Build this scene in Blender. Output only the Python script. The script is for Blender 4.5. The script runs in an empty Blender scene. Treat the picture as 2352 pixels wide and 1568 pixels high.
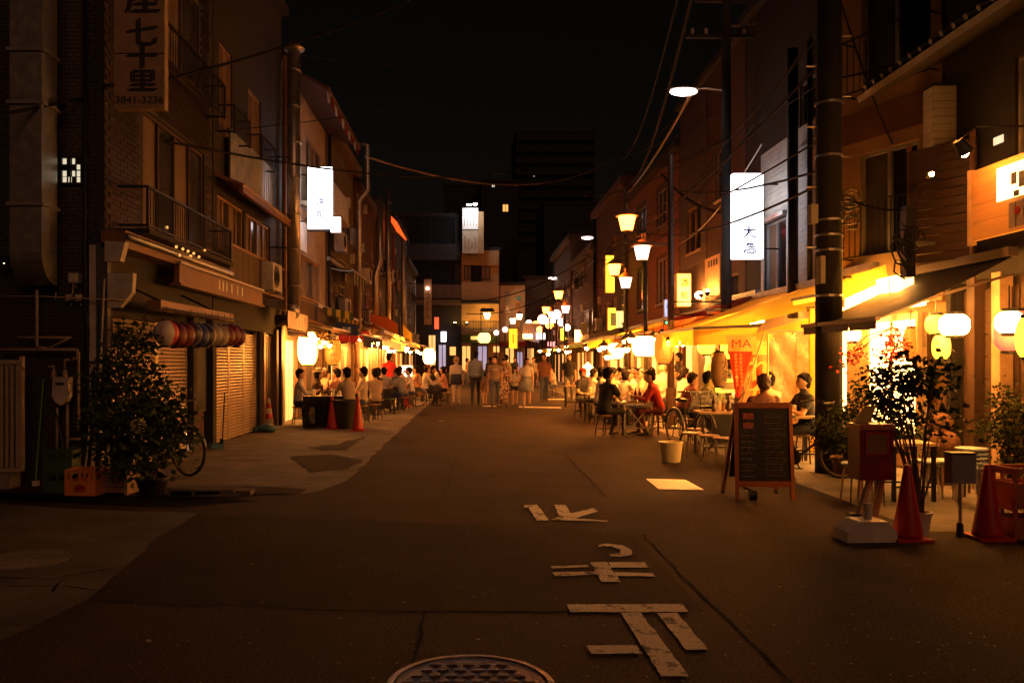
import bpy, bmesh, math, random
from mathutils import Vector, Matrix
R = math.radians
rnd = random.Random(7)
scene = bpy.context.scene
COL = scene.collection

# ---------------------------------------------------------------- camera
K, VX, VY, H = 1900.0, 1085.0, 830.0, 1.48          # focal length in px of a 2352 px wide picture, vanishing point, eye height
cam_d = bpy.data.cameras.new('camera'); cam = bpy.data.objects.new('camera', cam_d); COL.objects.link(cam)
cam.location = (0, 0, H); cam.rotation_euler = (R(90), 0, 0)
cam_d.sensor_width = 36; cam_d.lens = 36 * K / 2352
cam_d.shift_x = (1176 - VX) / 2352; cam_d.shift_y = (VY - 784) / 2352
cam_d.clip_start = 0.05; cam_d.clip_end = 2000
scene.camera = cam

# ---------------------------------------------------------------- night sky, weak warm fill, exposure
SUN_EL, SUN_AZ = R(28), R(160)                       # behind the camera, to the right
world = bpy.data.worlds.new('World'); scene.world = world; world.use_nodes = True
wt = world.node_tree; wt.nodes.clear()
sky = wt.nodes.new('ShaderNodeTexSky'); sky.sky_type = 'NISHITA'; sky.sun_disc = False
sky.sun_elevation = SUN_EL; sky.sun_rotation = SUN_AZ; sky.air_density = 1.0; sky.dust_density = 3.0; sky.ozone_density = 1.0
tint = wt.nodes.new('ShaderNodeMix'); tint.data_type = 'RGBA'; tint.blend_type = 'MULTIPLY'; tint.inputs[0].default_value = 1
tint.inputs[7].default_value = (1.0, 0.50, 0.26, 1)  # town glow on the night sky
bg = wt.nodes.new('ShaderNodeBackground'); bg.inputs[1].default_value = 0.0007
wo = wt.nodes.new('ShaderNodeOutputWorld')
wt.links.new(sky.outputs[0], tint.inputs[6]); wt.links.new(tint.outputs[2], bg.inputs[0]); wt.links.new(bg.outputs[0], wo.inputs[0])
sun_d = bpy.data.lights.new('fill_sun', 'SUN'); sun_d.energy = 0.13; sun_d.angle = R(25); sun_d.color = (1.0, 0.40, 0.19)  # added warm fill, stands for street lamp light from behind the camera
sun = bpy.data.objects.new('fill_sun', sun_d); COL.objects.link(sun)
sun.location = (0, -5, 20); sun.rotation_euler = (R(90) - SUN_EL, 0, R(180) - SUN_AZ)
scene.view_settings.view_transform = 'Standard'; scene.view_settings.look = 'None'
scene.view_settings.exposure = 0.95; scene.view_settings.gamma = 1.0
scene.render.engine = 'CYCLES'
scene.cycles.use_denoising = True
scene.cycles.max_bounces = 6; scene.cycles.diffuse_bounces = 3; scene.cycles.glossy_bounces = 3
scene.cycles.transmission_bounces = 4; scene.cycles.transparent_max_bounces = 8
scene.cycles.caustics_reflective = False; scene.cycles.caustics_refractive = False
scene.cycles.sample_clamp_indirect = 3.0

# ---------------------------------------------------------------- pixel -> place (a pixel gives a direction, the ground / wall / depth gives the distance)
def G(x, y, z=0.0):
    t = (H - z) / (y - VY); return Vector(((x - VX) * t, K * t, z))
def W(X, x, y):
    Y = K * X / (x - VX); return Vector((X, Y, H + (VY - y) * Y / K))
def D(Y, x, y):
    return Vector(((x - VX) * Y / K, Y, H + (VY - y) * Y / K))

# ---------------------------------------------------------------- materials
_mats = {}
def M(name, col=(.5, .5, .5), rough=.7, metal=0.0, var=.22, scale=5.0, bump=.12, bscale=45.0, emit=0.0, ecol=None, alpha=1.0, trans=0.0, spec=.5, kind=None, col2=None, stretch=None, thr=None, glow=0.0, fine=0.0):
    if name in _mats: return _mats[name]
    m = bpy.data.materials.new(name); _mats[name] = m; m.use_nodes = True
    nt = m.node_tree; b = nt.nodes['Principled BSDF']
    b.inputs['Roughness'].default_value = rough; b.inputs['Metallic'].default_value = metal
    b.inputs['Specular IOR Level'].default_value = spec
    c = tuple(col) + (1,)
    tc = nt.nodes.new('ShaderNodeTexCoord'); mp = nt.nodes.new('ShaderNodeMapping')
    nt.links.new(tc.outputs['Object'], mp.inputs[0])
    if stretch: mp.inputs['Scale'].default_value = stretch
    if var > 0 or col2:
        n = nt.nodes.new('ShaderNodeTexNoise'); n.inputs['Scale'].default_value = scale; n.inputs['Detail'].default_value = 6; n.inputs['Roughness'].default_value = .65
        rp = nt.nodes.new('ShaderNodeValToRGB')
        a = tuple(min(1, x * (1 - var)) for x in col) + (1,)
        z = (tuple(col2) + (1,)) if col2 else tuple(min(1, x * (1 + var)) for x in col) + (1,)
        lo, hi = thr or (.32, .68)
        rp.color_ramp.elements[0].position = lo; rp.color_ramp.elements[1].position = hi
        rp.color_ramp.elements[0].color = a; rp.color_ramp.elements[1].color = z
        nt.links.new(mp.outputs[0], n.inputs['Vector']); nt.links.new(n.outputs[0], rp.inputs[0]); nt.links.new(rp.outputs[0], b.inputs['Base Color'])
        if fine > 0:                                 # grit: a second, fine grain over the first
            n3 = nt.nodes.new('ShaderNodeTexNoise'); n3.inputs['Scale'].default_value = 60; n3.inputs['Detail'].default_value = 3
            q = nt.nodes.new('ShaderNodeMapRange'); q.inputs[1].default_value = .3; q.inputs[2].default_value = .7; q.inputs[3].default_value = 1 - fine; q.inputs[4].default_value = 1 + fine
            mu = nt.nodes.new('ShaderNodeMix'); mu.data_type = 'RGBA'; mu.blend_type = 'MULTIPLY'; mu.inputs[0].default_value = 1
            nt.links.new(mp.outputs[0], n3.inputs['Vector']); nt.links.new(n3.outputs[0], q.inputs[0]); nt.links.new(rp.outputs[0], mu.inputs[6]); nt.links.new(q.outputs[0], mu.inputs[7]); nt.links.new(mu.outputs[2], b.inputs['Base Color'])
        mr = nt.nodes.new('ShaderNodeMapRange'); mr.inputs[3].default_value = max(0, rough - .1); mr.inputs[4].default_value = min(1, rough + .12)
        nt.links.new(n.outputs[0], mr.inputs[0]); nt.links.new(mr.outputs[0], b.inputs['Roughness'])
    else:
        b.inputs['Base Color'].default_value = c
    if bump > 0:
        n2 = nt.nodes.new('ShaderNodeTexNoise'); n2.inputs['Scale'].default_value = bscale; n2.inputs['Detail'].default_value = 5
        bp = nt.nodes.new('ShaderNodeBump'); bp.inputs['Strength'].default_value = bump; bp.inputs['Distance'].default_value = .02
        nt.links.new(mp.outputs[0], n2.inputs['Vector']); nt.links.new(n2.outputs[0], bp.inputs['Height']); nt.links.new(bp.outputs[0], b.inputs['Normal'])
    if emit > 0:
        b.inputs['Emission Color'].default_value = tuple(ecol or col) + (1,); b.inputs['Emission Strength'].default_value = emit
    if alpha < 1: b.inputs['Alpha'].default_value = alpha
    if glow > 0:                                     # cloth or paper that lets light through
        tr = nt.nodes.new('ShaderNodeBsdfTranslucent'); tr.inputs[0].default_value = c; mx = nt.nodes.new('ShaderNodeMixShader'); mx.inputs[0].default_value = glow
        nt.links.new(b.outputs[0], mx.inputs[1]); nt.links.new(tr.outputs[0], mx.inputs[2]); nt.links.new(mx.outputs[0], nt.nodes['Material Output'].inputs[0])
    if trans > 0: b.inputs['Transmission Weight'].default_value = trans; b.inputs['IOR'].default_value = 1.25
    return m
def E_(name, ecol=(1, 1, 1), s=1.0, base=(.8, .75, .65)):
    return M(name, base, .6, 0, 0, bump=0, emit=s, ecol=ecol)

# ---------------------------------------------------------------- mesh builder
WM = {}                                              # world matrix of every object (children sit at identity under their thing)
class MB:
    def __init__(s): s.v = []; s.f = []; s.m = []; s.k = 0
    def mat(s, i): s.k = i; return s
    def add(s, vs, fs):
        o = len(s.v); s.v += [Vector(v) for v in vs]; s.f += [tuple(i + o for i in f) for f in fs]; s.m += [s.k] * len(fs); return s
    def box(s, lo, hi):
        x0, y0, z0 = lo; x1, y1, z1 = hi
        return s.add([(x0,y0,z0),(x1,y0,z0),(x1,y1,z0),(x0,y1,z0),(x0,y0,z1),(x1,y0,z1),(x1,y1,z1),(x0,y1,z1)],
                     [(0,3,2,1),(4,5,6,7),(0,1,5,4),(1,2,6,5),(2,3,7,6),(3,0,4,7)])
    def bbox(s, c, size): return s.box([c[i] - size[i] / 2 for i in range(3)], [c[i] + size[i] / 2 for i in range(3)])
    def obox(s, c, size, ax):                        # ax: three unit axes
        o = []
        for sz in (-1, 1):
            for sx, sy in ((-1,-1),(1,-1),(1,1),(-1,1)):
                o.append(Vector(c) + ax[0] * (sx * size[0] / 2) + ax[1] * (sy * size[1] / 2) + ax[2] * (sz * size[2] / 2))
        return s.add(o, [(0,3,2,1),(4,5,6,7),(0,1,5,4),(1,2,6,5),(2,3,7,6),(3,0,4,7)])
    def bar(s, p0, p1, w, t, up=(0, 0, 1)):          # rectangular bar between two points
        p0, p1 = Vector(p0), Vector(p1); d = (p1 - p0); L = d.length; d.normalize()
        u = Vector(up); sd = d.cross(u)
        if sd.length < 1e-4: sd = d.cross(Vector((0, 1, 0)))
        sd.normalize(); n = sd.cross(d)
        return s.obox((p0 + p1) / 2, (L, w, t), (d, sd, n))
    def cyl(s, p0, p1, r0, r1=None, n=10, cap=True):
        r1 = r0 if r1 is None else r1
        p0, p1 = Vector(p0), Vector(p1); d = (p1 - p0).normalized()
        a = d.cross(Vector((0, 0, 1)) if abs(d.z) < .9 else Vector((1, 0, 0))).normalized(); b = d.cross(a)
        vs = []
        for p, r in ((p0, r0), (p1, r1)):
            for i in range(n):
                t = 2 * math.pi * i / n; vs.append(p + (a * math.cos(t) + b * math.sin(t)) * r)
        fs = [(i, (i + 1) % n, n + (i + 1) % n, n + i) for i in range(n)]
        if cap: fs += [tuple(range(n - 1, -1, -1)), tuple(range(n, 2 * n))]
        return s.add(vs, fs)
    def tube(s, pts, r, n=6, closed=False):
        pts = [Vector(p) for p in pts]; N = len(pts); vs = []; a = None
        rr = r if isinstance(r, (list, tuple)) else [r] * N
        for i, p in enumerate(pts):
            if closed: d = (pts[(i + 1) % N] - pts[i - 1]).normalized()
            else: d = ((pts[min(i + 1, N - 1)] - pts[max(i - 1, 0)])).normalized()
            if a is None: a = d.cross(Vector((0, 0, 1)) if abs(d.z) < .9 else Vector((1, 0, 0))).normalized()
            else:
                a = a - d * a.dot(d)
                a = a.normalized() if a.length > 1e-6 else d.cross(Vector((1, 0, .3))).normalized()
            b = d.cross(a)
            for k in range(n):
                t = 2 * math.pi * k / n; vs.append(p + (a * math.cos(t) + b * math.sin(t)) * rr[i])
        fs = []
        for i in range(N if closed else N - 1):
            j = (i + 1) % N
            fs += [(i*n+k, i*n+(k+1)%n, j*n+(k+1)%n, j*n+k) for k in range(n)]
        if not closed: fs += [tuple(range(n - 1, -1, -1)), tuple(range((N-1)*n, N*n))]
        return s.add(vs, fs)
    def lathe(s, prof, c=(0, 0, 0), n=16, axis='z', cap=True):
        vs = []; c = Vector(c)
        for r, z in prof:
            for i in range(n):
                t = 2 * math.pi * i / n; x, y = r * math.cos(t), r * math.sin(t)
                vs.append(c + (Vector((x, y, z)) if axis == 'z' else Vector((z, x, y)) if axis == 'x' else Vector((x, z, y))))
        N = len(prof)
        fs = [(j*n+i, j*n+(i+1)%n, (j+1)*n+(i+1)%n, (j+1)*n+i) for j in range(N - 1) for i in range(n)]
        if cap: fs += [tuple(range(n - 1, -1, -1)), tuple(range((N-1)*n, N*n))]
        return s.add(vs, fs)
    def ball(s, c, r, nu=12, nv=8, rot=None):
        if not isinstance(r, (tuple, list)): r = (r, r, r)
        c = Vector(c); vs = []; 
        for j in range(1, nv):
            ph = math.pi * j / nv
            for i in range(nu):
                t = 2 * math.pi * i / nu
                p = Vector((r[0]*math.sin(ph)*math.cos(t), r[1]*math.sin(ph)*math.sin(t), r[2]*math.cos(ph)))
                vs.append(c + (rot @ p if rot else p))
        top = len(vs); q = Vector((0, 0, r[2])); vs += [c + (rot @ q if rot else q), c - (rot @ q if rot else q)]
        fs = [(j*nu+i, (j+1)*nu+i, (j+1)*nu+(i+1)%nu, j*nu+(i+1)%nu) for j in range(nv - 2) for i in range(nu)]
        fs += [(top, i, (i + 1) % nu) for i in range(nu)]
        o = (nv - 2) * nu; fs += [(top + 1, o + (i + 1) % nu, o + i) for i in range(nu)]
        return s.add(vs, fs)
    def prism(s, pts, d):                            # polygon extruded along d
        pts = [Vector(p) for p in pts]; d = Vector(d); n = len(pts)
        return s.add(pts + [p + d for p in pts], [tuple(range(n - 1, -1, -1)), tuple(range(n, 2 * n))] + [(i, (i+1) % n, n + (i+1) % n, n + i) for i in range(n)])
    def plate(s, pts, t):                            # quad with thickness t along its normal
        pts = [Vector(p) for p in pts]; nrm = (pts[1] - pts[0]).cross(pts[-1] - pts[0]).normalized(); return s.prism(pts, nrm * t)
    def build(s, name, mats, parent=None, smooth=False, world=True, origin=None):
        me = bpy.data.meshes.new(name); vs = s.v
        o = bpy.data.objects.new(name, me); COL.objects.link(o)
        if parent is not None:
            if world: inv = WM[parent].inverted(); vs = [inv @ v for v in vs]
            o.parent = parent; WM[o] = WM[parent]
        else:
            if origin is None:
                xs = [v.x for v in vs]; ys = [v.y for v in vs]; zs = [v.z for v in vs]
                origin = Vector(((min(xs)+max(xs))/2, (min(ys)+max(ys))/2, min(zs)))
            origin = Vector(origin); vs = [v - origin for v in vs]; o.location = origin; WM[o] = Matrix.Translation(origin)
        me.from_pydata([tuple(v) for v in vs], [], s.f)
        for mt in (mats if isinstance(mats, (list, tuple)) else [mats]): me.materials.append(mt)
        if isinstance(mats, (list, tuple)) and len(mats) > 1: me.polygons.foreach_set('material_index', s.m)
        if smooth: me.polygons.foreach_set('use_smooth', [True] * len(me.polygons))
        me.update()
        return o
def tag(o, label=None, cat=None, group=None, kind=None):
    if label: o['label'] = label
    if cat: o['category'] = cat
    if group: o['group'] = group
    if kind: o['kind'] = kind
    return o
def thing(name, label, cat, loc=(0, 0, 0), rz=0.0, group=None):
    o = bpy.data.objects.new(name, None); COL.objects.link(o); o.empty_display_size = .1
    o.location = loc; o.rotation_euler = (0, 0, rz); WM[o] = Matrix.Translation(Vector(loc)) @ Matrix.Rotation(rz, 4, 'Z')
    return tag(o, label, cat, group)
def kids(o): return KIDS.get(o) or [c for c in o.children]
KIDS = {}
def copy_tree(o, parent=None):
    c = o.copy(); COL.objects.link(c); c.parent = parent
    for ch in list(o.children): copy_tree(ch, c)
    return c
def dup(root, loc, rz=0.0, label=None, group=None, s=None):
    c = copy_tree(root); c.location = loc; c.rotation_euler = (0, 0, rz)
    if s: c.scale = (s, s, s)
    WM[c] = Matrix.Translation(Vector(loc)) @ Matrix.Rotation(rz, 4, 'Z')
    if label: c['label'] = label
    if group: c['group'] = group
    return c
def struct(o): o['kind'] = 'structure'; return o
def piece(mesh, name, parent, loc, rot=(0, 0, 0)):   # cheap repeated piece sharing one mesh; world loc
    o = bpy.data.objects.new(name, mesh); COL.objects.link(o); o.parent = parent
    inv = WM[parent].inverted(); o.location = inv @ Vector(loc); o.rotation_euler = rot; return o
def mesh_only(mb, name, mats):
    me = bpy.data.meshes.new(name); me.from_pydata([tuple(v) for v in mb.v], [], mb.f)
    for mt in (mats if isinstance(mats, (list, tuple)) else [mats]): me.materials.append(mt)
    if isinstance(mats, (list, tuple)) and len(mats) > 1: me.polygons.foreach_set('material_index', mb.m)
    return me

# ---------------------------------------------------------------- text and remeshing in a side scene
_tmp = bpy.data.scenes.new('workbench')
def evaluated(o):
    _tmp.collection.objects.link(o); vl = _tmp.view_layers[0]; vl.update()
    me = bpy.data.meshes.new_from_object(o.evaluated_get(vl.depsgraph)); _tmp.collection.objects.unlink(o); return me
_txt = {}
def glyphs(body):
    if body in _txt: return _txt[body]
    c = bpy.data.curves.new('t', 'FONT'); c.body = body; c.align_x = 'CENTER'; c.resolution_u = 3; c.space_line = .95
    o = bpy.data.objects.new('t', c); me = evaluated(o)
    vs = [Vector((v.co.x, v.co.y)) for v in me.vertices]; fs = [tuple(p.vertices) for p in me.polygons]
    x0 = min(v.x for v in vs); x1 = max(v.x for v in vs); y0 = min(v.y for v in vs); y1 = max(v.y for v in vs)
    vs = [((v.x - (x0 + x1) / 2) / max(x1 - x0, 1e-5), (v.y - (y0 + y1) / 2) / max(y1 - y0, 1e-5)) for v in vs]
    bpy.data.objects.remove(o); bpy.data.curves.remove(c); bpy.data.meshes.remove(me)
    _txt[body] = (vs, fs); return _txt[body]
def write(body, mat, parent, c, right, up, w, h, off=.006, name='lettering', bold=0.0):
    vs, fs = glyphs(body); right = Vector(right).normalized(); up = Vector(up).normalized(); n = right.cross(up); c = Vector(c) + n * off
    mb = MB(); mb.add([c + right * (x * w) + up * (y * h) for x, y in vs], fs)
    if bold: mb.add([c + right * (x * w + bold) + up * (y * h + bold * .5) + n * .002 for x, y in vs], fs)
    return mb.build(name, mat, parent)
def write_round(body, mat, parent, c, rad, ang, w, h, prof=None, name='lettering'):   # on an upright lantern; ang = direction faced
    vs, fs = glyphs(body); c = Vector(c); out = []
    for x, y in vs:
        z = y * h; rr = rad(z) if callable(rad) else rad
        a = ang + x * w / max(rr, .01); out.append(c + Vector((math.cos(a) * (rr + .006), math.sin(a) * (rr + .006), z)))
    mb = MB(); mb.add(out, fs); return mb.build(name, mat, parent)
# ================================================================ materials
asphalt = M('asphalt', (.047, .029, .022), .85, 0, .5, .8, 1.0, 110, fine=.85, spec=.22)
asphalt_dark = M('asphalt_dark', (.032, .021, .017), .88, 0, .45, 1.0, 1.0, 110, fine=.8, spec=.2)
concrete = M('concrete', (.21, .18, .155), .85, 0, .4, 1.6, .45, 60, col2=(.27, .24, .21), fine=.3, spec=.2)
concrete_old = M('concrete_old', (.125, .107, .095), .88, 0, .45, 1.2, .5, 50, col2=(.17, .15, .135), fine=.35, spec=.2)
tar = M('tar', (.008, .007, .007), .95, 0, .2, spec=.05)
paint = M('road_paint', (.78, .72, .64), .8, 0, .75, 6.0, .3, 90, col2=(.80, .74, .66), thr=(.40, .46), fine=.3, spec=.2)
iron = M('iron', (.16, .12, .10), .38, .85, .3, 9, .2)
steel_plate = M('steel_plate', (.80, .74, .66), .42, .7, .15, 6, .12)
black_metal = M('black_metal', (.018, .017, .018), .45, .4, .2)
dark_wood = M('dark_wood', (.06, .033, .02), .6, 0, .35, 3, .3, 30, stretch=(1, 1, .15))
wood = M('wood', (.30, .17, .085), .6, 0, .3, 4, .25, 30)
pale_wood = M('pale_wood', (.48, .32, .19), .6, 0, .25, 4, .2, 30)
white_paint = M('white_paint', (.72, .70, .66), .6, 0, .12, 3, .08)
dirty_white = M('dirty_white', (.50, .46, .40), .7, 0, .35, 2.2, .15)
grey_paint = M('grey_paint', (.22, .22, .23), .6, 0, .2)
slate_blue = M('slate_blue', (.07, .075, .095), .6, 0, .2)
chrome = M('chrome', (.62, .60, .57), .22, 1.0, .06, 8, 0)
galv = M('galvanised', (.42, .41, .40), .4, .8, .2, 7, .1)
brass_duct = M('tin_duct', (.40, .36, .31), .34, .85, .2, 5, .08)
red_plastic = M('red_plastic', (.46, .022, .014), .42, 0, .12, 6, .04)
red_paint = M('red_paint', (.20, .010, .009), .35, 0, .2, 6, .05)
blue_plastic = M('blue_plastic', (.05, .13, .20), .5, 0, .15)
orange_plastic = M('orange_plastic', (.72, .25, .03), .5, 0, .2, 5, .05)
green_plastic = M('green_plastic', (.035, .085, .035), .5, 0, .2)
yellow_plastic = M('yellow_plastic', (.80, .70, .40), .5, 0, .1)
black_plastic = M('black_plastic', (.012, .012, .013), .38, 0, .2)
black_bag = M('black_bag', (.010, .010, .012), .25, 0, .2, 6, .8, 14)
rubber = M('rubber', (.014, .013, .013), .7, 0, .15)
glass_dark = M('glass_dark', (.012, .012, .014), .08, 0, .2, 2, 0)
glass_curtain = M('glass_curtain', (.17, .115, .075), .45, 0, .25, 3, .1, 10, stretch=(6, 6, .3))
glass_dim = M('glass_dim', (.055, .050, .048), .15, 0, .25, 2, .05)
tile_dark = M('tile_dark', (.05, .043, .040), .38, 0, .4, 11, .12)
tile_brown = M('tile_brown', (0.036, 0.023, 0.017), .32, 0, .45, 12, .12)
mortar = M('mortar', (.035, .032, .03), .9, 0, .2)
plaster_brown = M('plaster_brown', (0.104, 0.068, 0.040), .85, 0, .25, 1.5, .2)
plaster_yellow = M('plaster_yellow', (0.345, 0.217, 0.090), .85, 0, .2, 1.4, .2)
plaster_orange = M('plaster_band', (0.150, 0.065, 0.030), .85, 0, .25, 1.4, .2)
plaster_red = M('plaster_red', (0.075, 0.032, 0.021), .85, 0, .3, 1.5, .2)
plaster_grey = M('plaster_grey', (0.064, 0.054, 0.046), .85, 0, .3, 1.3, .2)
plaster_dark = M('plaster_dark', (0.020, 0.017, 0.015), .85, 0, .3, 1.3, .2)
plaster_cream = M('plaster_cream', (.40, .31, .21), .85, 0, .2, 1.5, .2)
siding_white = M('siding_white', (0.480, 0.456, 0.416), .6, 0, .15, 4, .1)
siding_brown = M('siding_brown', (0.070, 0.041, 0.025), .65, 0, .25, 4, .15)
corrugated = M('corrugated_tin', (.45, .45, .44), .42, .5, .25, 3, .05)
shutter_mat = M('shutter_tin', (.43, .33, .23), .40, .35, .22, 3, .06)
fascia = M('fascia', (.20, .095, .05), .5, 0, .25, 3, .1)
rust = M('rusty_white', (.62, .52, .40), .65, .1, .35, 5, .2, col2=(.35, .16, .07), thr=(.45, .78))
canvas_yellow = M('canvas_yellow', (.85, .60, .08), .7, 0, .12, 5, .15, glow=.7)
canvas_orange = M('canvas_orange', (.60, .17, .03), .7, 0, .15, 5, .15, glow=.7)
canvas_brown = M('canvas_brown', (.16, .085, .05), .7, 0, .2, 5, .15, glow=.7)
canvas_black = M('canvas_black', (.022, .017, .016), .6, 0, .2, 5, .15)
canvas_blue = M('canvas_blue', (.05, .075, .17), .7, 0, .15, 5, .15, glow=.7)
canvas_green = M('canvas_green', (.10, .14, .045), .7, 0, .15, 5, .15, glow=.7)
canvas_red = M('canvas_red', (.40, .04, .025), .7, 0, .15, 5, .15, glow=.7)
canvas_white = M('canvas_white', (.68, .64, .58), .7, 0, .15, 5, .15, glow=.7)
cloth_banner = M('banner_red', (.62, .085, .03), .75, 0, .12, 3, .3, 12, glow=.7)
ink = M('ink', (.02, .017, .015), .6, 0, 0, bump=0)
ink_blue = M('ink_blue', (.03, .04, .25), .6, 0, 0, bump=0, emit=.05, ecol=(.2, .25, .8))
letter_white = M('letter_white', (.78, .74, .66), .6, 0, 0, bump=0)
letter_red = M('letter_red', (.62, .06, .03), .6, 0, 0, bump=0)
letter_yellow = M('letter_yellow', (.85, .62, .12), .6, 0, 0, bump=0)
chalk = M('chalk', (.40, .36, .33), .9, 0, .5, 30, 0)
chalk_red = M('chalk_red', (.42, .12, .10), .9, 0, .5, 30, 0)
blackboard_mat = M('blackboard', (.012, .014, .014), .6, 0, .5, 3, .05)
soil = M('soil', (.04, .025, .016), .95, 0, .3, 20, .6)
bark = M('bark', (.085, .055, .035), .9, 0, .3, 14, .6, 30)
# light givers
WARM = (1.0, .30, .042)
e_bulb = E_('lit_bulb', WARM, 330.0)
e_bulb_w = E_('lit_bulb_white', (1.0, .38, .075), 240.0)
e_sign_white = E_('lit_sign_white', (.92, .92, 1.0), 2.2); e_sign_left = E_('lit_sign_left', (.94, .94, 1.0), 2.6)
e_sign_yellow = E_('lit_sign_yellow', (1.0, .55, .02), 2.0)
e_sign_warm = E_('lit_sign_warm', (1.0, .35, .05), 24.0)
e_lantern_white = E_('lit_lantern_white', (1.0, .34, .048), 20.0)
e_lantern_yellow = E_('lit_lantern_yellow', (1.0, .42, .02), 3.4, (.75, .45, .08))
e_lantern_orange = E_('lit_lantern_orange', (1.0, .16, .01), .9, (.40, .05, .01)); e_lantern_near = E_('lit_lantern_near', (1.0, .36, .055), 90.0)
e_lantern_red = E_('lit_lantern_red', (1.0, .04, .01), .12, (.28, .015, .01))
e_lantern_pink = E_('lit_lantern_pink', (1.0, .12, .07), .7, (.7, .2, .15))
e_street = E_('lit_street_tube', (1.0, .72, .62), 5.0)
e_lamp_orange = E_('lit_sodium', (1.0, .15, .010), 24.0)
e_lamp_white = E_('lit_mercury', (1.0, .52, .34), 4.0)
e_win_cool = E_('lit_window_cool', (.95, .85, .6), .4)
e_win_warm = E_('lit_window_warm', (1.0, .42, .10), .7)
e_tube = E_('lit_tube', (1.0, .34, .05), 220.0)
e_green = E_('lit_green', (.05, 1.0, .35), 2.0)
e_blue = E_('lit_blue', (.35, .55, 1.0), .6)
e_door = E_('lit_doorway', (1.0, .40, .06), 2.0)
e_vend = E_('lit_vending', (.5, .6, 1.0), .22)

# ================================================================ ground
mb = MB(); mb.add([(-150, -40, 0), (150, -40, 0), (150, 260, 0), (-150, 260, 0)], [(0, 1, 2, 3)])
struct(mb.build('road', asphalt))
def jag(pts, step=.25, amp=.05, seed=1):
    r = random.Random(seed); out = []
    for i, p in enumerate(pts):
        q = pts[(i + 1) % len(pts)]; L = (q - p).length; n = max(1, int(L / step))
        for k in range(n):
            v = p.lerp(q, k / n)
            if k: v = v + Vector((r.uniform(-amp, amp), r.uniform(-amp, amp), 0))
            out.append(v)
    return out
def sheet(name, pts, z, mat, amp=.04, step=.25, seed=1):
    mb = MB(); p = [Vector((q.x, q.y, z)) for q in jag(pts, step, amp, seed)]
    mb.add(p, [tuple(range(len(p)))]); return struct(mb.build(name, mat))
V2 = lambda x, y: Vector((x, y, 0))
# concrete apron in front of the left row and the cross street's old concrete
sheet('pavement', [V2(-4.6, 10.0), G(690, 1136), G(735, 1128), V2(-1.56, 10.3), V2(-1.58, 16), V2(-1.5, 30), V2(-1.45, 64), V2(-4.6, 64)], .004, concrete, .05, .3, 3)
sheet('side_street', [G(-700, 1158), G(0, 1158), G(240, 1172), G(455, 1178), G(415, 1205), G(345, 1245), G(300, 1290), G(200, 1378), G(90, 1432), G(-60, 1500), G(-900, 1800)], .004, concrete_old, .03, .3, 5)
sheet('gutter_strip', [G(-700, 1132), G(0, 1132), G(420, 1140), G(600, 1150), G(410, 1166), G(240, 1160), G(0, 1148), G(-700, 1148)], .003, tar, .02, .3, 6)
sheet('pavement_right', [V2(3.95, 7.2), V2(3.95, 14), V2(4.05, 22), V2(4.0, 64), V2(6.8, 64), V2(6.8, 7.2)], .004, concrete, .02, .4, 8)
# resurfaced trench, patches
sheet('asphalt_patch', [G(455, 1180), G(980, 1200), G(1460, 1232), G(1620, 1402), G(980, 1404), G(205, 1380), G(310, 1285), G(350, 1245)], .002, asphalt_dark, .03, .3, 9)
sheet('asphalt_patch', [G(665, 1048), G(760, 1044), G(835, 1058), G(800, 1078), G(715, 1086), G(690, 1068)], .008, asphalt_dark, .05, .12, 10)
sheet('asphalt_patch', [G(560, 1116), G(650, 1120), G(705, 1124), G(690, 1134), G(600, 1136), G(553, 1128)], .008, asphalt_dark, .04, .12, 11)
sheet('asphalt_patch', [G(700, 1028), G(780, 1020), G(845, 1000), G(800, 1034), G(740, 1036)], .008, asphalt_dark, .05, .12, 12)
# seams and cracks
def seam(pts, w=.012, seed=1, amp=.012):
    r = random.Random(seed); P = []
    for i in range(len(pts) - 1):
        n = max(2, int((pts[i + 1] - pts[i]).length / .12))
        for k in range(n): P.append(pts[i].lerp(pts[i + 1], k / n) + Vector((r.uniform(-amp, amp), r.uniform(-amp, amp), 0)))
    P.append(pts[-1]); vs = []; fs = []
    for i, p in enumerate(P):
        d = (P[min(i + 1, len(P) - 1)] - P[max(i - 1, 0)]).normalized(); s = Vector((-d.y, d.x, 0)) * w * r.uniform(.4, 1.2) / 2
        vs += [p + s + Vector((0, 0, .006)), p - s + Vector((0, 0, .006))]
        if i: fs.append((2 * i - 2, 2 * i - 1, 2 * i + 1, 2 * i))
    mb = MB(); mb.add(vs, fs); struct(mb.build('road_seam', tar))
seam([G(1297, 1043), G(1394, 1143)], .014, 1); seam([G(1477, 1230), G(1555, 1310), G(1762, 1514), G(1900, 1650)], .016, 2)
seam([G(700, 1402), G(980, 1405), G(1310, 1403), G(1345, 1408)], .018, 3); seam([G(978, 1405), G(955, 1500), G(935, 1620)], .014, 4)
seam([G(1052, 1040), G(1020, 1140)], .010, 5); seam([G(1000, 1202), G(1180, 1207), G(1480, 1229)], .010, 6)
seam([G(0, 1325), G(130, 1330), G(260, 1305)], .02, 7, .03); seam([G(20, 1350), G(150, 1345), G(240, 1360)], .02, 8, .03); seam([G(150, 1330), G(120, 1360)], .02, 9, .03)
seam([G(430, 1146), G(330, 1150), G(180, 1140)], .03, 10, .02)
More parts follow.
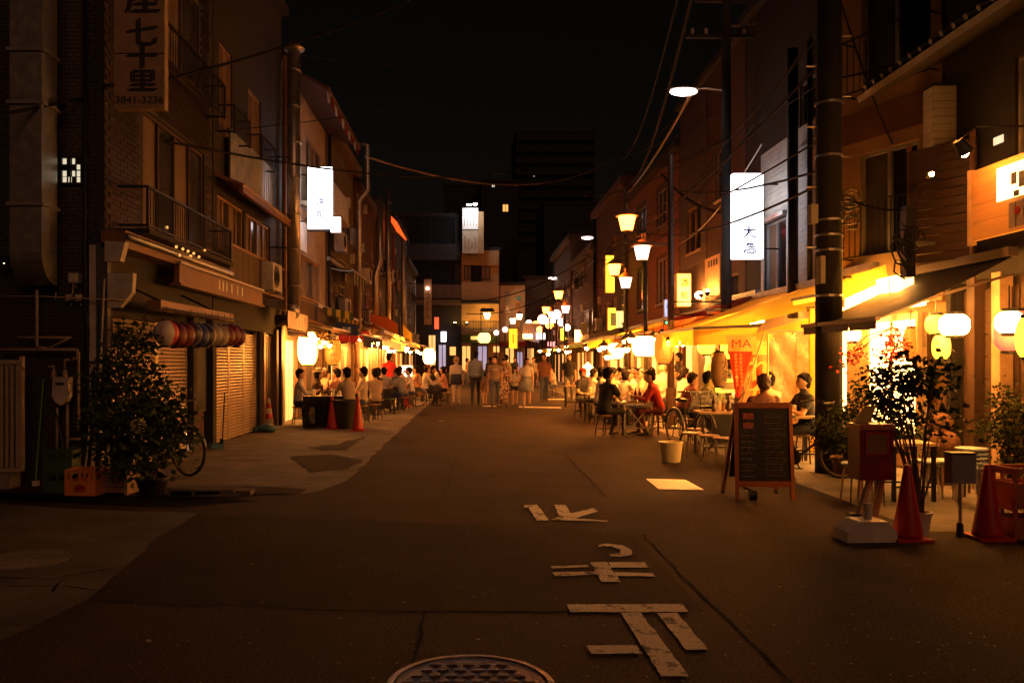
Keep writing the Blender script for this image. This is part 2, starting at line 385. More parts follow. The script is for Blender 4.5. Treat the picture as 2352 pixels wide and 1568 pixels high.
# kerb with the broken drain in front of the corner shop
mb = MB()
a, b = G(386, 1139), G(548, 1139); mb.prism([(a.x, a.y, 0), (b.x + .05, a.y - .02, 0), (b.x, a.y + .07, .05), (a.x, a.y + .03, .075)], (0, 0, .004)); mb.box((a.x, a.y, 0), (b.x - .05, a.y + .30, .07)); mb.box((b.x - .05, a.y + .03, 0), (b.x + .12, a.y + .24, .055))
struct(mb.build('kerb', concrete_old)); mb = MB()
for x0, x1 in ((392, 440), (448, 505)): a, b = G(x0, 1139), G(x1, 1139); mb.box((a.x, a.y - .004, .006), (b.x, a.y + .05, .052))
struct(mb.build('kerb_drain', tar))  # black blocks paint the dark of the drain openings
# ---------------------------------------------------------------- painted writing, the cover plates
def marking(polys, label, cat='road marking', z=.0085, amp=.006, seed=1):
    mb = MB()
    for k, p in enumerate(polys):
        q = [Vector((v.x, v.y, z)) for v in jag([G(*c) for c in p], .06, amp, seed + k)]
        mb.add(q, [tuple(range(len(q)))])
    o = mb.build('road_lettering', paint); return tag(o, label, cat)
marking([[(1302, 1390), (1570, 1389), (1582, 1407), (1310, 1408)], [(1424, 1409), (1472, 1409), (1582, 1556), (1519, 1556)],
         [(1508, 1410), (1555, 1409), (1626, 1494), (1576, 1495)], [(1347, 1485), (1462, 1485), (1476, 1503), (1358, 1504)]],
        'worn white stop character painted on the road beside the round iron manhole', seed=2)
marking([[(1264, 1302), (1350, 1299), (1352, 1304), (1268, 1307)], [(1398, 1293), (1482, 1293), (1490, 1305), (1402, 1305)],
         [(1268, 1316), (1368, 1314), (1374, 1321), (1276, 1325)], [(1412, 1315), (1498, 1318), (1506, 1326), (1416, 1324)],
         [(1356, 1293), (1394, 1292), (1426, 1338), (1382, 1338)],
         [(1374, 1252), (1395, 1250), (1430, 1254), (1452, 1266), (1450, 1276), (1430, 1280), (1402, 1279), (1400, 1275), (1424, 1271), (1426, 1264), (1404, 1256), (1376, 1257)]],
        'half worn white curved character painted on the road between two clearer characters', seed=12)
marking([[(1204, 1161), (1234, 1160), (1260, 1196), (1232, 1197), (1214, 1166), (1205, 1167)],
         [(1272, 1160), (1298, 1161), (1312, 1180), (1362, 1168), (1374, 1175), (1322, 1191), (1396, 1197), (1396, 1199), (1266, 1195), (1286, 1187)]],
        'bright white angular character painted on the road near the pale square plate', seed=22)
marking([[(1192, 933), (1288, 935), (1290, 938), (1192, 936)], [(1108, 932), (1140, 932), (1140, 934), (1108, 934)]], 'thin white line painted across the road under the walkers', amp=.003, seed=32)
marking([[(1258, 916), (1300, 916), (1300, 918), (1258, 918)]], 'short white dash painted across the road beyond the walkers', amp=.003, seed=33)
# round manhole
c = Vector((G(1081, 1576).x, G(1081, 1576).y, 0))
t = thing('manhole_cover', 'round iron manhole cover with cast radial pattern in the road', 'manhole', c)
mb = MB(); mb.lathe([(.375, .001), (.385, .012), (.355, .014), (.352, .004)], n=48, cap=False); o = mb.build('frame_ring', iron, t, world=False)
mb = MB(); mb.lathe([(.350, .001), (.348, .010), (0.001, .010)], n=48)
for k in range(9):
    for j in range(10):
        x = -.32 + .64 * k / 8 + (.03 if j % 2 else -.01); y = -.32 + .64 * j / 9
        if x * x + y * y < .32 ** 2: mb.bbox((x, y, .0125), (.052, .034, .007))
mb.build('cover', iron, t, world=False)
# pale square plate
p = [G(1485, 1101), G(1574, 1103), G(1616, 1126), G(1513, 1124)]
t = thing('utility_cover', 'pale rectangular steel cover plate set in the asphalt', 'cover plate', (p[0] + p[2]) / 2)
mb = MB(); mb.prism([Vector((q.x, q.y, .002)) for q in p][::-1], (0, 0, .008)); pl = mb.build('plate', steel_plate, t)
mb = MB()
for i in range(1, 17):
    a = p[0].lerp(p[1], i / 17); b = p[3].lerp(p[2], i / 17); mb.bar(a.lerp(b, .03) + Vector((0, 0, .0105)), a.lerp(b, .97) + Vector((0, 0, .0105)), .010, .003)
for i in range(1, 17):
    a = p[0].lerp(p[3], i / 17); b = p[1].lerp(p[2], i / 17); mb.bar(a.lerp(b, .03) + Vector((0, 0, .0115)), a.lerp(b, .97) + Vector((0, 0, .0115)), .008, .003)
mb.build('tread', steel_plate, pl)
c = G(58, 1286); t = tag(MB().lathe([(.31, .004), (.31, .012), (0.001, .013)], c, n=36).build('drain_lid', concrete), 'round concrete drain lid in the pale side street', 'drain lid')
for i, (x, y, s) in enumerate(((1012, 968, .10), (1098, 1475, .022), (340, 1478, .018), (1790, 1352, .014), (1700, 1480, .014))):
    c = G(x, y); r = random.Random(i)
    mb = MB(); q = [c + Vector((s * math.cos(a) * r.uniform(.5, 1), s * math.sin(a) * r.uniform(.5, 1), .010 + r.uniform(0, .012))) for a in [k * 1.05 for k in range(6)]]
    mb.prism(q, (0, 0, .003)); tag(mb.build('paper_scrap', canvas_white), 'small pale scrap of paper lying on the asphalt', 'litter', 'scraps of litter on the road')

r = random.Random(41); mb = MB()
for i in range(900):
    y = 3.6 + 12 * r.random() ** 1.5; x = r.uniform(-.45, .75) * y; s_ = r.uniform(.003, .009); k = r.uniform(0, 6)
    if x < -1.6 and y > 9.5 or x > 3.9: continue
    mb.add([(x + s_ * math.cos(k + a * 1.26) * r.uniform(.6, 1.2), y + s_ * math.sin(k + a * 1.26) * r.uniform(.6, 1.2), .0095) for a in range(5)], [(0, 1, 2, 3, 4)])
tag(mb.build('road_grit', M('grit', (.30, .24, .20), .8, 0, .5, 3, 0)), 'fine pale grit and spots of gum scattered over the asphalt', 'grit', kind='stuff')
# ================================================================ building helpers (s = -1 left row, +1 right row; outward is -s)
def facade(th, s, X, Y0, Y1, z0, z1, mat, holes=(), thick=.22, name='wall'):
    ys = sorted({Y0, Y1, *[h[0] for h in holes], *[h[1] for h in holes]}); zs = sorted({z0, z1, *[h[2] for h in holes], *[h[3] for h in holes]})
    ys = [y for y in ys if Y0 <= y <= Y1]; zs = [z for z in zs if z0 <= z <= z1]
    mb = MB(); xa, xb = sorted((X, X + s * thick))
    for i in range(len(ys) - 1):
        k = 0
        while k < len(zs) - 1:
            def solid(k):
                yc = (ys[i] + ys[i + 1]) / 2; zc = (zs[k] + zs[k + 1]) / 2
                return not any(h[0] < yc < h[1] and h[2] < zc < h[3] for h in holes)
            if solid(k):
                j = k
                while j + 1 < len(zs) - 1 and solid(j + 1): j += 1
                mb.box((xa, ys[i], zs[k]), (xb, ys[i + 1], zs[j + 1])); k = j + 1
            else: k += 1
    return mb.build(name, mat, th)
def window(th, s, X, y0, y1, z0, z1, fm, pm, cols=2, rows=1, sill=True, name='window', fw=.05):
    d = X + s * .07; mb = MB()
    def rail(ya, yb, za, zb): mb.box((d - .035, ya, za), (d + .035, yb, zb))
    rail(y0, y0 + fw, z0, z1); rail(y1 - fw, y1, z0, z1); rail(y0 + fw, y1 - fw, z0, z0 + fw); rail(y0 + fw, y1 - fw, z1 - fw, z1)
    for i in range(1, cols):
        y = y0 + (y1 - y0) * i / cols; rail(y - fw / 2, y + fw / 2, z0 + fw, z1 - fw)
    w = mb.build(name, fm, th)
    for i in range(cols):
        for j in range(rows):
            ya = y0 + (y1 - y0) * i / cols + fw / 2; yb = y0 + (y1 - y0) * (i + 1) / cols - fw / 2
            za = z0 + fw / 2 + (z1 - z0 - fw) * j / rows; zb = z0 + fw / 2 + (z1 - z0 - fw) * (j + 1) / rows - (.02 if j < rows - 1 else 0)
            MB().box((d + s * .012 - .006, ya, za), (d + s * .012 + .006, yb, zb)).build('pane', pm[(i + j) % len(pm)] if isinstance(pm, (list, tuple)) else pm, w)
    if sill: MB().box((min(X - s * .07, X + s * .03), y0 - .04, z0 - .055), (max(X - s * .07, X + s * .03), y1 + .04, z0 - .003)).build('sill', fm, w)
    return w
def house(name, label, s, X, Y0, Y1, zt, mat, holes=(), depth=6, cat='building', z0=0.0):
    t = thing(name, label, cat, (X + s * 1.0, (Y0 + Y1) / 2, 0))
    facade(t, s, X, Y0, Y1, z0, zt, mat, holes)
    a, b = sorted((X + s * .225, X + s * depth)); MB().box((a, Y0, 0), (b, Y1, zt)).build('shell', mat, t)
    a, b = sorted((X - s * .18, X + s * depth)); MB().box((a, Y0 - .0, zt + .003), (b, Y1, zt + .18)).build('roof', plaster_dark, t)
    return t
def railing(th, s, X, out, y0, y1, z0, z1, mat=black_metal, step=.12, name='railing'):
    mb = MB(); x = X - s * out
    mb.bar((x, y0, z1), (x, y1, z1), .035, .03); mb.bar((x, y0, z0 + .04), (x, y1, z0 + .04), .025, .02)
    n = int((y1 - y0) / step)
    for i in range(n + 1): mb.cyl((x, y0 + (y1 - y0) * i / n, z0 + .04), (x, y0 + (y1 - y0) * i / n, z1), .007, n=5)
    for y in (y0, y1): mb.bar((x, y, z1), (X, y, z1), .03, .03); mb.bar((x, y, z0 + .04), (X, y, z0 + .04), .03, .03); mb.bar((x, y, z0), (x, y, z1), .03, .03)
    return mb.build(name, mat, th)
def pipe(th, pts, r, mat, name='pipe', n=8, rings=0):
    mb = MB(); mb.tube(pts, r, n)
    for i in range(rings):
        p = Vector(pts[0]).lerp(Vector(pts[-1]), (i + .5) / rings); d = (Vector(pts[-1]) - Vector(pts[0])).normalized() * .02
        mb.cyl(p - d, p + d, r * 1.12, n=n)
    return mb.build(name, mat, th, smooth=True)
def tiles(th, name, o, u, v, n, Wd, Hd, bw, bh, gap, mat, limit, holes=(), key=None):
    o, u, v, n = Vector(o), Vector(u), Vector(v), Vector(n); P = []
    nj = int(Hd / (bh + gap)); ni = int(Wd / (bw + gap)) + 1
    for j in range(nj):
        for i in range(ni):
            a = i * (bw + gap) - (bw / 2 if j % 2 and ni > 2 else 0); b = a + bw
            if a < 0 or b > Wd: continue
            z = j * (bh + gap)
            if any(h[0] < b and h[1] > a and h[2] < z + bh and h[3] > z for h in holes): continue
            P.append(o + u * ((a + b) / 2) + v * (z + bh / 2))
    P.sort(key=key or (lambda p: (p - Vector((0, 0, H))).length))
    def one(c): 
        m = MB(); m.obox(c, (bw, bh, .012), (u, v, n)); return m
    me = mesh_only(one(Vector((0, 0, 0))), name, mat)
    for p in P[:limit]: piece(me, name, th, p + n * (.006 + rnd.uniform(-.002, .002)))
    if len(P) > limit:
        mb = MB()
        for p in P[limit:]: mb.obox(p + n * (.006 + rnd.uniform(-.002, .002)), (bw, bh, .012), (u, v, n))
        mb.build(name + '_field', mat, th)['kind'] = 'stuff'
def rib_sheet(o, u, v, n, Wd, Hd, pitch=.076, amp=.012, t=.01):     # corrugated sheet, ribs along v
    o, u, v, n = Vector(o), Vector(u), Vector(v), Vector(n); N = int(Wd / pitch * 4); mb = MB(); vs = []
    for i in range(N + 1):
        a = Wd * i / N; h = amp * math.cos(2 * math.pi * a / pitch); q = o + u * a + n * h
        vs += [q, q + v * Hd, q + v * Hd - n * t, q - n * t]
    fs = []
    for i in range(N):
        a, b = 4 * i, 4 * i + 4; fs += [(a, b, b + 1, a + 1), (a + 2, b + 2, b + 3, a + 3), (a + 1, b + 1, b + 2, a + 2), (a, a + 3, b + 3, b)]
    fs += [(0, 1, 2, 3), (4 * N + 3, 4 * N + 2, 4 * N + 1, 4 * N)]
    mb.add(vs, fs); return mb
def shutter(th, s, X, y0, y1, z0, z1, mat, pitch=.058):
    t = MB(); xo = X - s * .02; t.box((min(X, xo) - .04, y0, z0), (max(X, xo), y0 + .05, z1)); t.box((min(X, xo) - .04, y1 - .05, z0), (max(X, xo), y1, z1))
    sh = t.build('shutter_rail', mat, th)
    L = y1 - y0 - .1; m = MB()                      # one curved slat
    prof = [(0, 0), (.012, .004), (.017, .02), (.012, .044), (0, .052), (-.006, .052), (-.006, 0)]
    m.prism([Vector((-s * a, -L / 2, b)) for a, b in prof], (0, L, 0)); me = mesh_only(m, 'slat', mat)
    n = int((z1 - z0) / pitch)
    for i in range(n): piece(me, 'slat', sh, (X - s * .002, (y0 + y1) / 2, z0 + i * pitch))
    return sh
def aircon(label, c, rz=0.0, group=None, w=.78, h=.55, d=.29):
    t = thing('air_conditioner', label, 'air conditioner', c, rz, group)
    MB().box((-w/2, -d/2, 0), (w/2, d/2, h)).build('casing', dirty_white, t, world=False)
    mb = MB()
    for k in range(1, 6):
        r = .22 * k / 5; mb.tube([Vector((-.1 + r * math.cos(a), -d/2 - .012, h/2 + r * math.sin(a))) for a in [i * math.pi / 10 for i in range(20)]], .005, 4, closed=True)
    for k in range(6):
        a = k * math.pi / 6; mb.cyl((-.1 - .22 * math.cos(a), -d/2 - .012, h/2 - .22 * math.sin(a)), (-.1 + .22 * math.cos(a), -d/2 - .012, h/2 + .22 * math.sin(a)), .005, n=4)
    mb.build('fan_grille', black_metal, t, world=False)
    mb = MB(); 
    for x in (-w/2 + .1, w/2 - .1): mb.box((x - .02, -d/2, -.05), (x + .02, d/2, -.002))
    mb.build('bracket', galv, t, world=False); return t
LAST = [None]
def awning(label, s, Xw, Xf, Y0, Y1, zw, zf, mat, val=.22, valmat=None, stripes=None, bar=None, scallop=False, cat='awning', arms=True, group=None):
    t = thing('awning', label, cat, (Xw, (Y0 + Y1) / 2, zw), 0, group); LAST[0] = t
    mb = MB(); n = max(6, int((Y1 - Y0) / .45)) if not stripes else stripes[0]; nu = 5
    mats = [mat] if not stripes else [mat, stripes[1]]
    for i in range(n):
        ya = Y0 + (Y1 - Y0) * i / n; yb = Y0 + (Y1 - Y0) * (i + 1) / n; mb.mat(i % len(mats)); vs = []; 
        for y in (ya, yb):
            for k in range(nu + 1):
                f = k / nu; sag = -.05 * math.sin(math.pi * f) * (1 + .25 * math.sin(y * 3.1))
                x = Xw + (Xf - Xw) * f; z = zw + (zf - zw) * f + sag; vs.append((x, y, z))
        B = nu + 1; fs = []
        for k in range(nu):
            fs.append((k, k + 1, B + k + 1, B + k))
        mb.add(vs, fs)
    mb.build('canopy', mats, t)
    if val > 0:
        mb = MB(); m = max(8, int((Y1 - Y0) / .12)) if scallop else n
        for i in range(m):
            ya = Y0 + (Y1 - Y0) * i / m; yb = Y0 + (Y1 - Y0) * (i + 1) / m; mb.mat(i % len(mats) if not valmat else 0)
            dz = val + (.04 if scallop and i % 2 else 0); w = .02 * math.sin(i * 1.7)
            mb.add([(Xf + w * .3, ya, zf - dz), (Xf + w * .3, yb, zf - dz), (Xf, yb, zf - .015), (Xf, ya, zf - .015)], [(0, 1, 2, 3)])
        mb.build('valance', [valmat] if valmat else mats, t)
    b = bar or galv
    MB().bar((Xf, Y0 - .03, zf), (Xf, Y1 + .03, zf), .05, .045).build('front_bar', b, t)
    MB().bar((Xw - s * .06, Y0 - .03, zw + .03), (Xw - s * .06, Y1 + .03, zw + .03), .11, .11).build('roller', b, t)
    if arms:
        for y in (Y0 + .12, Y1 - .12):
            MB().bar((Xw, y, zw - .22), (Xw + (Xf - Xw) * .55, y, zw - .22 + (zf - zw) * .35), .03, .03).bar((Xw + (Xf - Xw) * .55, y, zw - .22 + (zf - zw) * .35), (Xf, y, zf - .02), .03, .03).build('arm', b, t)
    return t
def lantern(label, c, r, h, mat, group=None, text=None, tm=None, ang=-math.pi / 2, cord=.25, tw=None, th=None, cat='lantern', n=18):
    t = thing('paper_lantern', label, cat, c, 0, group); P = []; N = 22
    def rad(z):
        f = max(-1, min(1, z / (h / 2))); return r * (1 - .42 * abs(f) ** 3.2)
    for i in range(N + 1):
        z = -h / 2 + h * i / N; P.append((rad(z) * (1 - .02 * (i % 2)), z))
    MB().lathe(P, n=n, cap=False).build('paper_shade', mat, t, smooth=True, world=False)
    e = rad(h / 2)
    MB().lathe([(e * .9, h / 2 - .01), (e * 1.03, h / 2), (e * 1.03, h / 2 + .03), (e * .3, h / 2 + .035)], n=n).build('top_ring', black_plastic, t, world=False)
    MB().lathe([(e * .3, -h / 2 - .035), (e * 1.03, -h / 2 - .03), (e * 1.03, -h / 2), (e * .9, -h / 2 + .01)], n=n).build('bottom_ring', black_plastic, t, world=False)
    MB().cyl((0, 0, h / 2 + .03), (0, 0, h / 2 + cord), .006, n=5).build('cord', black_plastic, t, world=False)
    if text: write_round(text, tm or ink, t, Vector(c), rad, ang, tw or r * 1.0, th or h * .7)
    return t
def bulb(c, label, group, mat=None, r=.045, cord=.18):
    t = thing('light_bulb', label, 'light bulb', c, 0, group)
    MB().lathe([(.004, -r * 1.25), (r * .6, -r), (r, -r * .15), (r * .85, r * .5), (r * .42, r * 1.2)], n=10).build('bulb', mat or e_bulb, t, smooth=True, world=False)
    MB().lathe([(r * .45, r * 1.2), (r * .5, r * 2.4), (r * .2, r * 2.5)], n=8).build('socket', black_plastic, t, world=False)
    MB().cyl((0, 0, r * 2.4), (0, 0, r * 2.4 + cord), .004, n=4).build('cord', black_plastic, t, world=False)
    MB().lathe([(r * 2.3, r * .1), (r * 1.2, r * 1.3), (r * .5, r * 1.9)], n=14, cap=False).build('shade', M('uplight_blocker', (.10, .07, .05), .5), t, world=False)  # hood added to every bulb to block its upward light
    return t
def lightbox(label, c, w, h, d, face, rim, texts=(), cat='sign', name='shop_sign', arm=None):   # box sign facing the camera
    t = thing(name, label, cat, (c[0], c[1], c[2] - h / 2)); x, y, z = c
    MB().box((x - w/2, y - d/2 + .012, z - h/2), (x + w/2, y + d/2 - .012, z + h/2)).build('case', rim, t)
    MB().box((x - w/2 + .012, y - d/2 - .004, z - h/2 + .012), (x + w/2 - .012, y - d/2 + .011, z + h/2 - .012)).build('face', face, t)
    MB().box((x - w/2 + .012, y + d/2 - .011, z - h/2 + .012), (x + w/2 - .012, y + d/2 + .004, z + h/2 - .012)).build('face', face, t)
    for body, cx, cz, tw, th, m in texts: write(body, m, t, (x + cx, y - d/2 - .004, z + cz), (1, 0, 0), (0, 0, 1), tw, th, bold=.03 if tw > .15 else 0)
    if arm:
        for q in (z - h * .38, z + h * .38): MB().bar((arm, y, q), (x + (w/2 if arm > x else -w/2), y, q), .03, .03).build('bracket', black_metal, t)
    return t
# ================================================================ LEFT ROW
XL = -4.5
# ---- corner building: dark tiled side wall on the cross street, brown tiled front with closed shutters
holes = [(10.35, 13.36, -1, 2.2), (13.5, 14.3, -1, 2.25), (11.3, 13.9, 3.3, 4.95), (11.5, 13.6, 5.9, 7.3)]
L1 = house('corner_building', 'dark tiled corner building with closed shutters and an upstairs balcony', -1, XL, 10.12, 14.3, 9.2, mortar, holes)
tiles(L1, 'wall_tile', (-7.6, 10.12, 0.0), (1, 0, 0), (0, 0, 1), (0, -1, 0), 3.05, 6.0, .095, .045, .006, tile_dark, 300, holes=[(1.75, 2.1, 3.5, 4.1)], key=lambda p: (p - Vector((-5.1, 10, 1.9))).length)
tiles(L1, 'facing_tile', (XL, 10.14, 2.9), (0, 1, 0), (0, 0, 1), (1, 0, 0), 4.1, 5.0, .20, .06, .008, tile_brown, 300, holes=[(1.1, 3.82, .34, 2.1), (1.3, 3.5, 2.95, 4.45)], key=lambda p: (p - Vector((-4.5, 11, 4.0))).length)
window(L1, -1, XL, 11.3, 13.9, 3.3, 4.95, dark_wood, [glass_curtain, glass_dim], 4)
window(L1, -1, XL, 11.5, 13.6, 5.9, 7.3, dark_wood, [glass_dim, glass_curtain], 3)
railing(L1, -1, XL, .38, 10.5, 14.1, 3.17, 3.70, black_metal, .09)
MB().box((XL, 10.45, 3.10), (XL + .42, 14.15, 3.16)).build('balcony_slab', plaster_dark, L1)
railing(L1, -1, XL, .34, 11.2, 13.9, 5.55, 6.1, black_metal, .10)
# ground floor: fascia, recess, shutters
MB().box((XL + .002, 10.02, 2.86), (XL + .30, 14.3, 3.07)).build('fascia_board', fascia, L1)
MB().cyl((XL + .34, 10.0, 2.99), (XL + .34, 14.3, 2.99), .045, n=10).build('gutter', galv, L1, smooth=True)
MB().box((-4.72, 10.36, 2.05), (-4.60, 14.28, 2.85)).build('recess_panel', plaster_dark, L1)
shutter(L1, -1, -4.62, 10.36, 12.05, .02, 2.08, shutter_mat); shutter(L1, -1, -4.62, 12.06, 13.35, .02, 2.08, shutter_mat)
rib_sheet((-4.60, 13.52, .62), (0, 1, 0), (0, 0, 1), (1, 0, 0), .76, 1.55, .045, .008).build('dark_panel', black_metal, L1)
MB().box((-4.66, 13.36, 0), (-4.58, 13.5, 2.3)).build('door_post', fascia, L1)
MB().box((-4.58, 13.40, .01), (-4.54, 13.98, .66)).build('pink_board', plaster_red, L1)
# corner post, cap
MB().box((-4.56, 10.02, .15), (-4.42, 10.115, 2.92)).build('corner_post', slate_blue, L1)
MB().box((-4.66, 10.06, .9), (-4.565, 10.115, 2.9)).build('corner_strip', dirty_white, L1)
t = MB().prism([D(9.95, 240, 553), D(9.95, 287, 556), D(9.95, 276, 600), D(9.95, 240, 600)], (0, .12, 0)).build('sign_end', dirty_white)
tag(t, 'small blank white sign board fixed on the corner post under the eave', 'sign')
t = MB().prism([D(10.0, 247, 627), D(10.0, 306, 627), D(10.0, 303, 672), D(10.0, 276, 706), D(10.0, 247, 706)], (0, .10, 0)).build('shutter_box', dirty_white)
tag(t, 'grubby white panel box above the near shutter beside the corner post', 'panel')
# rolled awning box over the shutters
t = thing('rolled_awning', 'rolled up brown awning above the row of printed lanterns', 'awning', (-3.95, 11.7, 2.05))
MB().box((-4.02, 10.2, 2.13), (-3.84, 13.3, 2.24)).build('front_rail', fascia, t)
MB().plate([(-4.02, 10.2, 2.12), (-4.02, 13.3, 2.12), (-4.5, 13.3, 2.2), (-4.5, 10.2, 2.2)], .012).build('folded_canvas', canvas_brown, t)
for y in (10.5, 12.8): MB().bar((-4.6, y, 2.55), (-3.95, y, 2.24), .03, .03).build('arm', black_metal, t)
# long brown signboard
t = thing('signboard', 'long brown signboard with pale strokes above the shutters', 'sign', (-4.2, 14.1, 2.6))
MB().box((-4.24, 11.75, 2.60), (-4.16, 16.4, 2.86)).build('board', fascia, t)
MB().box((-4.28, 11.70, 2.865), (-4.12, 16.45, 2.90)).build('top_trim', galv, t); MB().box((-4.28, 11.70, 2.56), (-4.12, 16.45, 2.595)).build('bottom_trim', fascia, t)
for y in (13.55, 13.75, 13.95, 14.25, 14.6, 14.9): MB().box((-4.158, y, 2.655), (-4.152, y + .07, 2.81)).build('stroke', letter_white, t)
MB().bar((-4.6, 11.9, 2.75), (-4.25, 11.9, 2.75), .04, .04).bar((-4.6, 16.2, 2.75), (-4.25, 16.2, 2.75), .04, .04).build('bracket', black_metal, t)
# little lights on the ledge of the corner building
for i, (x, y) in enumerate(((383, 522), (405, 567), (420, 572), (432, 577), (445, 582), (412, 586), (438, 588), (457, 590), (470, 575))):
    p = W(-4.12, x, y); tag(MB().ball(p, .022, 8, 6).build('fairy_light', e_win_warm), 'tiny yellow bulb glowing along the ledge above the closed shutters', 'light', 'tiny lights along the shop ledge')
# vertical sign with big brush characters
t = thing('vertical_sign', 'tall cream sign with black brush characters and a phone number', 'sign', D(10.0, 320, 255))
a, b = D(10.0, 262, 250), D(10.0, 378, -120)
MB().box((a.x, 10.0, a.z), (b.x, 10.12, b.z)).build('panel', M('sign_cream', (.34, .23, .14), .7), t)
zj = D(10.0, 0, 123).z; MB().box((a.x, 9.992, zj - .004), (b.x, 9.999, zj + .004)).build('joint', ink, t)
mb = MB(); cx = (a.x + b.x) / 2
for ch, y0, y1, w in (('座', -38, 32, .40), ('七', 46, 106, .36), ('十', 106, 158, .36), ('里', 164, 210, .34)):
    z0, z1 = D(10.0, 0, y1).z, D(10.0, 0, y0).z; write(ch, ink, t, (cx + .02, 10.0, (z0 + z1) / 2), (1, 0, 0), (0, 0, 1), w, z1 - z0, .004, bold=.034)
write('3841-3236', ink, t, (cx, 10.0, D(10.0, 0, 230).z), (1, 0, 0), (0, 0, 1), .58, .085, .004, bold=.006)
MB().bar((XL, 10.06, b.z - .3), (a.x, 10.06, b.z - .3), .04, .04).bar((XL, 10.06, a.z + .3), (a.x + .02, 10.06, a.z + .3), .04, .04).build('bracket', black_metal, t)
# lit little window and meters on the side wall
a, b = D(10.1, 144, 420), D(10.1, 187, 364)
w = MB(); w.box((a.x - .03, 10.07, a.z - .03), (b.x + .03, 10.105, a.z)); w.box((a.x - .03, 10.07, b.z), (b.x + .03, 10.105, b.z + .03)); w.box((a.x - .03, 10.07, a.z), (a.x, 10.105, b.z)); w.box((b.x, 10.07, a.z), (b.x + .03, 10.105, b.z))
for f in (.3, .45, .75): w.box((a.x + (b.x - a.x) * f - .006, 10.07, a.z), (a.x + (b.x - a.x) * f + .006, 10.09, b.z))
w.box((a.x, 10.07, (a.z + b.z) / 2 - .006), (b.x, 10.09, (a.z + b.z) / 2 + .006))
wn = w.build('window', black_metal, L1)
r = random.Random(4)
for i in range(4):
    for j in range(4):
        x0 = a.x + (b.x - a.x) * i / 4; z0 = a.z + (b.z - a.z) * j / 4
        MB().box((x0 + .004, 10.095, z0 + .004), (x0 + (b.x - a.x) / 4 - .004, 10.10, z0 + (b.z - a.z) / 4 - .004)).build('pane', e_win_cool if r.random() < .38 else glass_dark, wn)
# ventilation duct on the side wall
t = thing('ventilation_duct', 'tall grey sheet metal ventilation duct on the tiled side wall', 'duct', D(9.75, 72, 640))
x0, x1 = D(9.75, 36, 0).x, D(9.75, 109, 0).x
MB().box((x0, 9.62, 2.75), (x1, 9.98, 7.2)).build('shaft', galv, t)
mb = MB()
pts = [Vector((0, 9.62 + .36 * (1 - math.cos(a)) * 0 , 0)) for a in (0,)]
vs = []; 
for k in range(7):
    a = math.pi / 2 * k / 6; vs.append((9.98 - .36 * math.cos(a), 2.749 - .36 * math.sin(a)))
mb.prism([(x0, y, z) for y, z in vs] + [(x0, 9.98, 2.749)], (x1 - x0, 0, 0)); mb.build('elbow', galv, t)
for y in (123, 243, 473):
    z = D(9.75, 0, y).z; MB().box((x0 - .03, 9.59, z - .02), (x1 + .03, 10.0, z + .02)).build('flange', grey_paint, t)
MB().box((x0 - .05, 10.0, 4.6), (x1 + .05, 10.115, 4.64)).build('bracket', black_metal, t)
# gas pipes and meters
t = thing('gas_meter', 'cream gas meter with two bent pipes on the tiled wall', 'gas meter', D(9.95, 138, 930))
def PX(Y, *q): return [D(Y, x, y) for x, y in q]
mb = MB(); a, b = D(9.9, 118, 930), D(9.9, 158, 862)
pts = PX(9.84, (121, 866), (156, 866), (156, 910), (150, 922), (138, 931), (126, 922), (119, 910)); mb.prism(pts, (0, .13, 0)); body = mb.build('case', dirty_white, t)
a, b = D(9.835, 127, 884), D(9.835, 147, 878); MB().box((a.x, 9.832, a.z), (b.x, 9.838, b.z)).build('dial', ink, body)
for x in (124, 150): MB().tube(PX(9.9, (x, 868), (x, 850)), .03, 8).build('union', rust, t)
t = thing('pipework', 'bundle of cream gas pipes climbing the tiled side wall', 'pipes', D(9.98, 150, 1060))
for q, rr in (([(124, 850), (124, 842), (112, 842)], .016), ([(150, 850), (150, 826), (178, 822), (178, 800)], .018), ([(0, 803), (178, 803), (181, 812), (181, 975), (178, 985), (160, 985)], .018),
              ([(155, 925), (155, 1040)], .02), ([(132, 935), (131, 1040)], .017), ([(85, 665), (85, 795), (108, 800)], .018), ([(40, 775), (165, 775)], .014), ([(110, 800), (165, 774)], .013),
              ([(155, 1008), (186, 1008)], .013), ([(168, 640), (168, 662), (163, 690)], .007), ([(0, 680), (90, 680), (300, 690)], .007), ([(128, 672), (128, 690)], .007)):
    pipe(t, PX(9.98, *q), rr, rust)
t = thing('pipework', 'dark drain pipe and cable down the tiled wall by the corner post', 'pipes', D(10.0, 196, 1000))
for q, rr in (([(196, 0), (196, 700), (200, 760), (193, 1020)], .03), ([(228, 700), (226, 1090)], .014), ([(214, 850), (214, 1060), (207, 1090)], .02)): pipe(t, PX(10.03, *q), rr, black_metal)
for i, (x0, y0, x1, y1, lb) in enumerate(((157, 627, 179, 649, 'small square white junction box on the dark tiled wall'), (151, 676, 165, 690, 'cream meter socket left of its twin under the square junction box'), (173, 676, 187, 690, 'cream meter socket right of its twin under the square junction box'))):
    a, b = D(10.0, x0, y1), D(10.0, x1, y0); t = thing('junction_box', lb, 'junction box', ((a.x + b.x) / 2, 10.05, a.z))
    MB().box((a.x, 10.0, a.z), (b.x, 10.105, b.z)).build('box', dirty_white, t); MB().box((a.x + .01, 9.99, a.z + .01), (b.x - .01, 9.999, b.z - .01)).build('lid', dirty_white, t)
    MB().cyl(((a.x + b.x) / 2, 10.07, a.z - .06), ((a.x + b.x) / 2, 10.07, a.z), .012, n=6).build('conduit', rust, t)
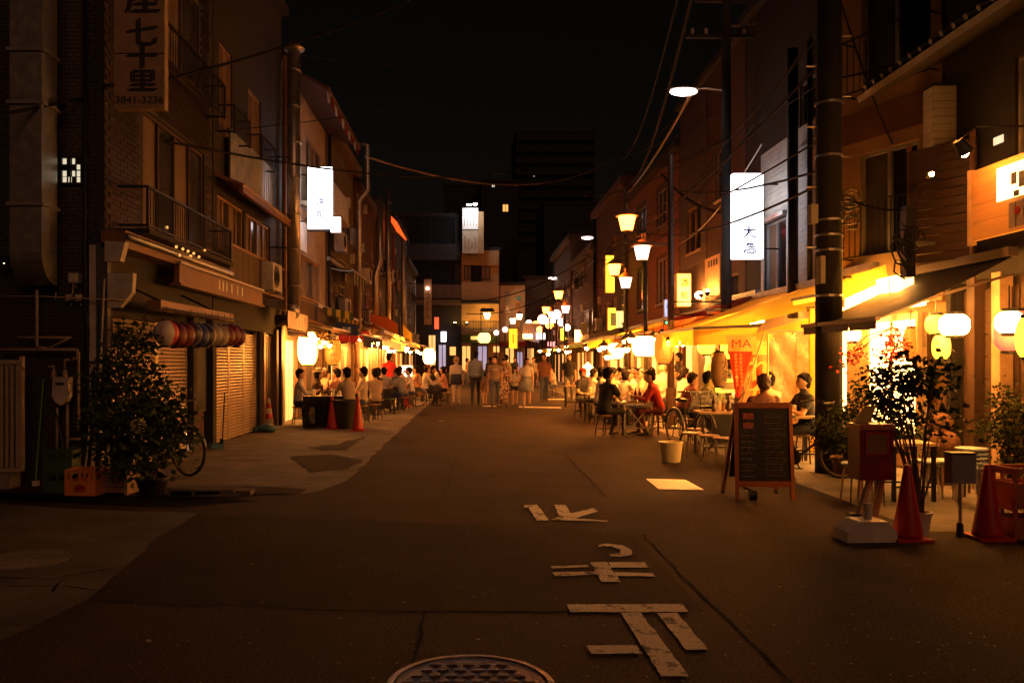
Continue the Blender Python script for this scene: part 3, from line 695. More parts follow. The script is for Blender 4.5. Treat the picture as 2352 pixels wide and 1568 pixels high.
# slatted screen leaning on a concrete block
t = thing('slatted_screen', 'rusty white slatted metal screen standing on a concrete block', 'screen', D(9.7, 10, 1100))
for i in range(9):
    x = -58 + i * 12; a, b = D(9.7, x, 1072), D(9.7, x, 838); MB().box((a.x, 9.68, a.z), (a.x + .036, 9.705, b.z)).build('slat', rust, t)
a, b = D(9.66, -70, 0).x, D(9.66, 48, 0).x
for y in (830, 1078): z = D(9.66, 0, y).z; MB().box((a, 9.66, z - .03), (b, 9.70 - .021, z + .02)).build('rail', rust, t)
a = D(9.66, 44, 0).x; MB().box((a, 9.655, D(9.66, 0, 1082).z), (a + .035, 9.72, D(9.66, 0, 818).z)).build('post', rust, t)
a, b = D(9.7, 8, 1125), D(9.7, 32, 1085); MB().box((a.x, 9.6, 0), (b.x, 9.85, b.z)).build('concrete_block', concrete, t)
# lamp mounted by the duct
p = D(9.9, 10, 605); t = thing('wall_lamp', 'small round wall lamp beside the grey duct', 'lamp', p); MB().lathe([(.07, 0), (.09, .03), (.05, .08), (.01, .1)], p, 12).build('hood', black_metal, t); MB().ball(p + Vector((.012, -.03, 0)), .009, 8, 6).build('bulb', e_lamp_white, t)

# ---- second house: narrow, wooden windows, shutters and a door
holes = [(14.55, 17.55, -1, 2.12), (17.7, 18.9, -1, 2.1), (14.6, 16.3, 3.5, 4.45), (16.45, 18.4, 3.5, 4.45), (14.7, 15.5, 5.6, 7.2), (16.6, 17.6, 5.6, 7.0)]
L2 = house('narrow_house', 'narrow dark house with wooden upstairs windows over closed shutters', -1, XL, 14.36, 19.5, 9.6, plaster_dark, holes)
window(L2, -1, XL, 14.6, 16.3, 3.5, 4.45, wood, [glass_curtain, glass_dim], 4); window(L2, -1, XL, 16.45, 18.4, 3.5, 4.45, wood, [glass_curtain, glass_dim, glass_curtain], 4)
window(L2, -1, XL, 14.7, 15.5, 5.6, 7.2, wood, glass_curtain, 2); window(L2, -1, XL, 16.6, 17.6, 5.6, 7.0, wood, glass_curtain, 2)
shutter(L2, -1, -4.6, 14.56, 15.55, .02, 2.1, shutter_mat); shutter(L2, -1, -4.6, 15.56, 16.55, .02, 2.1, shutter_mat); shutter(L2, -1, -4.6, 16.56, 17.54, .02, 2.1, shutter_mat)
for i in range(10): MB().box((-4.26, 14.45 + i * .40, 2.92), (-4.23, 14.45 + i * .40 + .385, 3.50)).build('balcony_panel', siding_brown, L2)
MB().box((-4.5, 14.42, 2.86), (-4.215, 18.5, 2.915)).build('balcony_floor', wood, L2); MB().box((-4.285, 14.42, 3.505), (-4.205, 18.5, 3.55)).build('balcony_rail', wood, L2)
MB().plate([(-4.5, 14.4, 4.72), (-4.5, 18.6, 4.72), (-4.0, 18.6, 4.52), (-4.0, 14.4, 4.52)], -.06).build('canopy_roof', fascia, L2)
MB().box((-4.06, 14.4, 4.42), (-3.99, 18.6, 4.505)).build('canopy_fascia', fascia, L2)
rib_sheet((-4.42, 15.0, 4.78), (0, 1, 0), (0, 0, 1), (1, 0, 0), 3.3, .95, .17, .035).build('corrugated_screen', corrugated, L2)
railing(L2, -1, XL, .3, 14.6, 15.6, 5.5, 6.0); railing(L2, -1, XL, .3, 16.5, 17.7, 5.5, 6.0)
d = MB().box((-4.62, 17.95, .05), (-4.56, 18.75, 2.05)).build('door', wood, L2)
for i in range(5): MB().box((-4.555, 18.0 + i * .15, .3), (-4.545, 18.1 + i * .15, 1.9)).build('door_slat', dark_wood, d)
MB().box((-4.56, 17.72, .02), (-4.46, 17.9, 2.1)).build('door_post', fascia, L2); MB().box((-4.56, 18.78, .02), (-4.44, 18.96, 2.2)).build('door_post', dark_wood, L2)
MB().box((-4.66, 17.9, .02), (-4.63, 18.78, 2.08)).build('lit_doorway', e_win_warm, L2)
MB().box((-4.52, 19.1, .0), (-4.40, 19.25, 2.35)).build('black_post', black_metal, L2)
for y, rr in ((19.3, .05), (19.45, .04)): pipe(L2, [(-4.38, y, 2.4), (-4.38, y, 8.6)], rr, fascia, 'downpipe')
# bead fringe canopy
t = thing('fringed_canopy', 'small scalloped metal canopy with glittering fringe over the door', 'canopy', (-4.1, 18.2, 2.0))
mb = rib_sheet((-3.92, 17.45, 2.20), (0, 1, 0), (0, 0, 1), (1, 0, 0), 2.15, .36, .27, .03); mb.build('front_sheet', brass_duct, t)
MB().plate([(-3.93, 17.45, 2.57), (-4.5, 17.45, 2.7), (-4.5, 19.6, 2.7), (-3.93, 19.6, 2.57)], .02).build('top_sheet', brass_duct, t)
me = mesh_only(MB().ball((0, 0, 0), (.03, .035, .04), 8, 6), 'bead', chrome)
for i in range(24):
    for j in range(2): piece(me, 'bead', t, (-3.90, 17.5 + i * .088 + .03 * j, 2.15 - .075 * j))
# ventilation chimney
t = thing('flue_pipe', 'tall shiny round metal flue with an elbow above the lantern shop', 'flue', (-3.95, 18.3, 2.55))
pipe(t, [(-3.95, 18.3, 2.75), (-3.95, 18.3, 8.3)], .145, brass_duct, 'shaft', 18, 7)
pipe(t, [(-3.95, 18.3, 2.76), (-3.98, 18.38, 2.55), (-4.1, 18.55, 2.42), (-4.4, 18.6, 2.4)], .14, brass_duct, 'elbow', 16)
MB().lathe([(.20, 0), (.24, .05), (.05, .22)], (-3.95, 18.3, 8.34), 16).build('cowl', brass_duct, t)
for z in (4.0, 6.0): MB().bar((-4.5, 18.3, z), (-4.08, 18.3, z), .03, .03).build('bracket', black_metal, t)
aircon('boxy air conditioner on the balcony beside the shiny round flue', (-4.15, 17.0, 2.93), R(90))
# glowing white sign and the bit of wall it lights
lightbox('glowing white vertical sign with faint blue characters by the shiny flue', D(20.6, 735.5, 455), .60, 1.52, .16, e_sign_left, e_sign_left,
         [('浩', .0, -.12, .22, .20, ink_blue), ('司', .0, -.42, .22, .20, ink_blue)], arm=-4.5)
# ---- third house with a balcony, striped eaves
holes = [(19.9, 25.2, -1, 2.4), (21.2, 24.4, 3.2, 4.3), (20.2, 21.3, 5.2, 6.4), (22.4, 24.6, 6.2, 7.6)]
L3 = house('balcony_house', 'cream house with a roofed upstairs balcony beside the glowing white sign', -1, XL, 19.62, 25.3, 8.6, plaster_cream, holes)
window(L3, -1, XL, 21.2, 24.4, 3.2, 4.3, wood, [glass_dim, glass_curtain], 4); window(L3, -1, XL, 20.2, 21.3, 5.2, 6.4, wood, glass_curtain, 2); window(L3, -1, XL, 22.4, 24.6, 6.2, 7.6, wood, [glass_dark, glass_curtain], 3)
MB().box((-4.48, 21.5, 5.55), (-3.75, 25.2, 5.66)).build('balcony_floor', plaster_cream, L3)
for i in range(9): MB().box((-3.79, 21.55 + i * .40, 5.665), (-3.76, 21.55 + i * .40 + .38, 6.35)).build('balcony_panel', siding_white, L3)
MB().plate([(-4.5, 19.7, 8.5), (-4.5, 25.4, 8.5), (-3.45, 25.4, 7.95), (-3.45, 19.7, 7.95)], -.08).build('eave', plaster_red, L3)
for i in range(10): MB().box((-3.47, 19.75 + i * .56, 7.72), (-3.445, 20.03 + i * .56, 7.93)).build('eave_stripe', canvas_red if i % 2 else canvas_white, L3)
MB().plate([(-4.5, 20.0, 5.5), (-4.5, 21.4, 5.5), (-4.0, 21.4, 5.15), (-4.0, 20.0, 5.15)], -.04).build('window_hood', corrugated, L3)
MB().box((-4.5, 19.9, 2.5), (-4.2, 22.0, 3.0)).build('wall_panel', plaster_brown, L3); MB().box((-4.5, 22.2, 2.45), (-4.15, 25.2, 2.95)).build('wall_panel', plaster_brown, L3)
MB().box((-4.66, 19.9, 0.01), (-4.60, 25.2, 2.4)).build('shop_front', wood, L3)
for i in range(9): MB().box((-4.599, 20.0 + i * .58, .02), (-4.57, 20.5 + i * .58, 2.0)).build('shop_panel', e_win_warm if i in (0, 1) else dark_wood if i % 2 else wood, L3)
MB().box((-4.4, 20.2, 5.05), (-4.32, 21.6, 4.3)).build('sign_lit_board', white_paint, L3)  # white board added to pass for wall brightly lit by the sign
lightbox('small glowing white box sign behind the tall white sign', D(22.2, 772, 517), .28, .42, .14, e_sign_white, white_paint, arm=-4.5)
awning('short green and white striped awning above the cream house', -1, -4.5, -3.7, 25.5, 28.6, 4.62, 4.30, canvas_green, .42, stripes=(9, canvas_white))
# ---- farther left houses
def far_house(name, label, s, X, Y0, Y1, zt, mat, seed, front=plaster_brown, winm=None, shop=True):
    r = random.Random(seed); holes = []; z = 3.1
    if shop: holes.append((Y0 + .2, Y1 - .2, -1, 2.45))
    wins = []
    while z + 1.3 < zt:
        y = Y0 + .5
        while y + 1.2 < Y1:
            w = r.uniform(1.0, 1.9)
            if r.random() < .8 and y + w < Y1 - .2: wins.append((y, y + w, z, z + r.uniform(1.0, 1.3)))
            y += w + r.uniform(.5, .9)
        z += 2.7
    t = house(name, label, s, X, Y0, Y1, zt, mat, holes + wins)
    for a in wins:
        window(t, s, X, *a, wood if r.random() < .5 else grey_paint, (winm or [glass_dark, glass_dim, glass_curtain])[r.randrange(3)] if not winm else winm, 2)
        if r.random() < .45: railing(t, s, X, .32, a[0] - .1, a[1] + .1, a[2] - .1, a[2] + .5, black_metal, .12)
    if shop:
        a, b = sorted((X + s * .10, X + s * .16)); MB().box((a, Y0 + .2, .01), (b, Y1 - .2, 2.45)).build('shop_front', front, t)
        n = int((Y1 - Y0 - .6) / .62)
        for i in range(n):
            q = r.random(); a, b = sorted((X + s * .06, X + s * .099)); y = Y0 + .3 + i * .62
            MB().box((a, y, .02), (b, y + .56, 2.0)).build('shop_panel', e_win_warm if q < .28 else pale_wood if q < .5 else dark_wood, t)
    for i, q in enumerate(wins[:3]):
        if i != 1: aircon(('upper' if i else 'lower') + ' air conditioner on the ' + ' '.join(label.split()[:9]).rsplit(' the', 1)[0], (X - s * .26, q[1] + .42, q[2] - .1), -s * R(90), w=.7)
    mb = MB()
    for k in range(5):
        z = 2.95 + r.random() * (zt - 3.3); mb.tube([(X - s * .03, Y0 + (Y1 - Y0) * j / 8, z - .12 * math.sin(math.pi * j / 8 * 2) ** 2) for j in range(9)], .014, 4)
    mb.build('cable_run', black_plastic, t)
    for k in range(3):
        y = Y0 + .3 + r.random() * (Y1 - Y0 - .6); z = 2.9 + r.random() * (zt - 3.6); a, b = sorted((X - s * .14, X - s * .003)); MB().box((a, y, z), (b, y + .25, z + .35)).build('meter_box', dirty_white, t)
    for i in range(2):
        y = Y0 + .15 if i else Y1 - .15; x = X - s * .09
        pipe(t, [(x, y, .1), (x, y, zt)], .05, [galv, fascia, black_metal][r.randrange(3)], 'downpipe', 8, 4)
    a, b = sorted((X - s * .35, X)); MB().box((a, Y0, 2.62), (b, Y1, 2.86)).build('fascia_board', [fascia, plaster_brown, plaster_grey][r.randrange(3)], t)
    a, b = sorted((X - s * .3, X)); MB().box((a, Y0, zt - .32), (b, Y1, zt - .003)).build('parapet', mat, t)
    return t
far_house('row_house', 'brown row house with the short striped awning and a blue shop awning', -1, XL, 25.4, 31.5, 8.8, plaster_brown, 3)
far_house('row_house', 'reddish row house behind the glowing orange awning', -1, XL, 31.6, 38.5, 8.3, plaster_red, 4)
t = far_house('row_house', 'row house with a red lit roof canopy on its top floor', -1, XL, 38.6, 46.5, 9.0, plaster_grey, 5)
MB().plate([(-4.5, 40, 9.0), (-4.5, 46, 9.0), (-3.7, 46, 8.2), (-3.7, 40, 8.2)], -.06).build('red_canopy', E_('red_glow_canvas', (1, .08, .01), .9, (.5, .05, .03)), t)  # red light on the canopy is put in as its own glow
far_house('row_house', 'grey row house with tall pipes beyond the red lit canopy', -1, XL, 46.6, 55, 9.6, plaster_dark, 6)
far_house('row_house', 'last dark house of the left row by the crossing', -1, XL, 55.1, 64, 8.4, plaster_grey, 8)
t = thing('flue_pipe', 'thin shiny metal flue above the orange awning', 'flue', (-4.0, 34, 2.6)); pipe(t, [(-4.0, 34, 2.6), (-4.0, 34, 5.0), (-3.8, 34, 5.6), (-3.8, 34, 8.0)], .12, brass_duct, 'shaft', 12)
t = thing('flue_pipe', 'bent metal flue rising past the row house roof', 'flue', (-4.05, 29.5, 2.6)); pipe(t, [(-4.05, 29.5, 2.6), (-4.05, 29.5, 7.2), (-3.75, 29.6, 7.6), (-3.75, 29.6, 9.2), (-4.3, 29.6, 9.3)], .09, galv, 'shaft', 10)
t = thing('flue_pipe', 'straight metal flue beside the red lit canopy', 'flue', (-4.0, 39.3, 2.6)); pipe(t, [(-4.0, 39.3, 2.6), (-4.0, 39.3, 9.6)], .14, brass_duct, 'shaft', 12, 6)
t = thing('flue_pipe', 'farthest metal flue on the left row', 'flue', (-4.0, 48, 2.6)); pipe(t, [(-4.0, 48, 2.6), (-4.0, 48, 9.2)], .13, galv, 'shaft', 12, 6)
for i, (y, z, lb) in enumerate(((26.4, 5.0, 'air conditioner on the upstairs wall of the brown row house'), (33.0, 4.6, 'air conditioner hung above the orange awning'), (41.5, 5.4, 'air conditioner under the red lit canopy'))):
    aircon(lb, (-4.2, y, z), R(90))
# awnings of the left row
awning('purple brown awning with a lit edge over the big white lantern', -1, -4.5, -3.35, 19.7, 22.6, 2.72, 2.28, canvas_brown, .10)
def flap(t, Y, pts, mat, name='end_flap'): MB().add([D(Y, *p) for p in pts], [tuple(range(len(pts)))]).build(name, mat, t)
t = awning('blue shop awning with two white characters', -1, -4.5, -3.0, 22.8, 27.6, 2.75, 2.22, canvas_blue, .34)
flap(t, 22.7, [(768, 768), (823, 771), (823, 746), (768, 737)], canvas_blue); write('鈴芳', letter_white, t, D(22.7, 796, 757), (1, 0, -.06), (0, 0, 1), .24, .16, .01)
awning('green and yellow striped awning above the blue shop awning', -1, -4.5, -3.9, 23.6, 28.2, 3.05, 2.88, canvas_green, .30, stripes=(10, canvas_yellow)); t = LAST[0]
for i in range(7): x0, x1 = 742 + i * 10, 752 + i * 10; flap(t, 23.4, [(x0, 722 + i * 1.9), (x1, 724 + i * 1.9), (x1, 706 + i * 2.1), (x0, 704 + i * 2.1)], canvas_yellow if i % 2 else canvas_green, 'stripe')
awning('cream awning glowing over the far left diners', -1, -3.2, -2.5, 29.0, 37.5, 2.5, 2.18, canvas_white, .10, arms=False); flap(LAST[0], 28.9, [(868, 790), (922, 806), (922, 790), (868, 768)], canvas_white)
awning('plain dark awning between the blue and the orange awnings', -1, -4.5, -3.1, 28.3, 31.4, 2.85, 2.35, canvas_brown, .16)
awning('glowing orange awning on the left row', -1, -4.5, -3.2, 31.7, 38.2, 3.1, 2.55, canvas_orange, .5); flap(LAST[0], 31.6, [(852, 740), (914, 770), (914, 744), (888, 727), (850, 722)], canvas_orange)
awning('long yellow awning lit from beneath on the left row', -1, -4.5, -2.9, 38.8, 46.2, 2.95, 2.4, canvas_yellow, .2); flap(LAST[0], 38.7, [(926, 772), (946, 788), (946, 766), (926, 745)], canvas_yellow)
awning('farthest yellow awning of the left row', -1, -4.5, -2.8, 47, 55, 2.95, 2.4, canvas_yellow, .25)
# lanterns of the left row
lantern('huge glowing white paper lantern hanging beside the seated drinkers', (-4.0, 20.1, 1.80), .245, .78, e_lantern_white, text='大衆酒場', tm=letter_yellow, ang=R(-15), tw=.12, th=.62)
lantern('orange red paper lantern with black brush characters', (-3.62, 21.5, 1.72), .21, .62, e_lantern_orange, text='も\nつ\n煮\n込', ang=R(-75), tw=.2, th=.52)
for i, (x, y, rr) in enumerate(((838, 772, .17), (812, 776, .16), (790, 775, .16))):
    p = D(26.5 - i, x, y); lantern(['round red lantern hung clear at the end of the blue awning', 'dim red lantern half hidden in the middle under the blue awning', 'dim red lantern nearest the bright leaf decoration under the blue awning'][i], p, rr, rr * 1.9, e_lantern_red)
# paper leaf decoration that glows in the bulb light
t = thing('leaf_decoration', 'bunch of bright paper leaves lit by a bulb between two lanterns', 'decoration', (-3.75, 20.9, 1.95))
r = random.Random(3); me = mesh_only(MB().prism([(-.09, 0, 0), (0, -.022, .008), (.09, 0, 0), (0, .022, .008)], (0, 0, .004)), 'leaf', M('paper_leaf', (.85, .68, .35), .7, 0, .1, 5, 0, glow=.5))
for i in range(46):
    o = piece(me, 'leaf', t, (-3.75 + r.uniform(-.26, .24), 20.9 + r.uniform(-.3, .3), 1.98 + r.uniform(-.16, .22)), (r.uniform(-1, 1), r.uniform(-1, 1), r.uniform(0, 6)))
MB().tube([(-4.05, 20.8, 2.05), (-3.8, 20.9, 2.12), (-3.45, 20.9, 2.1)], .012, 5).build('branch', bark, t)
for i, p in enumerate(((-3.9, 20.6, 2.05), (-3.72, 20.75, 1.98), (-3.6, 20.85, 1.9), (-3.85, 20.95, 1.88))): bulb(p, 'bare bulb glowing inside the paper leaf decoration', 'bulbs inside the leaf decoration', e_bulb_w, .055)
# ================================================================ RIGHT ROW
XR = 6.3
# ---- near wooden shop (X 6.3, Y 6..11)
R1 = house('wooden_shop', 'dark wooden corner shop with pale posts behind the potted plants', 1, XR, 6.6, 11.0, 9.5, plaster_dark, [(6.8, 10.9, -1, 2.5), (7.2, 9.6, 3.7, 5.0)], depth=7)
window(R1, 1, XR, 7.2, 9.6, 3.7, 5.0, grey_paint, [glass_dark, glass_dim, glass_dark], 3)
a, b = W(XR, 2228, 313), W(XR, 2258, 298); MB().box((6.285, 9.80, 4.08), (6.295, 9.98, 4.17)).build('lit_pane', e_win_cool, R1)
MB().box((6.50, 6.8, .01), (6.56, 10.9, 2.5)).build('back_wall', dark_wood, R1)
for i in range(18): MB().box((6.46, 6.85 + i * .225, .05), (6.498, 6.85 + i * .225 + .20, 2.4)).build('plank', dark_wood if i % 3 else siding_brown, R1)
for y, m in ((9.85, pale_wood), (10.35, dark_wood), (9.1, pale_wood), (8.2, dark_wood)):
    MB().box((6.28, y, .02), (6.44, y + .16, 2.55)).build('post', m, R1)
for i in range(8): MB().box((6.40, 10.02, .15 + i * .28), (6.455, 10.33, .15 + i * .28 + .265)).build('panel_board', siding_brown, R1)
MB().plate([(6.3, 6.6, 5.6), (6.3, 11.2, 5.6), (5.2, 11.2, 5.05), (5.2, 6.6, 5.05)], -.08).build('tiled_eave', tile_dark, R1)
me = mesh_only(MB().cyl((0, 0, 0), (-1.06, 0, -.53), .035, n=8), 'roof_tile', tile_dark)
for i in range(20): piece(me, 'roof_tile', R1, (6.29, 6.75 + i * .225, 5.66))
MB().box((6.0, 10.75, 3.2), (6.3, 10.98, 5.1)).build('tile_column', mortar, R1)
tiles(R1, 'column_tile', (5.99, 10.745, 3.2), (1, 0, 0), (0, 0, 1), (0, -1, 0), .30, 1.9, .29, .09, .008, siding_white, 60)
tiles(R1, 'column_tile', (5.995, 10.98, 3.2), (0, -1, 0), (0, 0, 1), (-1, 0, 0), .23, 1.9, .22, .09, .008, siding_white, 60)
# wooden signboard, floodlit
t = thing('signboard', 'floodlit wooden signboard with a glowing white panel and dark strokes', 'sign', (5.6, 8.6, 2.82))
for i in range(4): MB().box((5.58, 7.7, 2.82 + i * .195), (5.63, 9.25, 2.82 + i * .195 + .19)).build('board', M('sign_wood', (.50, .27, .09), .6, 0, .3, 3, .25, 25, stretch=(1, .2, 1)), t)
MB().box((5.575, 9.255, 2.78), (5.64, 9.32, 3.62)).build('end_frame', pale_wood, t)
MB().box((5.562, 7.75, 3.17), (5.578, 8.78, 3.52)).build('glow_panel', E_('glow_panel', (1.0, .55, .18), 3.0), t)
for j, (y, z, hh) in enumerate(((8.5, 3.36, .12), (8.38, 3.33, .16), (8.26, 3.36, .10), (8.1, 3.34, .15), (8.46, 3.20, .06), (8.2, 3.21, .07))): MB().box((5.553, y - .05, z - hh / 2), (5.560, y + .03, z + hh / 2)).build('stroke', ink, t)
for j in range(3): MB().box((5.562, 8.22 + j * .13, 2.86), (5.578, 8.32 + j * .13, 3.12)).build('slatted_plate', M('sign_grey', (.16, .12, .12), .6), t)
MB().lathe([(.045, 0), (.045, .006), (.001, .007)], (5.556, 8.44, 3.02), 12, 'x').build('red_dot', canvas_red, t)
MB().bar((6.3, 9.0, 3.3), (5.64, 9.0, 3.3), .05, .05).bar((6.3, 7.9, 3.3), (5.64, 7.9, 3.3), .05, .05).build('bracket', black_metal, t)
t = thing('spot_lamp', 'black spot lamp aimed at the wooden signboard', 'lamp', (5.35, 8.55, 3.8)); MB().cyl((5.10, 8.7, 3.80), (5.20, 8.72, 3.68), .05, .085, 12, cap=False).build('hood', black_metal, t); MB().tube([(5.10, 8.7, 3.8), (5.3, 8.7, 3.95), (6.3, 8.7, 3.95)], .012, 5).build('arm', black_metal, t); MB().ball((5.18, 8.715, 3.68), .05, 8, 6).build('bulb', e_bulb, t)
# ---- yellow plaster house standing at an angle
A, B = Vector((6.3, 11.1, 0)), Vector((5.58, 12.75, 0)); u = (B - A).normalized(); nn = Vector((-u.y, u.x, 0)); Lw = (B - A).length     # nn faces the street
if nn.x > 0: nn = -nn
R2 = thing('plaster_house', 'yellow plaster house with a brown band standing at an angle behind the pole', 'building', (A + B) / 2)
def ang(mb, u0, u1, z0, z1, d0, d1):
    o = (A + B) / 2 * 0 + A; return mb.obox(o + u * ((u0 + u1) / 2) + nn * ((d0 + d1) / 2) + Vector((0, 0, (z0 + z1) / 2)), (u1 - u0, abs(d1 - d0), z1 - z0), (u, nn, Vector((0, 0, 1))))
mb = MB(); wz0, wz1, wu0, wu1 = 3.05, 4.55, .35, 1.35; uz0, uz1 = 5.45, 6.9
for a in ((0, Lw, 2.3, wz0), (0, wu0, wz0, wz1), (wu1, Lw, wz0, wz1), (0, Lw, wz1, uz0), (0, .15, uz0, uz1), (1.3, Lw, uz0, uz1), (0, Lw, uz1, 9.3)): ang(mb, *a, -.25, 0)
mb.build('wall', plaster_yellow, R2); mb = MB(); ang(mb, -.2, Lw, 4.74, 5.2, .003, .02); mb.build('band', plaster_orange, R2)
mb = MB(); ang(mb, -.3, Lw, 0, 9.3, -4.5, -.255); mb.build('shell', plaster_yellow, R2)
for z0, z1, a0, a1 in ((wz0, wz1, wu0, wu1), (uz0, uz1, .15, 1.3)):
    mb = MB(); ang(mb, a0, a0 + .05, z0, z1, -.12, -.04); ang(mb, a1 - .05, a1, z0, z1, -.12, -.04); ang(mb, a0 + .05, a1 - .05, z1 - .05, z1, -.12, -.04); ang(mb, (a0 + a1) / 2 - .03, (a0 + a1) / 2 + .03, z0, z1 - .05, -.12, -.04)
    w = mb.build('window', grey_paint, R2)
    for k in range(2):
        mb = MB(); ang(mb, a0 + .05 + k * (a1 - a0) / 2, a0 + (k + 1) * (a1 - a0) / 2 - .03, z0, z1 - .05, -.1, -.09); mb.build('pane', glass_dim if k else glass_dark, w)
    mb = MB(); zz0, zz1 = z0 - .05, z0 + .72
    for k in range(13):
        p = A + u * (a0 - .1 + (a1 - a0 + .2) * k / 12) + nn * .30; mb.cyl(p + Vector((0, 0, zz0)), p + Vector((0, 0, zz1)), .008, n=5)
    for z in (zz0, zz1): mb.bar(A + u * (a0 - .1) + nn * .30 + Vector((0, 0, z)), A + u * (a1 + .1) + nn * .30 + Vector((0, 0, z)), .025, .02)
    for q in (a0 - .1, a1 + .1):
        for z in (zz0, zz1): mb.bar(A + u * q + nn * .30 + Vector((0, 0, z)), A + u * q + Vector((0, 0, z)), .025, .02)
    mb.build('railing', black_metal, R2)
t = thing('siding_screen', 'slatted siding screen in front of the yellow plaster house', 'screen', (6.0, 10.9, 2.75))
for i in range(13): MB().obox(Vector((6.0, 10.6, 2.82 + i * .115)), (.9, .025, .105), (Vector((.5, -.866, 0)), Vector((.866, .5, 0)), Vector((0, 0, 1)))).build('siding_board', siding_brown, t)
MB().bar((5.8, 10.98, 2.75), (5.8, 10.98, 4.35), .05, .05).bar((6.2, 10.25, 2.75), (6.2, 10.25, 4.35), .05, .05).build('frame', fascia, t)
t = thing('flood_lamp', 'small glaring flood lamp on the siding screen', 'lamp', D(9.9, 2145, 398)); p = D(9.9, 2145, 398); MB().lathe([(.03, 0), (.05, .02), (.05, .05), (.02, .07)], p + Vector((0, .06, 0)), 10, 'y').build('hood', black_metal, t); MB().ball(p + Vector((0, .045, 0)), .028, 8, 6).build('bulb', e_bulb_w, t)
MB().bar(p + Vector((0, .12, 0)), p + Vector((.25, .35, 0)), .02, .02).build('arm', black_metal, t)
# ---- white siding house
XW = 6.3
R3 = house('siding_house', 'house with white horizontal siding behind the black drainpipe', 1, XW, 14.0, 19.0, 9.2, plaster_dark, [(14.2, 18.8, -1, 2.5), (16.6, 17.8, 2.9, 4.4), (15.0, 15.9, 5.6, 6.8)])
window(R3, 1, XW, 16.6, 17.8, 2.9, 4.4, grey_paint, [glass_dark, glass_curtain], 2); window(R3, 1, XW, 15.0, 15.9, 5.6, 6.8, grey_paint, glass_dark, 2)
for i in range(32):
    z = 2.6 + i * .105
    for y0, y1 in ((14.02, 16.55), (17.85, 18.0)) if 2.85 < z < 4.4 else ((14.02, 18.0),):
        MB().box((XW - .022, y0, z), (XW - .002, y1, z + .098)).build('siding_board', siding_white, R3)
MB().box((XW - .12, 16.5, 4.42), (XW - .024, 17.9, 4.5)).build('window_hood', galv, R3)
pipe(R3, [(6.08, 15.7, 2.3), (6.08, 15.7, 2.75), (6.08, 15.7, 7.4)], .10, black_metal, 'drainpipe', 10)
pipe(R3, [(6.2, 15.2, 2.4), (6.2, 15.2, 7.4)], .05, black_metal, 'drainpipe', 8)
aircon('air conditioner beside the glowing white sign on the siding house', (6.02, 17.9, 4.55), R(-90), w=.5, h=.5)
MB().box((6.36, 14.2, .01), (6.42, 18.8, 2.5)).build('shop_front', plaster_cream, R3)
for i in range(7): MB().box((6.32, 14.3 + i * .63, .05), (6.355, 14.86 + i * .63, 2.1)).build('shop_panel', [e_win_warm, pale_wood, plaster_cream, wood, plaster_cream, canvas_red, pale_wood][i], R3)
lightbox('big glowing white vertical sign with blue brush characters', D(17.0, 1715.5, 497.5), .62, 1.74, .18, e_sign_white, e_sign_white,
         [('大', .0, -.34, .28, .26, ink_blue), ('浩', .0, -.66, .28, .24, ink_blue)], arm=6.3)
# ---- brown house with lit signs
R4 = house('brown_house', 'brown house with wooden siding and a floodlit sign', 1, XR, 19.1, 25.0, 9.0, plaster_red, [(19.3, 24.8, -1, 2.5), (19.6, 20.4, 2.95, 3.6), (22.8, 24.2, 4.6, 5.9), (20.2, 21.4, 5.6, 6.9)])
window(R4, 1, XR, 22.8, 24.2, 4.6, 5.9, wood, [glass_dark, glass_dim], 2); window(R4, 1, XR, 20.2, 21.4, 5.6, 6.9, wood, [glass_dark], 2); window(R4, 1, XR, 19.6, 20.4, 2.95, 3.6, wood, [glass_dim], 1)
for i in range(36):
    z = 4.2 + i * .125
    segs = ((22.2, 22.75), (24.25, 24.98)) if 4.5 < z < 5.95 else ((22.2, 24.98),)
    for y0, y1 in segs: MB().box((XR - .022, y0, z), (XR - .002, y1, z + .115)).build('siding_board', siding_brown, R4)
MB().box((6.40, 19.3, .01), (6.46, 24.8, 2.5)).build('shop_front', wood, R4)
for i in range(8): MB().box((6.36, 19.4 + i * .66, .05), (6.395, 19.98 + i * .66, 2.1)).build('shop_panel', [pale_wood, e_win_warm, dark_wood][i % 3], R4)
t = thing('shop_sign', 'orange sign board on the brown house lit by a lamp from beneath', 'sign', (6.1, 21, 3.0))
MB().box((6.10, 20.4, 3.05), (6.16, 21.7, 4.15)).build('board', M('cream_board', (.72, .48, .22), .6), t)
for k in range(4): MB().box((6.092, 20.6 + k * .22, 3.9), (6.098, 20.72 + k * .22, 4.06)).build('stroke', ink, t)
MB().bar((6.3, 20.6, 3.6), (6.16, 20.6, 3.6), .04, .04).bar((6.3, 21.5, 3.6), (6.16, 21.5, 3.6), .04, .04).build('bracket', black_metal, t)
for i, y in enumerate((20.7, 21.3)):
    t = thing('sign_lamp', 'clip lamp shining on the orange sign board', 'lamp', (5.9, y, 3.2), 0, 'clip lamps on the orange sign board'); MB().lathe([(.02, 0), (.07, .06), (.075, .1)], (5.88, y, 3.12), 12).build('hood', black_metal, t); MB().ball((5.88, y, 3.24), .045, 8, 6).build('bulb', e_bulb_w, t); MB().bar((6.1, y, 3.1), (5.88, y, 3.13), .015, .015).build('arm', black_metal, t)
p = D(22.5, 1605, 678); t = thing('wall_lamp', 'bare round lamp glowing beside the yellow box sign', 'lamp', p); MB().ball(p, .10, 12, 8).build('globe', e_bulb_w, t, smooth=True); MB().bar(p + Vector((.1, 0, 0)), (6.3, p.y, p.z), .03, .03).build('arm', black_metal, t)
a = D(23.5, 1550, 705); b = D(23.5, 1582, 630)
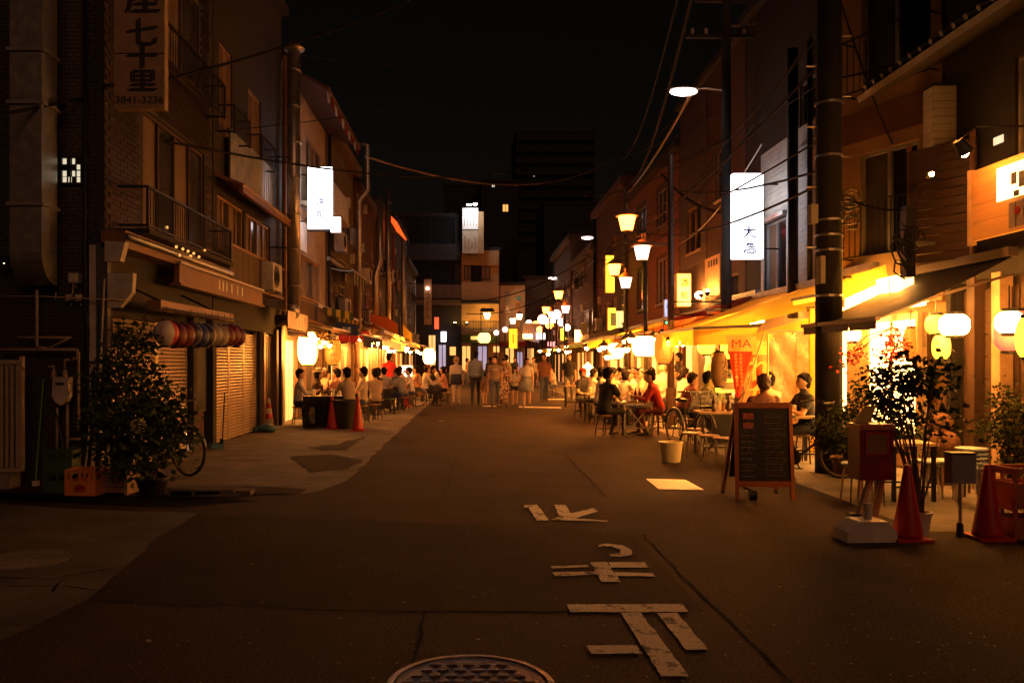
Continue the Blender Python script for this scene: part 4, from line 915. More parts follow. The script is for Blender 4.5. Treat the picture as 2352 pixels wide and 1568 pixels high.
lightbox('glowing yellow box sign on the brown house', ((a.x + b.x) / 2, 23.5, (a.z + b.z) / 2), b.x - a.x, b.z - a.z, .5, e_sign_yellow, M('yellow_case', (.8, .55, .12), .5), [('酒', 0, .2, .22, .22, letter_red), ('処', 0, -.15, .22, .22, letter_red)], arm=6.3)
lightbox('small pale blue box sign beside the slim lamp post', D(19.0, 1532, 708), .15, .40, .12, e_blue, white_paint, [('酒', 0, .05, .09, .1, ink)], arm=6.3)
p = D(18.6, 1533, 741); t = thing('signal_light', 'small green light under the pale blue box sign', 'light', p); MB().box((p.x - .07, p.y - .03, p.z - .04), (p.x + .07, p.y + .06, p.z + .04)).build('case', black_plastic, t); MB().ball(p + Vector((0, -.03, 0)), (.055, .02, .03), 10, 6).build('lens', e_green, t)
MB().bar(p + Vector((0, .05, 0)), p + Vector((0, .4, .1)), .02, .02).build('arm', black_metal, t)
# ---- red brick house and beyond
R5 = house('brick_house', 'dark red brick house behind the street lanterns', 1, XR, 25.1, 33.5, 8.0, plaster_red, [(25.3, 33.3, -1, 2.5), (27, 28.2, 3.4, 4.9), (30, 31.5, 3.4, 4.9), (27, 28.2, 6.0, 7.2), (30, 31.5, 6.0, 7.2)])
for y0, y1, z0, z1 in ((27, 28.2, 3.4, 4.9), (30, 31.5, 3.4, 4.9), (27, 28.2, 6.0, 7.2), (30, 31.5, 6.0, 7.2)): window(R5, 1, XR, y0, y1, z0, z1, grey_paint, [glass_dark, glass_dim], 2)
MB().box((6.40, 25.3, .01), (6.46, 33.3, 2.5)).build('shop_front', wood, R5)
for i in range(12): MB().box((6.36, 25.4 + i * .66, .05), (6.395, 25.98 + i * .66, 2.1)).build('shop_panel', [pale_wood, e_win_warm, dark_wood, plaster_cream][i % 4], R5)
tiles(R5, 'brick', (XR, 25.15, 2.7), (0, 1, 0), (0, 0, 1), (-1, 0, 0), 8.3, 5.2, .22, .10, .012, M('brick_red', (.22, .075, .045), .8, 0, .35, 9, .2), 300, holes=[(1.8, 3.1, .6, 2.3), (4.8, 6.4, .6, 2.3), (1.8, 3.1, 3.2, 4.6), (4.8, 6.4, 3.2, 4.6)])
far_house('row_house', 'tall house with yellow vertical signs on the right row', 1, XR, 33.6, 42, 9.0, plaster_red, 14)
far_house('row_house', 'plain brown house past the yellow vertical signs', 1, XR, 42.1, 52, 7.5, plaster_brown, 15)
far_house('row_house', 'last house of the right row by the crossing', 1, XR, 52.1, 64, 9.5, plaster_grey, 16)
p0 = D(33.5, 1400, 630); lightbox('tall narrow glowing yellow sign behind the street lanterns', (p0.x, 33.5, p0.z), .36, 1.50, .3, e_sign_yellow, M('yellow_case'), arm=6.3)
p0 = D(35.5, 1404, 733); lightbox('lower glowing yellow sign under the tall narrow one', (p0.x, 35.5, p0.z), .34, .95, .3, e_sign_yellow, M('yellow_case'), [('酒', 0, .15, .2, .2, letter_red)], arm=6.3)
p0 = D(34.5, 1420, 735); lightbox('yellow lit menu panel beside the lower yellow sign', (p0.x + .15, 34.8, p0.z), .40, .80, .1, E_('lit_menu', (1, .6, .15), 1.2), white_paint, arm=6.3)

# ---------------------------------------------------------------- awnings of the right row
t = awning('black folding awning over the near shop with the potted plants', 1, 6.2, 4.6, 9.42, 11.5, 2.70, 1.97, canvas_black, .12, bar=M('awning_bar', (.12, .09, .08), .45, .3))
awning('yellow canvas awning glowing from beneath by the thick pole', 1, 6.2, 4.0, 14.4, 18.0, 2.86, 2.08, canvas_yellow, .30)
flap(LAST[0], 14.32, [(1600, 775), (1600, 752), (1895, 648), (1895, 700)], canvas_yellow, 'side_flap'); flap(LAST[0], 13.6, [(1728, 792), (1722, 768), (1885, 722), (1885, 748)], canvas_yellow, 'side_flap')
flap(LAST[0], 14.35, [(1592, 793), (1726, 790), (1742, 752), (1592, 758)], canvas_yellow)
flap(LAST[0], 14.3, [(1592, 757), (1745, 751), (1750, 744), (1592, 751)], canvas_black, 'flap_band')
awning('short yellow awning right beside the thick pole', 1, 5.75, 5.0, 11.7, 12.9, 2.80, 2.44, canvas_yellow, .08, arms=False); flap(LAST[0], 11.6, [(1932, 690), (1932, 645), (2034, 607), (2040, 642)], canvas_yellow, 'side_flap')
awning('red awning with a lit edge above the yellow canvas', 1, 6.25, 5.1, 18.0, 21.0, 2.95, 2.62, canvas_red, .12)
awning('orange awning behind the slim lamp post', 1, 6.25, 4.0, 18.3, 23.5, 2.78, 2.14, canvas_orange, .2); flap(LAST[0], 18.25, [(1500, 785), (1500, 764), (1700, 706), (1700, 734)], canvas_orange, 'side_flap')
awning('cream yellow awning hung with bulbs over the crowded tables', 1, 6.25, 4.1, 23.8, 29.5, 2.8, 2.2, canvas_yellow, .26); flap(LAST[0], 23.7, [(1414, 798), (1414, 776), (1584, 728), (1584, 752)], canvas_yellow, 'side_flap')
awning('green awning at the far end of the crowded tables', 1, 6.25, 4.0, 30, 35.5, 2.75, 2.15, canvas_green, .14)
awning('cream awning past the green awning', 1, 6.25, 4.2, 36, 43, 2.75, 2.2, canvas_white, .2)
awning('last yellow awning of the right row', 1, 6.25, 4.2, 44, 54, 2.75, 2.2, canvas_yellow, .2)
# glowing shop sign behind the pole and the dazzling shop under it
t = thing('shop_sign', 'dazzling long white lit sign above the shop behind the pole', 'sign', (5.75, 12.0, 2.2))
MB().box((5.66, 11.0, 2.22), (5.70, 13.1, 2.62)).build('face', e_sign_warm, t); MB().box((5.702, 10.98, 2.2), (5.86, 13.12, 2.64)).build('case', E_('case_wall_fill', (1.0, .44, .09), 5.0), t)  # case made to glow so that it lights the plaster behind
for i in range(5): MB().box((5.652, 11.2 + i * .38, 2.26), (5.658, 11.22 + i * .38, 2.58)).build('division', M('pale_line', (.7, .5, .25), .6), t)
MB().bar((5.86, 11.3, 2.4), (6.2, 11.3, 2.4), .04, .04).bar((5.86, 12.8, 2.4), (5.98, 12.8, 2.4), .04, .04).build('bracket', black_metal, t)
t = thing('lit_shop', 'dazzling lit glass shop front behind the near plants', 'shop front', (6.0, 12.0, 0))
mb = MB(); mb.box((6.03, 11.1, .02), (6.10, 13.9, 2.15)); mb.build('lit_wall', plaster_cream, t)
for i in range(4): MB().box((5.98, 11.2 + i * .68, .5), (5.995, 11.76 + i * .68, 2.05)).build('lit_pane', E_('lit_pane', (1.0, .46, .10), 9.0) if i != 2 else e_door, t)
for i in range(5): MB().box((5.96, 11.1 + i * .68 - .02, .02), (6.025, 11.1 + i * .68 + .03, 2.15)).build('mullion', pale_wood, t)
MB().box((5.96, 11.1, .02), (6.025, 13.9, .48)).build('kick_board', wood, t)
p = (5.55, 13.2, 0); MB().box((5.33, 13.05, .02), (5.54, 13.1, 2.35)).build('yellow_screen', canvas_yellow, t)

# ---------------------------------------------------------------- utility poles and street lights
def wire(pts_a, pts_b, sag=.4, r=.012, label=None, n=14, mat=None, parent=None):
    a, b = Vector(pts_a), Vector(pts_b); mb = MB()
    mb.tube([a.lerp(b, i / n) - Vector((0, 0, sag * 4 * (i / n) * (1 - i / n))) for i in range(n + 1)], r, 5)
    o = mb.build('overhead_wire', mat or black_plastic, parent); return tag(o, label, 'wire') if label else o
t = thing('utility_pole', 'thick dark utility pole with straps standing by the near shop', 'pole', (4.74, 11.0, 0))
MB().cyl((4.74, 11, 0), (4.74, 11, 9.5), .175, .15, 16).build('shaft', M('pole_concrete', (.020, .017, .015), .85, 0, .3, 6, .3), t, smooth=True)
for z in (2.35, 2.95, 3.15, 3.35, 4.2, 4.9): MB().cyl((4.74, 11, z - .015), (4.74, 11, z + .015), .178, n=16).build('strap', galv, t)
a = D(10.8, 1879, 633); MB().box((4.55, 10.80, 2.50), (4.61, 10.96, 2.86)).build('notice', M('notice', (.42, .38, .26), .7), t); MB().box((4.46, 10.88, 3.3), (4.55, 11.0, 3.55)).build('meter_box', M('notice'), t)
r = random.Random(5)
for i in range(7): MB().tube([Vector((4.9 + r.uniform(-.02, .1), 10.85, 3.3 + i * .06)) + Vector((.09 * math.cos(a), -.02, .09 * math.sin(a))) for a in [k * .63 for k in range(10)]], .009, 5, closed=True).build('cable_coil', black_plastic, t)
for i in range(10): MB().cyl((4.74 + (.17 if i % 2 else -.17), 11, 2.2 + i * .4), (4.74 + (.30 if i % 2 else -.30), 11, 2.2 + i * .4), .012, n=5).build('step_bolt', galv, t)
t = thing('cable_bracket', 'tangle of cables and a black terminal box before the siding screen', 'cables', (5.55, 10.6, 2.4))
MB().box((5.48, 10.45, 2.55), (5.60, 10.6, 3.45)).build('terminal_box', black_plastic, t)
for i in range(9):
    c0 = Vector((5.45 + r.uniform(-.1, .1), 10.42, 2.75 + r.uniform(-.2, .35))); MB().tube([c0 + Vector((r.uniform(.08, .16) * math.cos(a), -.02 * k, r.uniform(.10, .2) * math.sin(a))) for k, a in enumerate([j * .7 for j in range(8)])], .012, 5).build('cable', black_plastic, t)
MB().bar((5.54, 10.55, 3.0), (6.1, 10.7, 3.0), .04, .04).build('bracket', galv, t)
def street_light(label, Y, x, y, w, polex, group=None):
    p = D(Y, x, y); X = (polex - VX) * Y / K; t = thing('street_light', label, 'street light', (X, Y, 0))
    MB().cyl((X, Y, 0), (X, Y, p.z + .6), .13, .10, 12).build('pole', M('pole_concrete'), t, smooth=True)
    L = w * Y / K
    MB().tube([(X, Y, p.z + .0), ((X + p.x) / 2, Y, p.z + .05), (p.x + L * .4, Y, p.z + .03)], .025, 6).build('arm', galv, t)
    MB().ball((p.x, Y, p.z + .03), (L * .55, .13, .06), 14, 6).build('hood', galv, t)
    MB().ball((p.x, Y, p.z - .03), (L * .52, .16, .085), 14, 6).build('diffuser', e_street, t, smooth=True)
    mb = MB(); mb.bar((X - .9, Y, p.z + 1.2), (X + .6, Y, p.z + 1.2), .08, .08); mb.bar((X - .7, Y, p.z + 2.0), (X + .6, Y, p.z + 2.0), .08, .08)
    mb.cyl((X, Y, p.z + .6), (X, Y, p.z + 2.6), .10, .09, 10); mb.build('crossarm', M('pole_concrete'), t)
    for k in (-.75, -.45, .4): MB().lathe([(.02, 0), (.045, .03), (.03, .07), (.045, .1), (.02, .14)], (X + k, Y, p.z + 1.24), 8).build('insulator', M('porcelain', (.5, .38, .3), .3), t)
    return t
street_light('dazzling white street light arm on the pole by the white sign', 18.4, 1570, 208, 62, 1668)
street_light('white street light past the brick house', 44, 1349, 545, 26, 1395)
street_light('small far white street light above the hanging globes', 62, 1270, 638, 20, 1310)
street_light('farthest white street light at the crossing', 80, 1241, 692, 17, 1275)
# slim dark post with the bracket box
t = thing('lamp_post', 'slim dark post rising behind the red shirted drinker', 'post', (4.34, 18.1, 0))
MB().cyl((4.34, 18.1, 0), (4.34, 18.1, 6.0), .085, .06, 12).build('shaft', M('post_brown', (.075, .045, .03), .5, .3), t, smooth=True)
MB().cyl((4.34, 18.1, 0), (4.34, 18.1, .9), .115, .11, 12).build('sleeve', M('post_brown'), t)
MB().bar((4.34, 18.1, 4.02), (3.3, 18.1, 4.1), .05, .05).build('arm', M('post_brown'), t)
for z in (1.7, 1.95, 2.2): MB().box((4.30, 17.99, z), (4.38, 18.012, z + .18)).build('sticker', letter_yellow, t)
def street_lantern(label, Y, lamps, postx, basez=0.0):
    X = (postx - VX) * Y / K; t = thing('street_lantern', label, 'street lantern', (X, Y, 0)); top = max(D(Y, x, y).z for x, y, w, m in lamps)
    MB().cyl((X, Y, 0), (X, Y, top - .25), .055, .045, 10).build('post', M('post_green', (.05, .05, .028), .5, .3), t, smooth=True)
    for x, y, w, m in lamps:
        p = D(Y, x, y); rr = w * Y / K / 2; hh = rr * 1.5
        MB().lathe([(rr * .62, -hh * .62), (rr * .98, hh * .45), (rr * .9, hh * .5)], p, 14).build('glass', m, t, smooth=True)
        MB().lathe([(rr * 1.32, hh * .5), (rr * 1.25, hh * .58), (rr * .45, hh * 1.0), (rr * .12, hh * 1.08), (rr * .12, hh * 1.5)], p, 14).build('hood', M('hood_copper', (.35, .19, .08), .45, .3), t)
        MB().lathe([(rr * .3, -hh * .75), (rr * .66, -hh * .66), (rr * .66, -hh * .6)], p, 12).build('base_ring', M('post_green'), t)
        if abs(p.x - X) > .05: MB().tube([(X, Y, p.z - hh * .9), ((X + p.x) / 2, Y, p.z - hh * 1.1), (p.x, Y, p.z - hh * .72)], .022, 6).build('arm', M('post_green'), t)
        else: MB().cyl((X, Y, p.z - hh * 1.4), (X, Y, p.z - hh * .7), .05, n=10).build('collar', M('post_green'), t)
    return t
street_lantern('twin street lantern with an orange upper lamp nearest the slim dark post', 20.5, [(1440, 512, 40, e_lamp_orange), (1475, 580, 38, e_lamp_white)], 1483)
street_lantern('twin street lantern in front of the narrow yellow sign', 27, [(1411, 619, 30, e_lamp_orange), (1437, 649, 29, e_lamp_white)], 1440)
street_lantern('twin street lantern near the middle of the right row', 40, [(1283, 677, 21, e_lamp_orange), (1299, 710, 20, e_lamp_white)], 1297)
street_lantern('twin street lantern far along the right row', 50, [(1254, 712, 17, e_lamp_orange), (1266, 722, 16, e_lamp_white)], 1262)
street_lantern('farthest twin street lantern before the crossing', 58, [(1258, 737, 16, e_lamp_white), (1272, 734, 16, e_lamp_white)], 1268)
street_lantern('pair of white globe lamps on the far post by the yellow banner', 60, [(1178, 737, 15, e_lamp_white), (1193, 727, 15, e_lamp_white)], 1170)

# ================================================================ THE FAR END
def flat_house(name, label, Y, x0, x1, ytop, mat, wins=(), bands=(), depth=10, cat='building'):
    a, b = D(Y, x0, ytop), D(Y, x1, ytop); t = thing(name, label, cat, ((a.x + b.x) / 2, Y, 0))
    MB().box((a.x, Y, 0), (b.x, Y + depth, a.z)).build('wall', mat, t); MB().box((a.x - .15, Y - .15, a.z + .003), (b.x + .15, Y + depth, a.z + .25)).build('roof', plaster_dark, t)
    for wx0, wy0, wx1, wy1, m in wins:
        p, q = D(Y, wx0, wy1), D(Y, wx1, wy0); mb = MB(); f = .07
        mb.box((p.x - f, Y - .06, p.z - f), (q.x + f, Y - .003, p.z)); mb.box((p.x - f, Y - .06, q.z), (q.x + f, Y - .003, q.z + f)); mb.box((p.x - f, Y - .06, p.z), (p.x, Y - .003, q.z)); mb.box((q.x, Y - .06, p.z), (q.x + f, Y - .003, q.z)); mb.box(((p.x + q.x) / 2 - .03, Y - .05, p.z), ((p.x + q.x) / 2 + .03, Y - .03, q.z))
        w = mb.build('window', black_metal, t); MB().box((p.x, Y - .025, p.z), (q.x, Y - .004, q.z)).build('pane', m, w)
    for by0, by1, m, out in bands:
        p, q = D(Y, x0, by1), D(Y, x1, by0); MB().box((p.x, Y - out, p.z), (q.x, Y - .003, q.z)).build('band', m, t)
    return t
YE = 68
t = flat_house('corner_block', 'broad dark block at the left of the crossing', YE, 900, 1059, 497, M('night_block', (.022, .019, .018), .9), [(985, 770, 1000, 850, e_win_warm), (1008, 792, 1024, 850, e_vend), (935, 600, 1045, 652, glass_dark), (935, 500, 1045, 560, glass_dark)],
               [(562, 598, M('night_block'), .4), (655, 686, plaster_brown, .4), (690, 700, plaster_brown, .9)])
t = flat_house('pub_block', 'lit corner pub block with a flood lit billboard on top', YE, 1060, 1146, 575, plaster_yellow, [(1068, 612, 1082, 640, glass_curtain), (1084, 612, 1104, 646, glass_dark), (1106, 615, 1124, 640, glass_curtain), (1062, 795, 1080, 850, e_win_warm), (1098, 795, 1118, 850, e_vend), (1085, 790, 1096, 850, dark_wood)],
               [(576, 610, plaster_yellow, .3), (648, 690, plaster_yellow, .3), (692, 698, plaster_dark, 1.0), (755, 762, concrete, 1.3), (770, 788, canvas_green, 1.6)])
p, q = D(YE - 1.3, 1060, 758), D(YE - 1.3, 1148, 738); mb = MB()
for i in range(26): x = p.x + (q.x - p.x) * i / 25; mb.cyl((x, YE - 1.3, p.z), (x, YE - 1.3, q.z), .025, n=5)
mb.bar((p.x, YE - 1.3, q.z), (q.x, YE - 1.3, q.z), .06, .06); mb.build('railing', black_metal, t)
a, b = D(YE - 1, 1062, 582), D(YE - 1, 1104, 477)
t = thing('billboard', 'bright billboard tower lit by two small lamps above the pub block', 'billboard', ((a.x + b.x) / 2, YE - .6, a.z))
mid = D(YE - 1, 0, 528).z; MB().box((a.x, YE - 1, mid + .05), (b.x - .2, YE - .85, b.z)).build('panel', white_paint, t); MB().box((a.x, YE - 1, a.z), (b.x - .2, YE - .85, mid - .05)).build('panel', plaster_cream, t)
MB().box((b.x - .19, YE - .95, a.z), (b.x + .25, YE + 1.5, b.z - .3)).build('side_panel', plaster_yellow, t); MB().box((a.x, YE - .85, a.z), (b.x - .2, YE + 1.5, b.z)).build('back', plaster_dark, t)
r = random.Random(9)
for i in range(5): x = a.x + .15 + i * .24; MB().box((x, YE - 1.015, mid + .3), (x + .05, YE - 1.002, mid + .5 + r.random() * .9)).build('stroke', M('poster_brown', (.30, .18, .10), .7), t)
for i in range(4): x = a.x + .15 + i * .28; MB().box((x, YE - 1.015, a.z + .2 + r.random() * .3), (x + .14, YE - 1.002, a.z + .8 + r.random() * .7)).build('stroke', M('poster_brown'), t)
for i, x in enumerate((1077, 1091)):
    p = D(YE - 2.2, x, 470 - i); t = thing('billboard_lamp', 'small white flood lamp over the bright billboard', 'lamp', p, 0, 'flood lamps over the billboard')
    MB().ball(p, (.20, .12, .06), 10, 6).build('lamp', E_('flood', (.95, .95, 1.0), 120.0), t); MB().ball(p + Vector((0, 0, .05)), (.24, .15, .06), 10, 6).build('hood', black_metal, t); MB().bar(p + Vector((0, .1, 0)), p + Vector((0, 1.3, -.1)), .05, .05).build('arm', black_metal, t)
for i, x in enumerate((1045, 1072)):
    p = D(YE - .5, x, 742); t = thing('wall_lamp', 'up lit wall lamp on the balcony of the pub block', 'lamp', p, 0, 'wall lamps on the pub balcony'); MB().ball(p, .09, 8, 6).build('bulb', E_('sconce', (1, .5, .12), 40.0), t); MB().lathe([(.05, -.2), (.16, -.05), (.18, .02)], p, 10).build('cup', black_metal, t); MB().bar(p + Vector((0, .1, -.1)), p + Vector((0, .5, -.1)), .05, .05).build('arm', black_metal, t)
p = D(YE - 1.4, 1119, 722); t = thing('post_lamp', 'roofed lantern on a post at the pub balcony', 'lamp', p)
MB().plate([p + Vector((-.6, -.35, .2)), p + Vector((.6, -.35, .2)), p + Vector((.45, .25, .45)), p + Vector((-.45, .25, .45))], .08).build('roof', black_metal, t); MB().lathe([(.12, -.35), (.3, .1)], p, 8).build('glass', E_('sconce'), t); MB().bar(p + Vector((-.5, 0, .2)), p + Vector((-.5, 0, -2.0)), .08, .08).build('post', black_metal, t)
p = D(YE - 2, 1112, 776); lantern('round glowing amber lantern under the pub balcony', p, .5, .8, E_('amber_lantern', (1, .5, .1), 3.0))
lightbox('small glowing white two line sign on the dark block', D(YE - 1.2, 1019, 773), .44, .82, .2, e_sign_white, white_paint)
# sign wall of the middle shop
t = flat_house('sign_shop', 'pale shop front with a castle emblem at the crossing', YE + 1, 1148, 1206, 655, plaster_cream, [(1188, 808, 1200, 850, e_vend), (1160, 800, 1180, 850, e_win_warm)], [(785, 795, canvas_red, 1.2)])
def DE(x, y): return D(YE + .98, x, y)
for k, (xc, y0, y1, w) in enumerate(((1165, 668, 681, 16), (1165, 683, 693, 16), (1165, 695, 700, 10), (1165, 700, 718, 14), (1165, 722, 762, 18))):
    a, b = DE(xc - w / 2, y1), DE(xc + w / 2, y0)
    if k in (3, 4): MB().prism([DE(xc - w / 2, y1), DE(xc + w / 2, y1), DE(xc, y0)], (0, -.02, 0)).build('emblem', white_paint if k == 3 else siding_white, t)
    else: MB().prism([DE(xc - w / 2, y1), DE(xc + w / 2, y1), DE(xc + w / 2 - 3, y0), DE(xc - w / 2 + 3, y0)], (0, -.02, 0)).build('emblem', grey_paint, t)
a, b = DE(1184, 770), DE(1194, 686); MB().box((a.x, YE + .95, a.z), (b.x, YE + .978, b.z)).build('orange_strip', M('orange_strip', (.62, .33, .10), .6), t)
MB().lathe([(.22, 0), (.22, .03), (.001, .031)], DE(1191, 686) + Vector((0, -.05, 0)), 16, 'y').build('round_mark', M('cyan_mark', (.12, .35, .38), .6), t)
write('n', ink, t, DE(1189, 702), (1, 0, 0), (0, 0, 1), .3, .35, .04); write('0', ink, t, DE(1189, 757), (1, 0, 0), (0, 0, 1), .3, .4, .04)
t = thing('banner', 'bright yellow banner with a dark stroke on the far lamp post', 'banner', D(60, 1180, 800)); a, b = D(60, 1169, 800), D(60, 1188, 755)
MB().box((a.x, 59.9, a.z), (b.x, 59.93, b.z)).build('cloth', E_('banner_self_glow', (1, .55, .02), .8, (.8, .5, .05)), t); MB().box(((a.x + b.x) / 2 - .03, 59.885, a.z + .4), ((a.x + b.x) / 2 + .03, 59.899, b.z - .4)).build('stroke', ink, t); MB().bar((a.x, 59.95, b.z + .03), (b.x + .1, 59.95, b.z + .03), .04, .04).build('rod', black_metal, t)  # light on the cloth put in as its own glow
t = flat_house('far_shop', 'dim shop with an outdoor stair rail right of the castle emblem', YE + 2, 1206, 1290, 640, plaster_grey, [(1212, 796, 1226, 850, e_win_warm), (1234, 800, 1252, 850, glass_dark), (1215, 690, 1232, 720, glass_dim), (1240, 690, 1262, 720, glass_dim)], [(738, 744, concrete, 1.2), (788, 800, canvas_brown, 1.5)])
p, q = D(YE + .8, 1206, 738), D(YE + .8, 1290, 716); mb = MB()
for i in range(22): x = p.x + (q.x - p.x) * i / 21; mb.cyl((x, YE + .8, p.z), (x, YE + .8, q.z), .025, n=5)
mb.bar((p.x, YE + .8, q.z), (q.x, YE + .8, q.z), .06, .06); mb.build('railing', black_metal, t)
t = thing('hanging_screen', 'dark sloping sign panel with a lit white rectangle at the crossing', 'sign', D(62, 1225, 790)); a, b = D(62, 1200, 788), D(62, 1250, 742)
MB().plate([(a.x, 62, b.z), (a.x, 62, a.z + .3), (b.x - .3, 62.3, a.z), (b.x, 62.3, b.z)], .12).build('panel', M('panel_grey', (.14, .12, .115), .6), t)
a, b = D(61.7, 1232, 779), D(61.7, 1252, 765); MB().box((a.x, 61.7, a.z), (b.x, 61.8, b.z)).build('lit_box', e_sign_white, t); MB().bar((b.x, 62.2, b.z + .2), (b.x + 1.2, 62.6, b.z + .4), .06, .06).build('bracket', black_metal, t)
for i, (x, y, Y, w) in enumerate(((1246, 733, 55, .32), (1262, 745, 60, .30), (1278, 722, 52, .30), (1290, 740, 58, .28), (1232, 746, 64, .30), (1215, 742, 66, .26), (1302, 752, 50, .22), (1240, 757, 57, .22), (1160, 757, 66, .22), (1140, 764, 66, .2))):
    p = D(Y, x, y); t = thing('globe_lamp', 'glowing globe lamp in the cluster at the crossing', 'lamp', p, 0, 'globe lamps at the crossing'); MB().ball(p, w, 12, 8).build('globe', e_lamp_orange if i % 3 == 1 else e_lamp_white, t, smooth=True); MB().cyl((p.x, p.y, p.z - w * .95), (p.x, p.y, .02), .05, n=8).build('post', black_metal, t)
# tall apartment tower and other dark masses
t = flat_house('apartment_tower', 'tall dim apartment tower with banded balconies far behind the crossing', 130, 1185, 1365, 305, M('night_block', (.022, .019, .018), .9), [(1225, 402, 1228, 406, e_win_cool)], [(318 + k * 26, 326 + k * 26, M('night_block'), .8) for k in range(10)], depth=14)
for k in range(10):
    for j in range(5):
        p, q = D(130, 1192 + j * 34, 344 + k * 26), D(130, 1192 + j * 34 + 20, 329 + k * 26); MB().box((p.x, 129.95, p.z), (q.x, 129.995, q.z)).build('window', glass_dark, t)
t = flat_house('office_block', 'dark office block with one small lit window behind the billboard', 105, 1105, 1190, 418, M('night_block'), [(1155, 470, 1167, 486, e_win_warm), (1130, 425, 1136, 430, e_win_cool)], depth=12)
t = flat_house('office_block', 'lower dark block behind the left row', 110, 1020, 1104, 428, M('night_block'), [(1066, 432, 1069, 440, glass_dim), (1040, 460, 1052, 476, glass_dark)], depth=12)
t = flat_house('office_block', 'dark block closing the view behind the street lanterns', 95, 1250, 1420, 470, M('night_block'), [(1290, 530, 1320, 560, glass_dark), (1340, 530, 1370, 560, glass_dark), (1290, 600, 1320, 630, glass_dim)], depth=12)
for x, y, Y, w, h_, m, lb in ((1212, 772, 61, .7, .35, e_sign_warm, 'small warm lit sign left of the sloping panel'), (1296, 768, 54, .5, .8, e_sign_yellow, 'small yellow lit sign by the last right awning'), (1328, 772, 46, .4, .7, e_sign_warm, 'warm lit sign on the plain brown house'), (1140, 802, 66.5, .5, .5, e_win_warm, 'dim amber sign at the pub door'), (1094, 776, 66, .9, .3, e_win_warm, 'long amber sign under the pub balcony'), (1040, 806, 66.5, .5, .7, e_win_warm, 'dim amber panel on the dark block'), (1003, 742, 62, .35, .9, E_('lit_red_sign', (1, .06, .02), .8), 'small red lit sign at the end of the left row'), (1270, 790, 60, .8, .35, E_('lit_pink_sign', (1, .3, .35), 1.0), 'pinkish lit sign over a far doorway')):
    lightbox(lb, D(Y, x, y), w, h_, .12, m, black_plastic, arm=D(Y, x, y).x + .5)
# vertical noodle sign on the left
t = thing('vertical_sign', 'tall narrow pale sign with dark kana at the end of the left row', 'sign', D(56, 982, 745)); a, b = D(56, 974, 745), D(56, 991, 641)
MB().box((a.x, 56, a.z), (b.x, 56.2, b.z)).build('panel', plaster_cream, t); write('う\nど\nん', ink, t, ((a.x + b.x) / 2, 56, (a.z + b.z) / 2 - .2), (1, 0, 0), (0, 0, 1), .34, 1.9, .02)
MB().bar((XL, 56.1, b.z - .3), (a.x, 56.1, b.z - .3), .06, .06).build('bracket', black_metal, t); p = D(55.8, 982, 662); MB().ball(p, .12, 10, 6).build('lamp', e_lamp_white, t)
# ================================================================ PROPS
leaf_dark = M('leaf_dark', (.038, .066, .018), .7, 0, .4, 25, 0, col2=(.06, .09, .025), spec=.15)
leaf_mid = M('leaf_mid', (.055, .085, .02), .8, 0, .4, 25, 0, col2=(.09, .10, .03), spec=.15)
leaf_red = M('leaf_red', (.45, .03, .01), .55, 0, .4, 25, 0)
def leaves(blobs, n, size, seed, mat, flat=.3):
    r = random.Random(seed); mb = MB(); tot = sum(b[1][0] * b[1][1] * b[1][2] for b in blobs)
    for c, rad in blobs:
        k = max(10, int(n * rad[0] * rad[1] * rad[2] / tot))
        clumps = []
        for _ in range(max(5, k // 26)):
            v = Vector((r.gauss(0, 1), r.gauss(0, 1), r.gauss(0, 1))).normalized() * r.uniform(.35, 1.0) ** .6
            clumps.append(Vector(c) + Vector((v.x * rad[0], v.y * rad[1], v.z * rad[2])))
        for i in range(k):
            q = clumps[i % len(clumps)] + Vector((r.gauss(0, 1), r.gauss(0, 1), r.gauss(0, 1))) * size * 1.3
            d = Vector((r.gauss(0, 1), r.gauss(0, 1), r.gauss(-.25, .6))).normalized(); s = d.cross(Vector((r.gauss(0, 1), r.gauss(0, 1), r.gauss(0, 1)))).normalized(); nn_ = d.cross(s)
            L = size * r.uniform(.7, 1.3); w = L * .36
            mb.add([q, q + d * L * .45 + s * w + nn_ * w * flat, q + d * L, q + d * L * .45 - s * w + nn_ * w * flat, q + d * L * .5], [(0, 4, 1), (1, 4, 2), (2, 4, 3), (3, 4, 0)])
    return mb
def plant(name, label, base, blobs, n, size, mat, seed, cat='plant', stem_r=.012, trunk=None):
    t = thing(name, label, cat, base); r = random.Random(seed + 99)
    leaves(blobs, n, size, seed, mat).build('foliage', mat, t)['kind'] = 'stuff'
    mb = MB(); b = Vector(base)
    for c, rad in blobs:
        for k in range(2):
            e = Vector(c) + Vector((r.uniform(-.7, .7) * rad[0], r.uniform(-.7, .7) * rad[1], r.uniform(-.5, .8) * rad[2])); m = (b + e) / 2 + Vector((r.uniform(-.04, .04), r.uniform(-.04, .04), .06))
            mb.tube([b + Vector((r.uniform(-.03, .03), r.uniform(-.03, .03), 0)), m, e], [stem_r, stem_r * .7, stem_r * .3], 5)
    mb.build('stems', bark, t); return t
def pot(label, c, r, h, mat, top=1.2):
    t = thing('plant_pot', label, 'pot', c); 
    MB().lathe([(r * .7, 0), (r * .98, h * .86), (r * 1.08, h * .87), (r * 1.08, h), (r * .95, h), (r * .9, h * .85), (.001, h * .84)], n=20).build('pot', mat, t, world=False)
    MB().lathe([(.001, h * .845), (r * .89, h * .86)], n=16, cap=False).build('soil', soil, t, world=False); return t
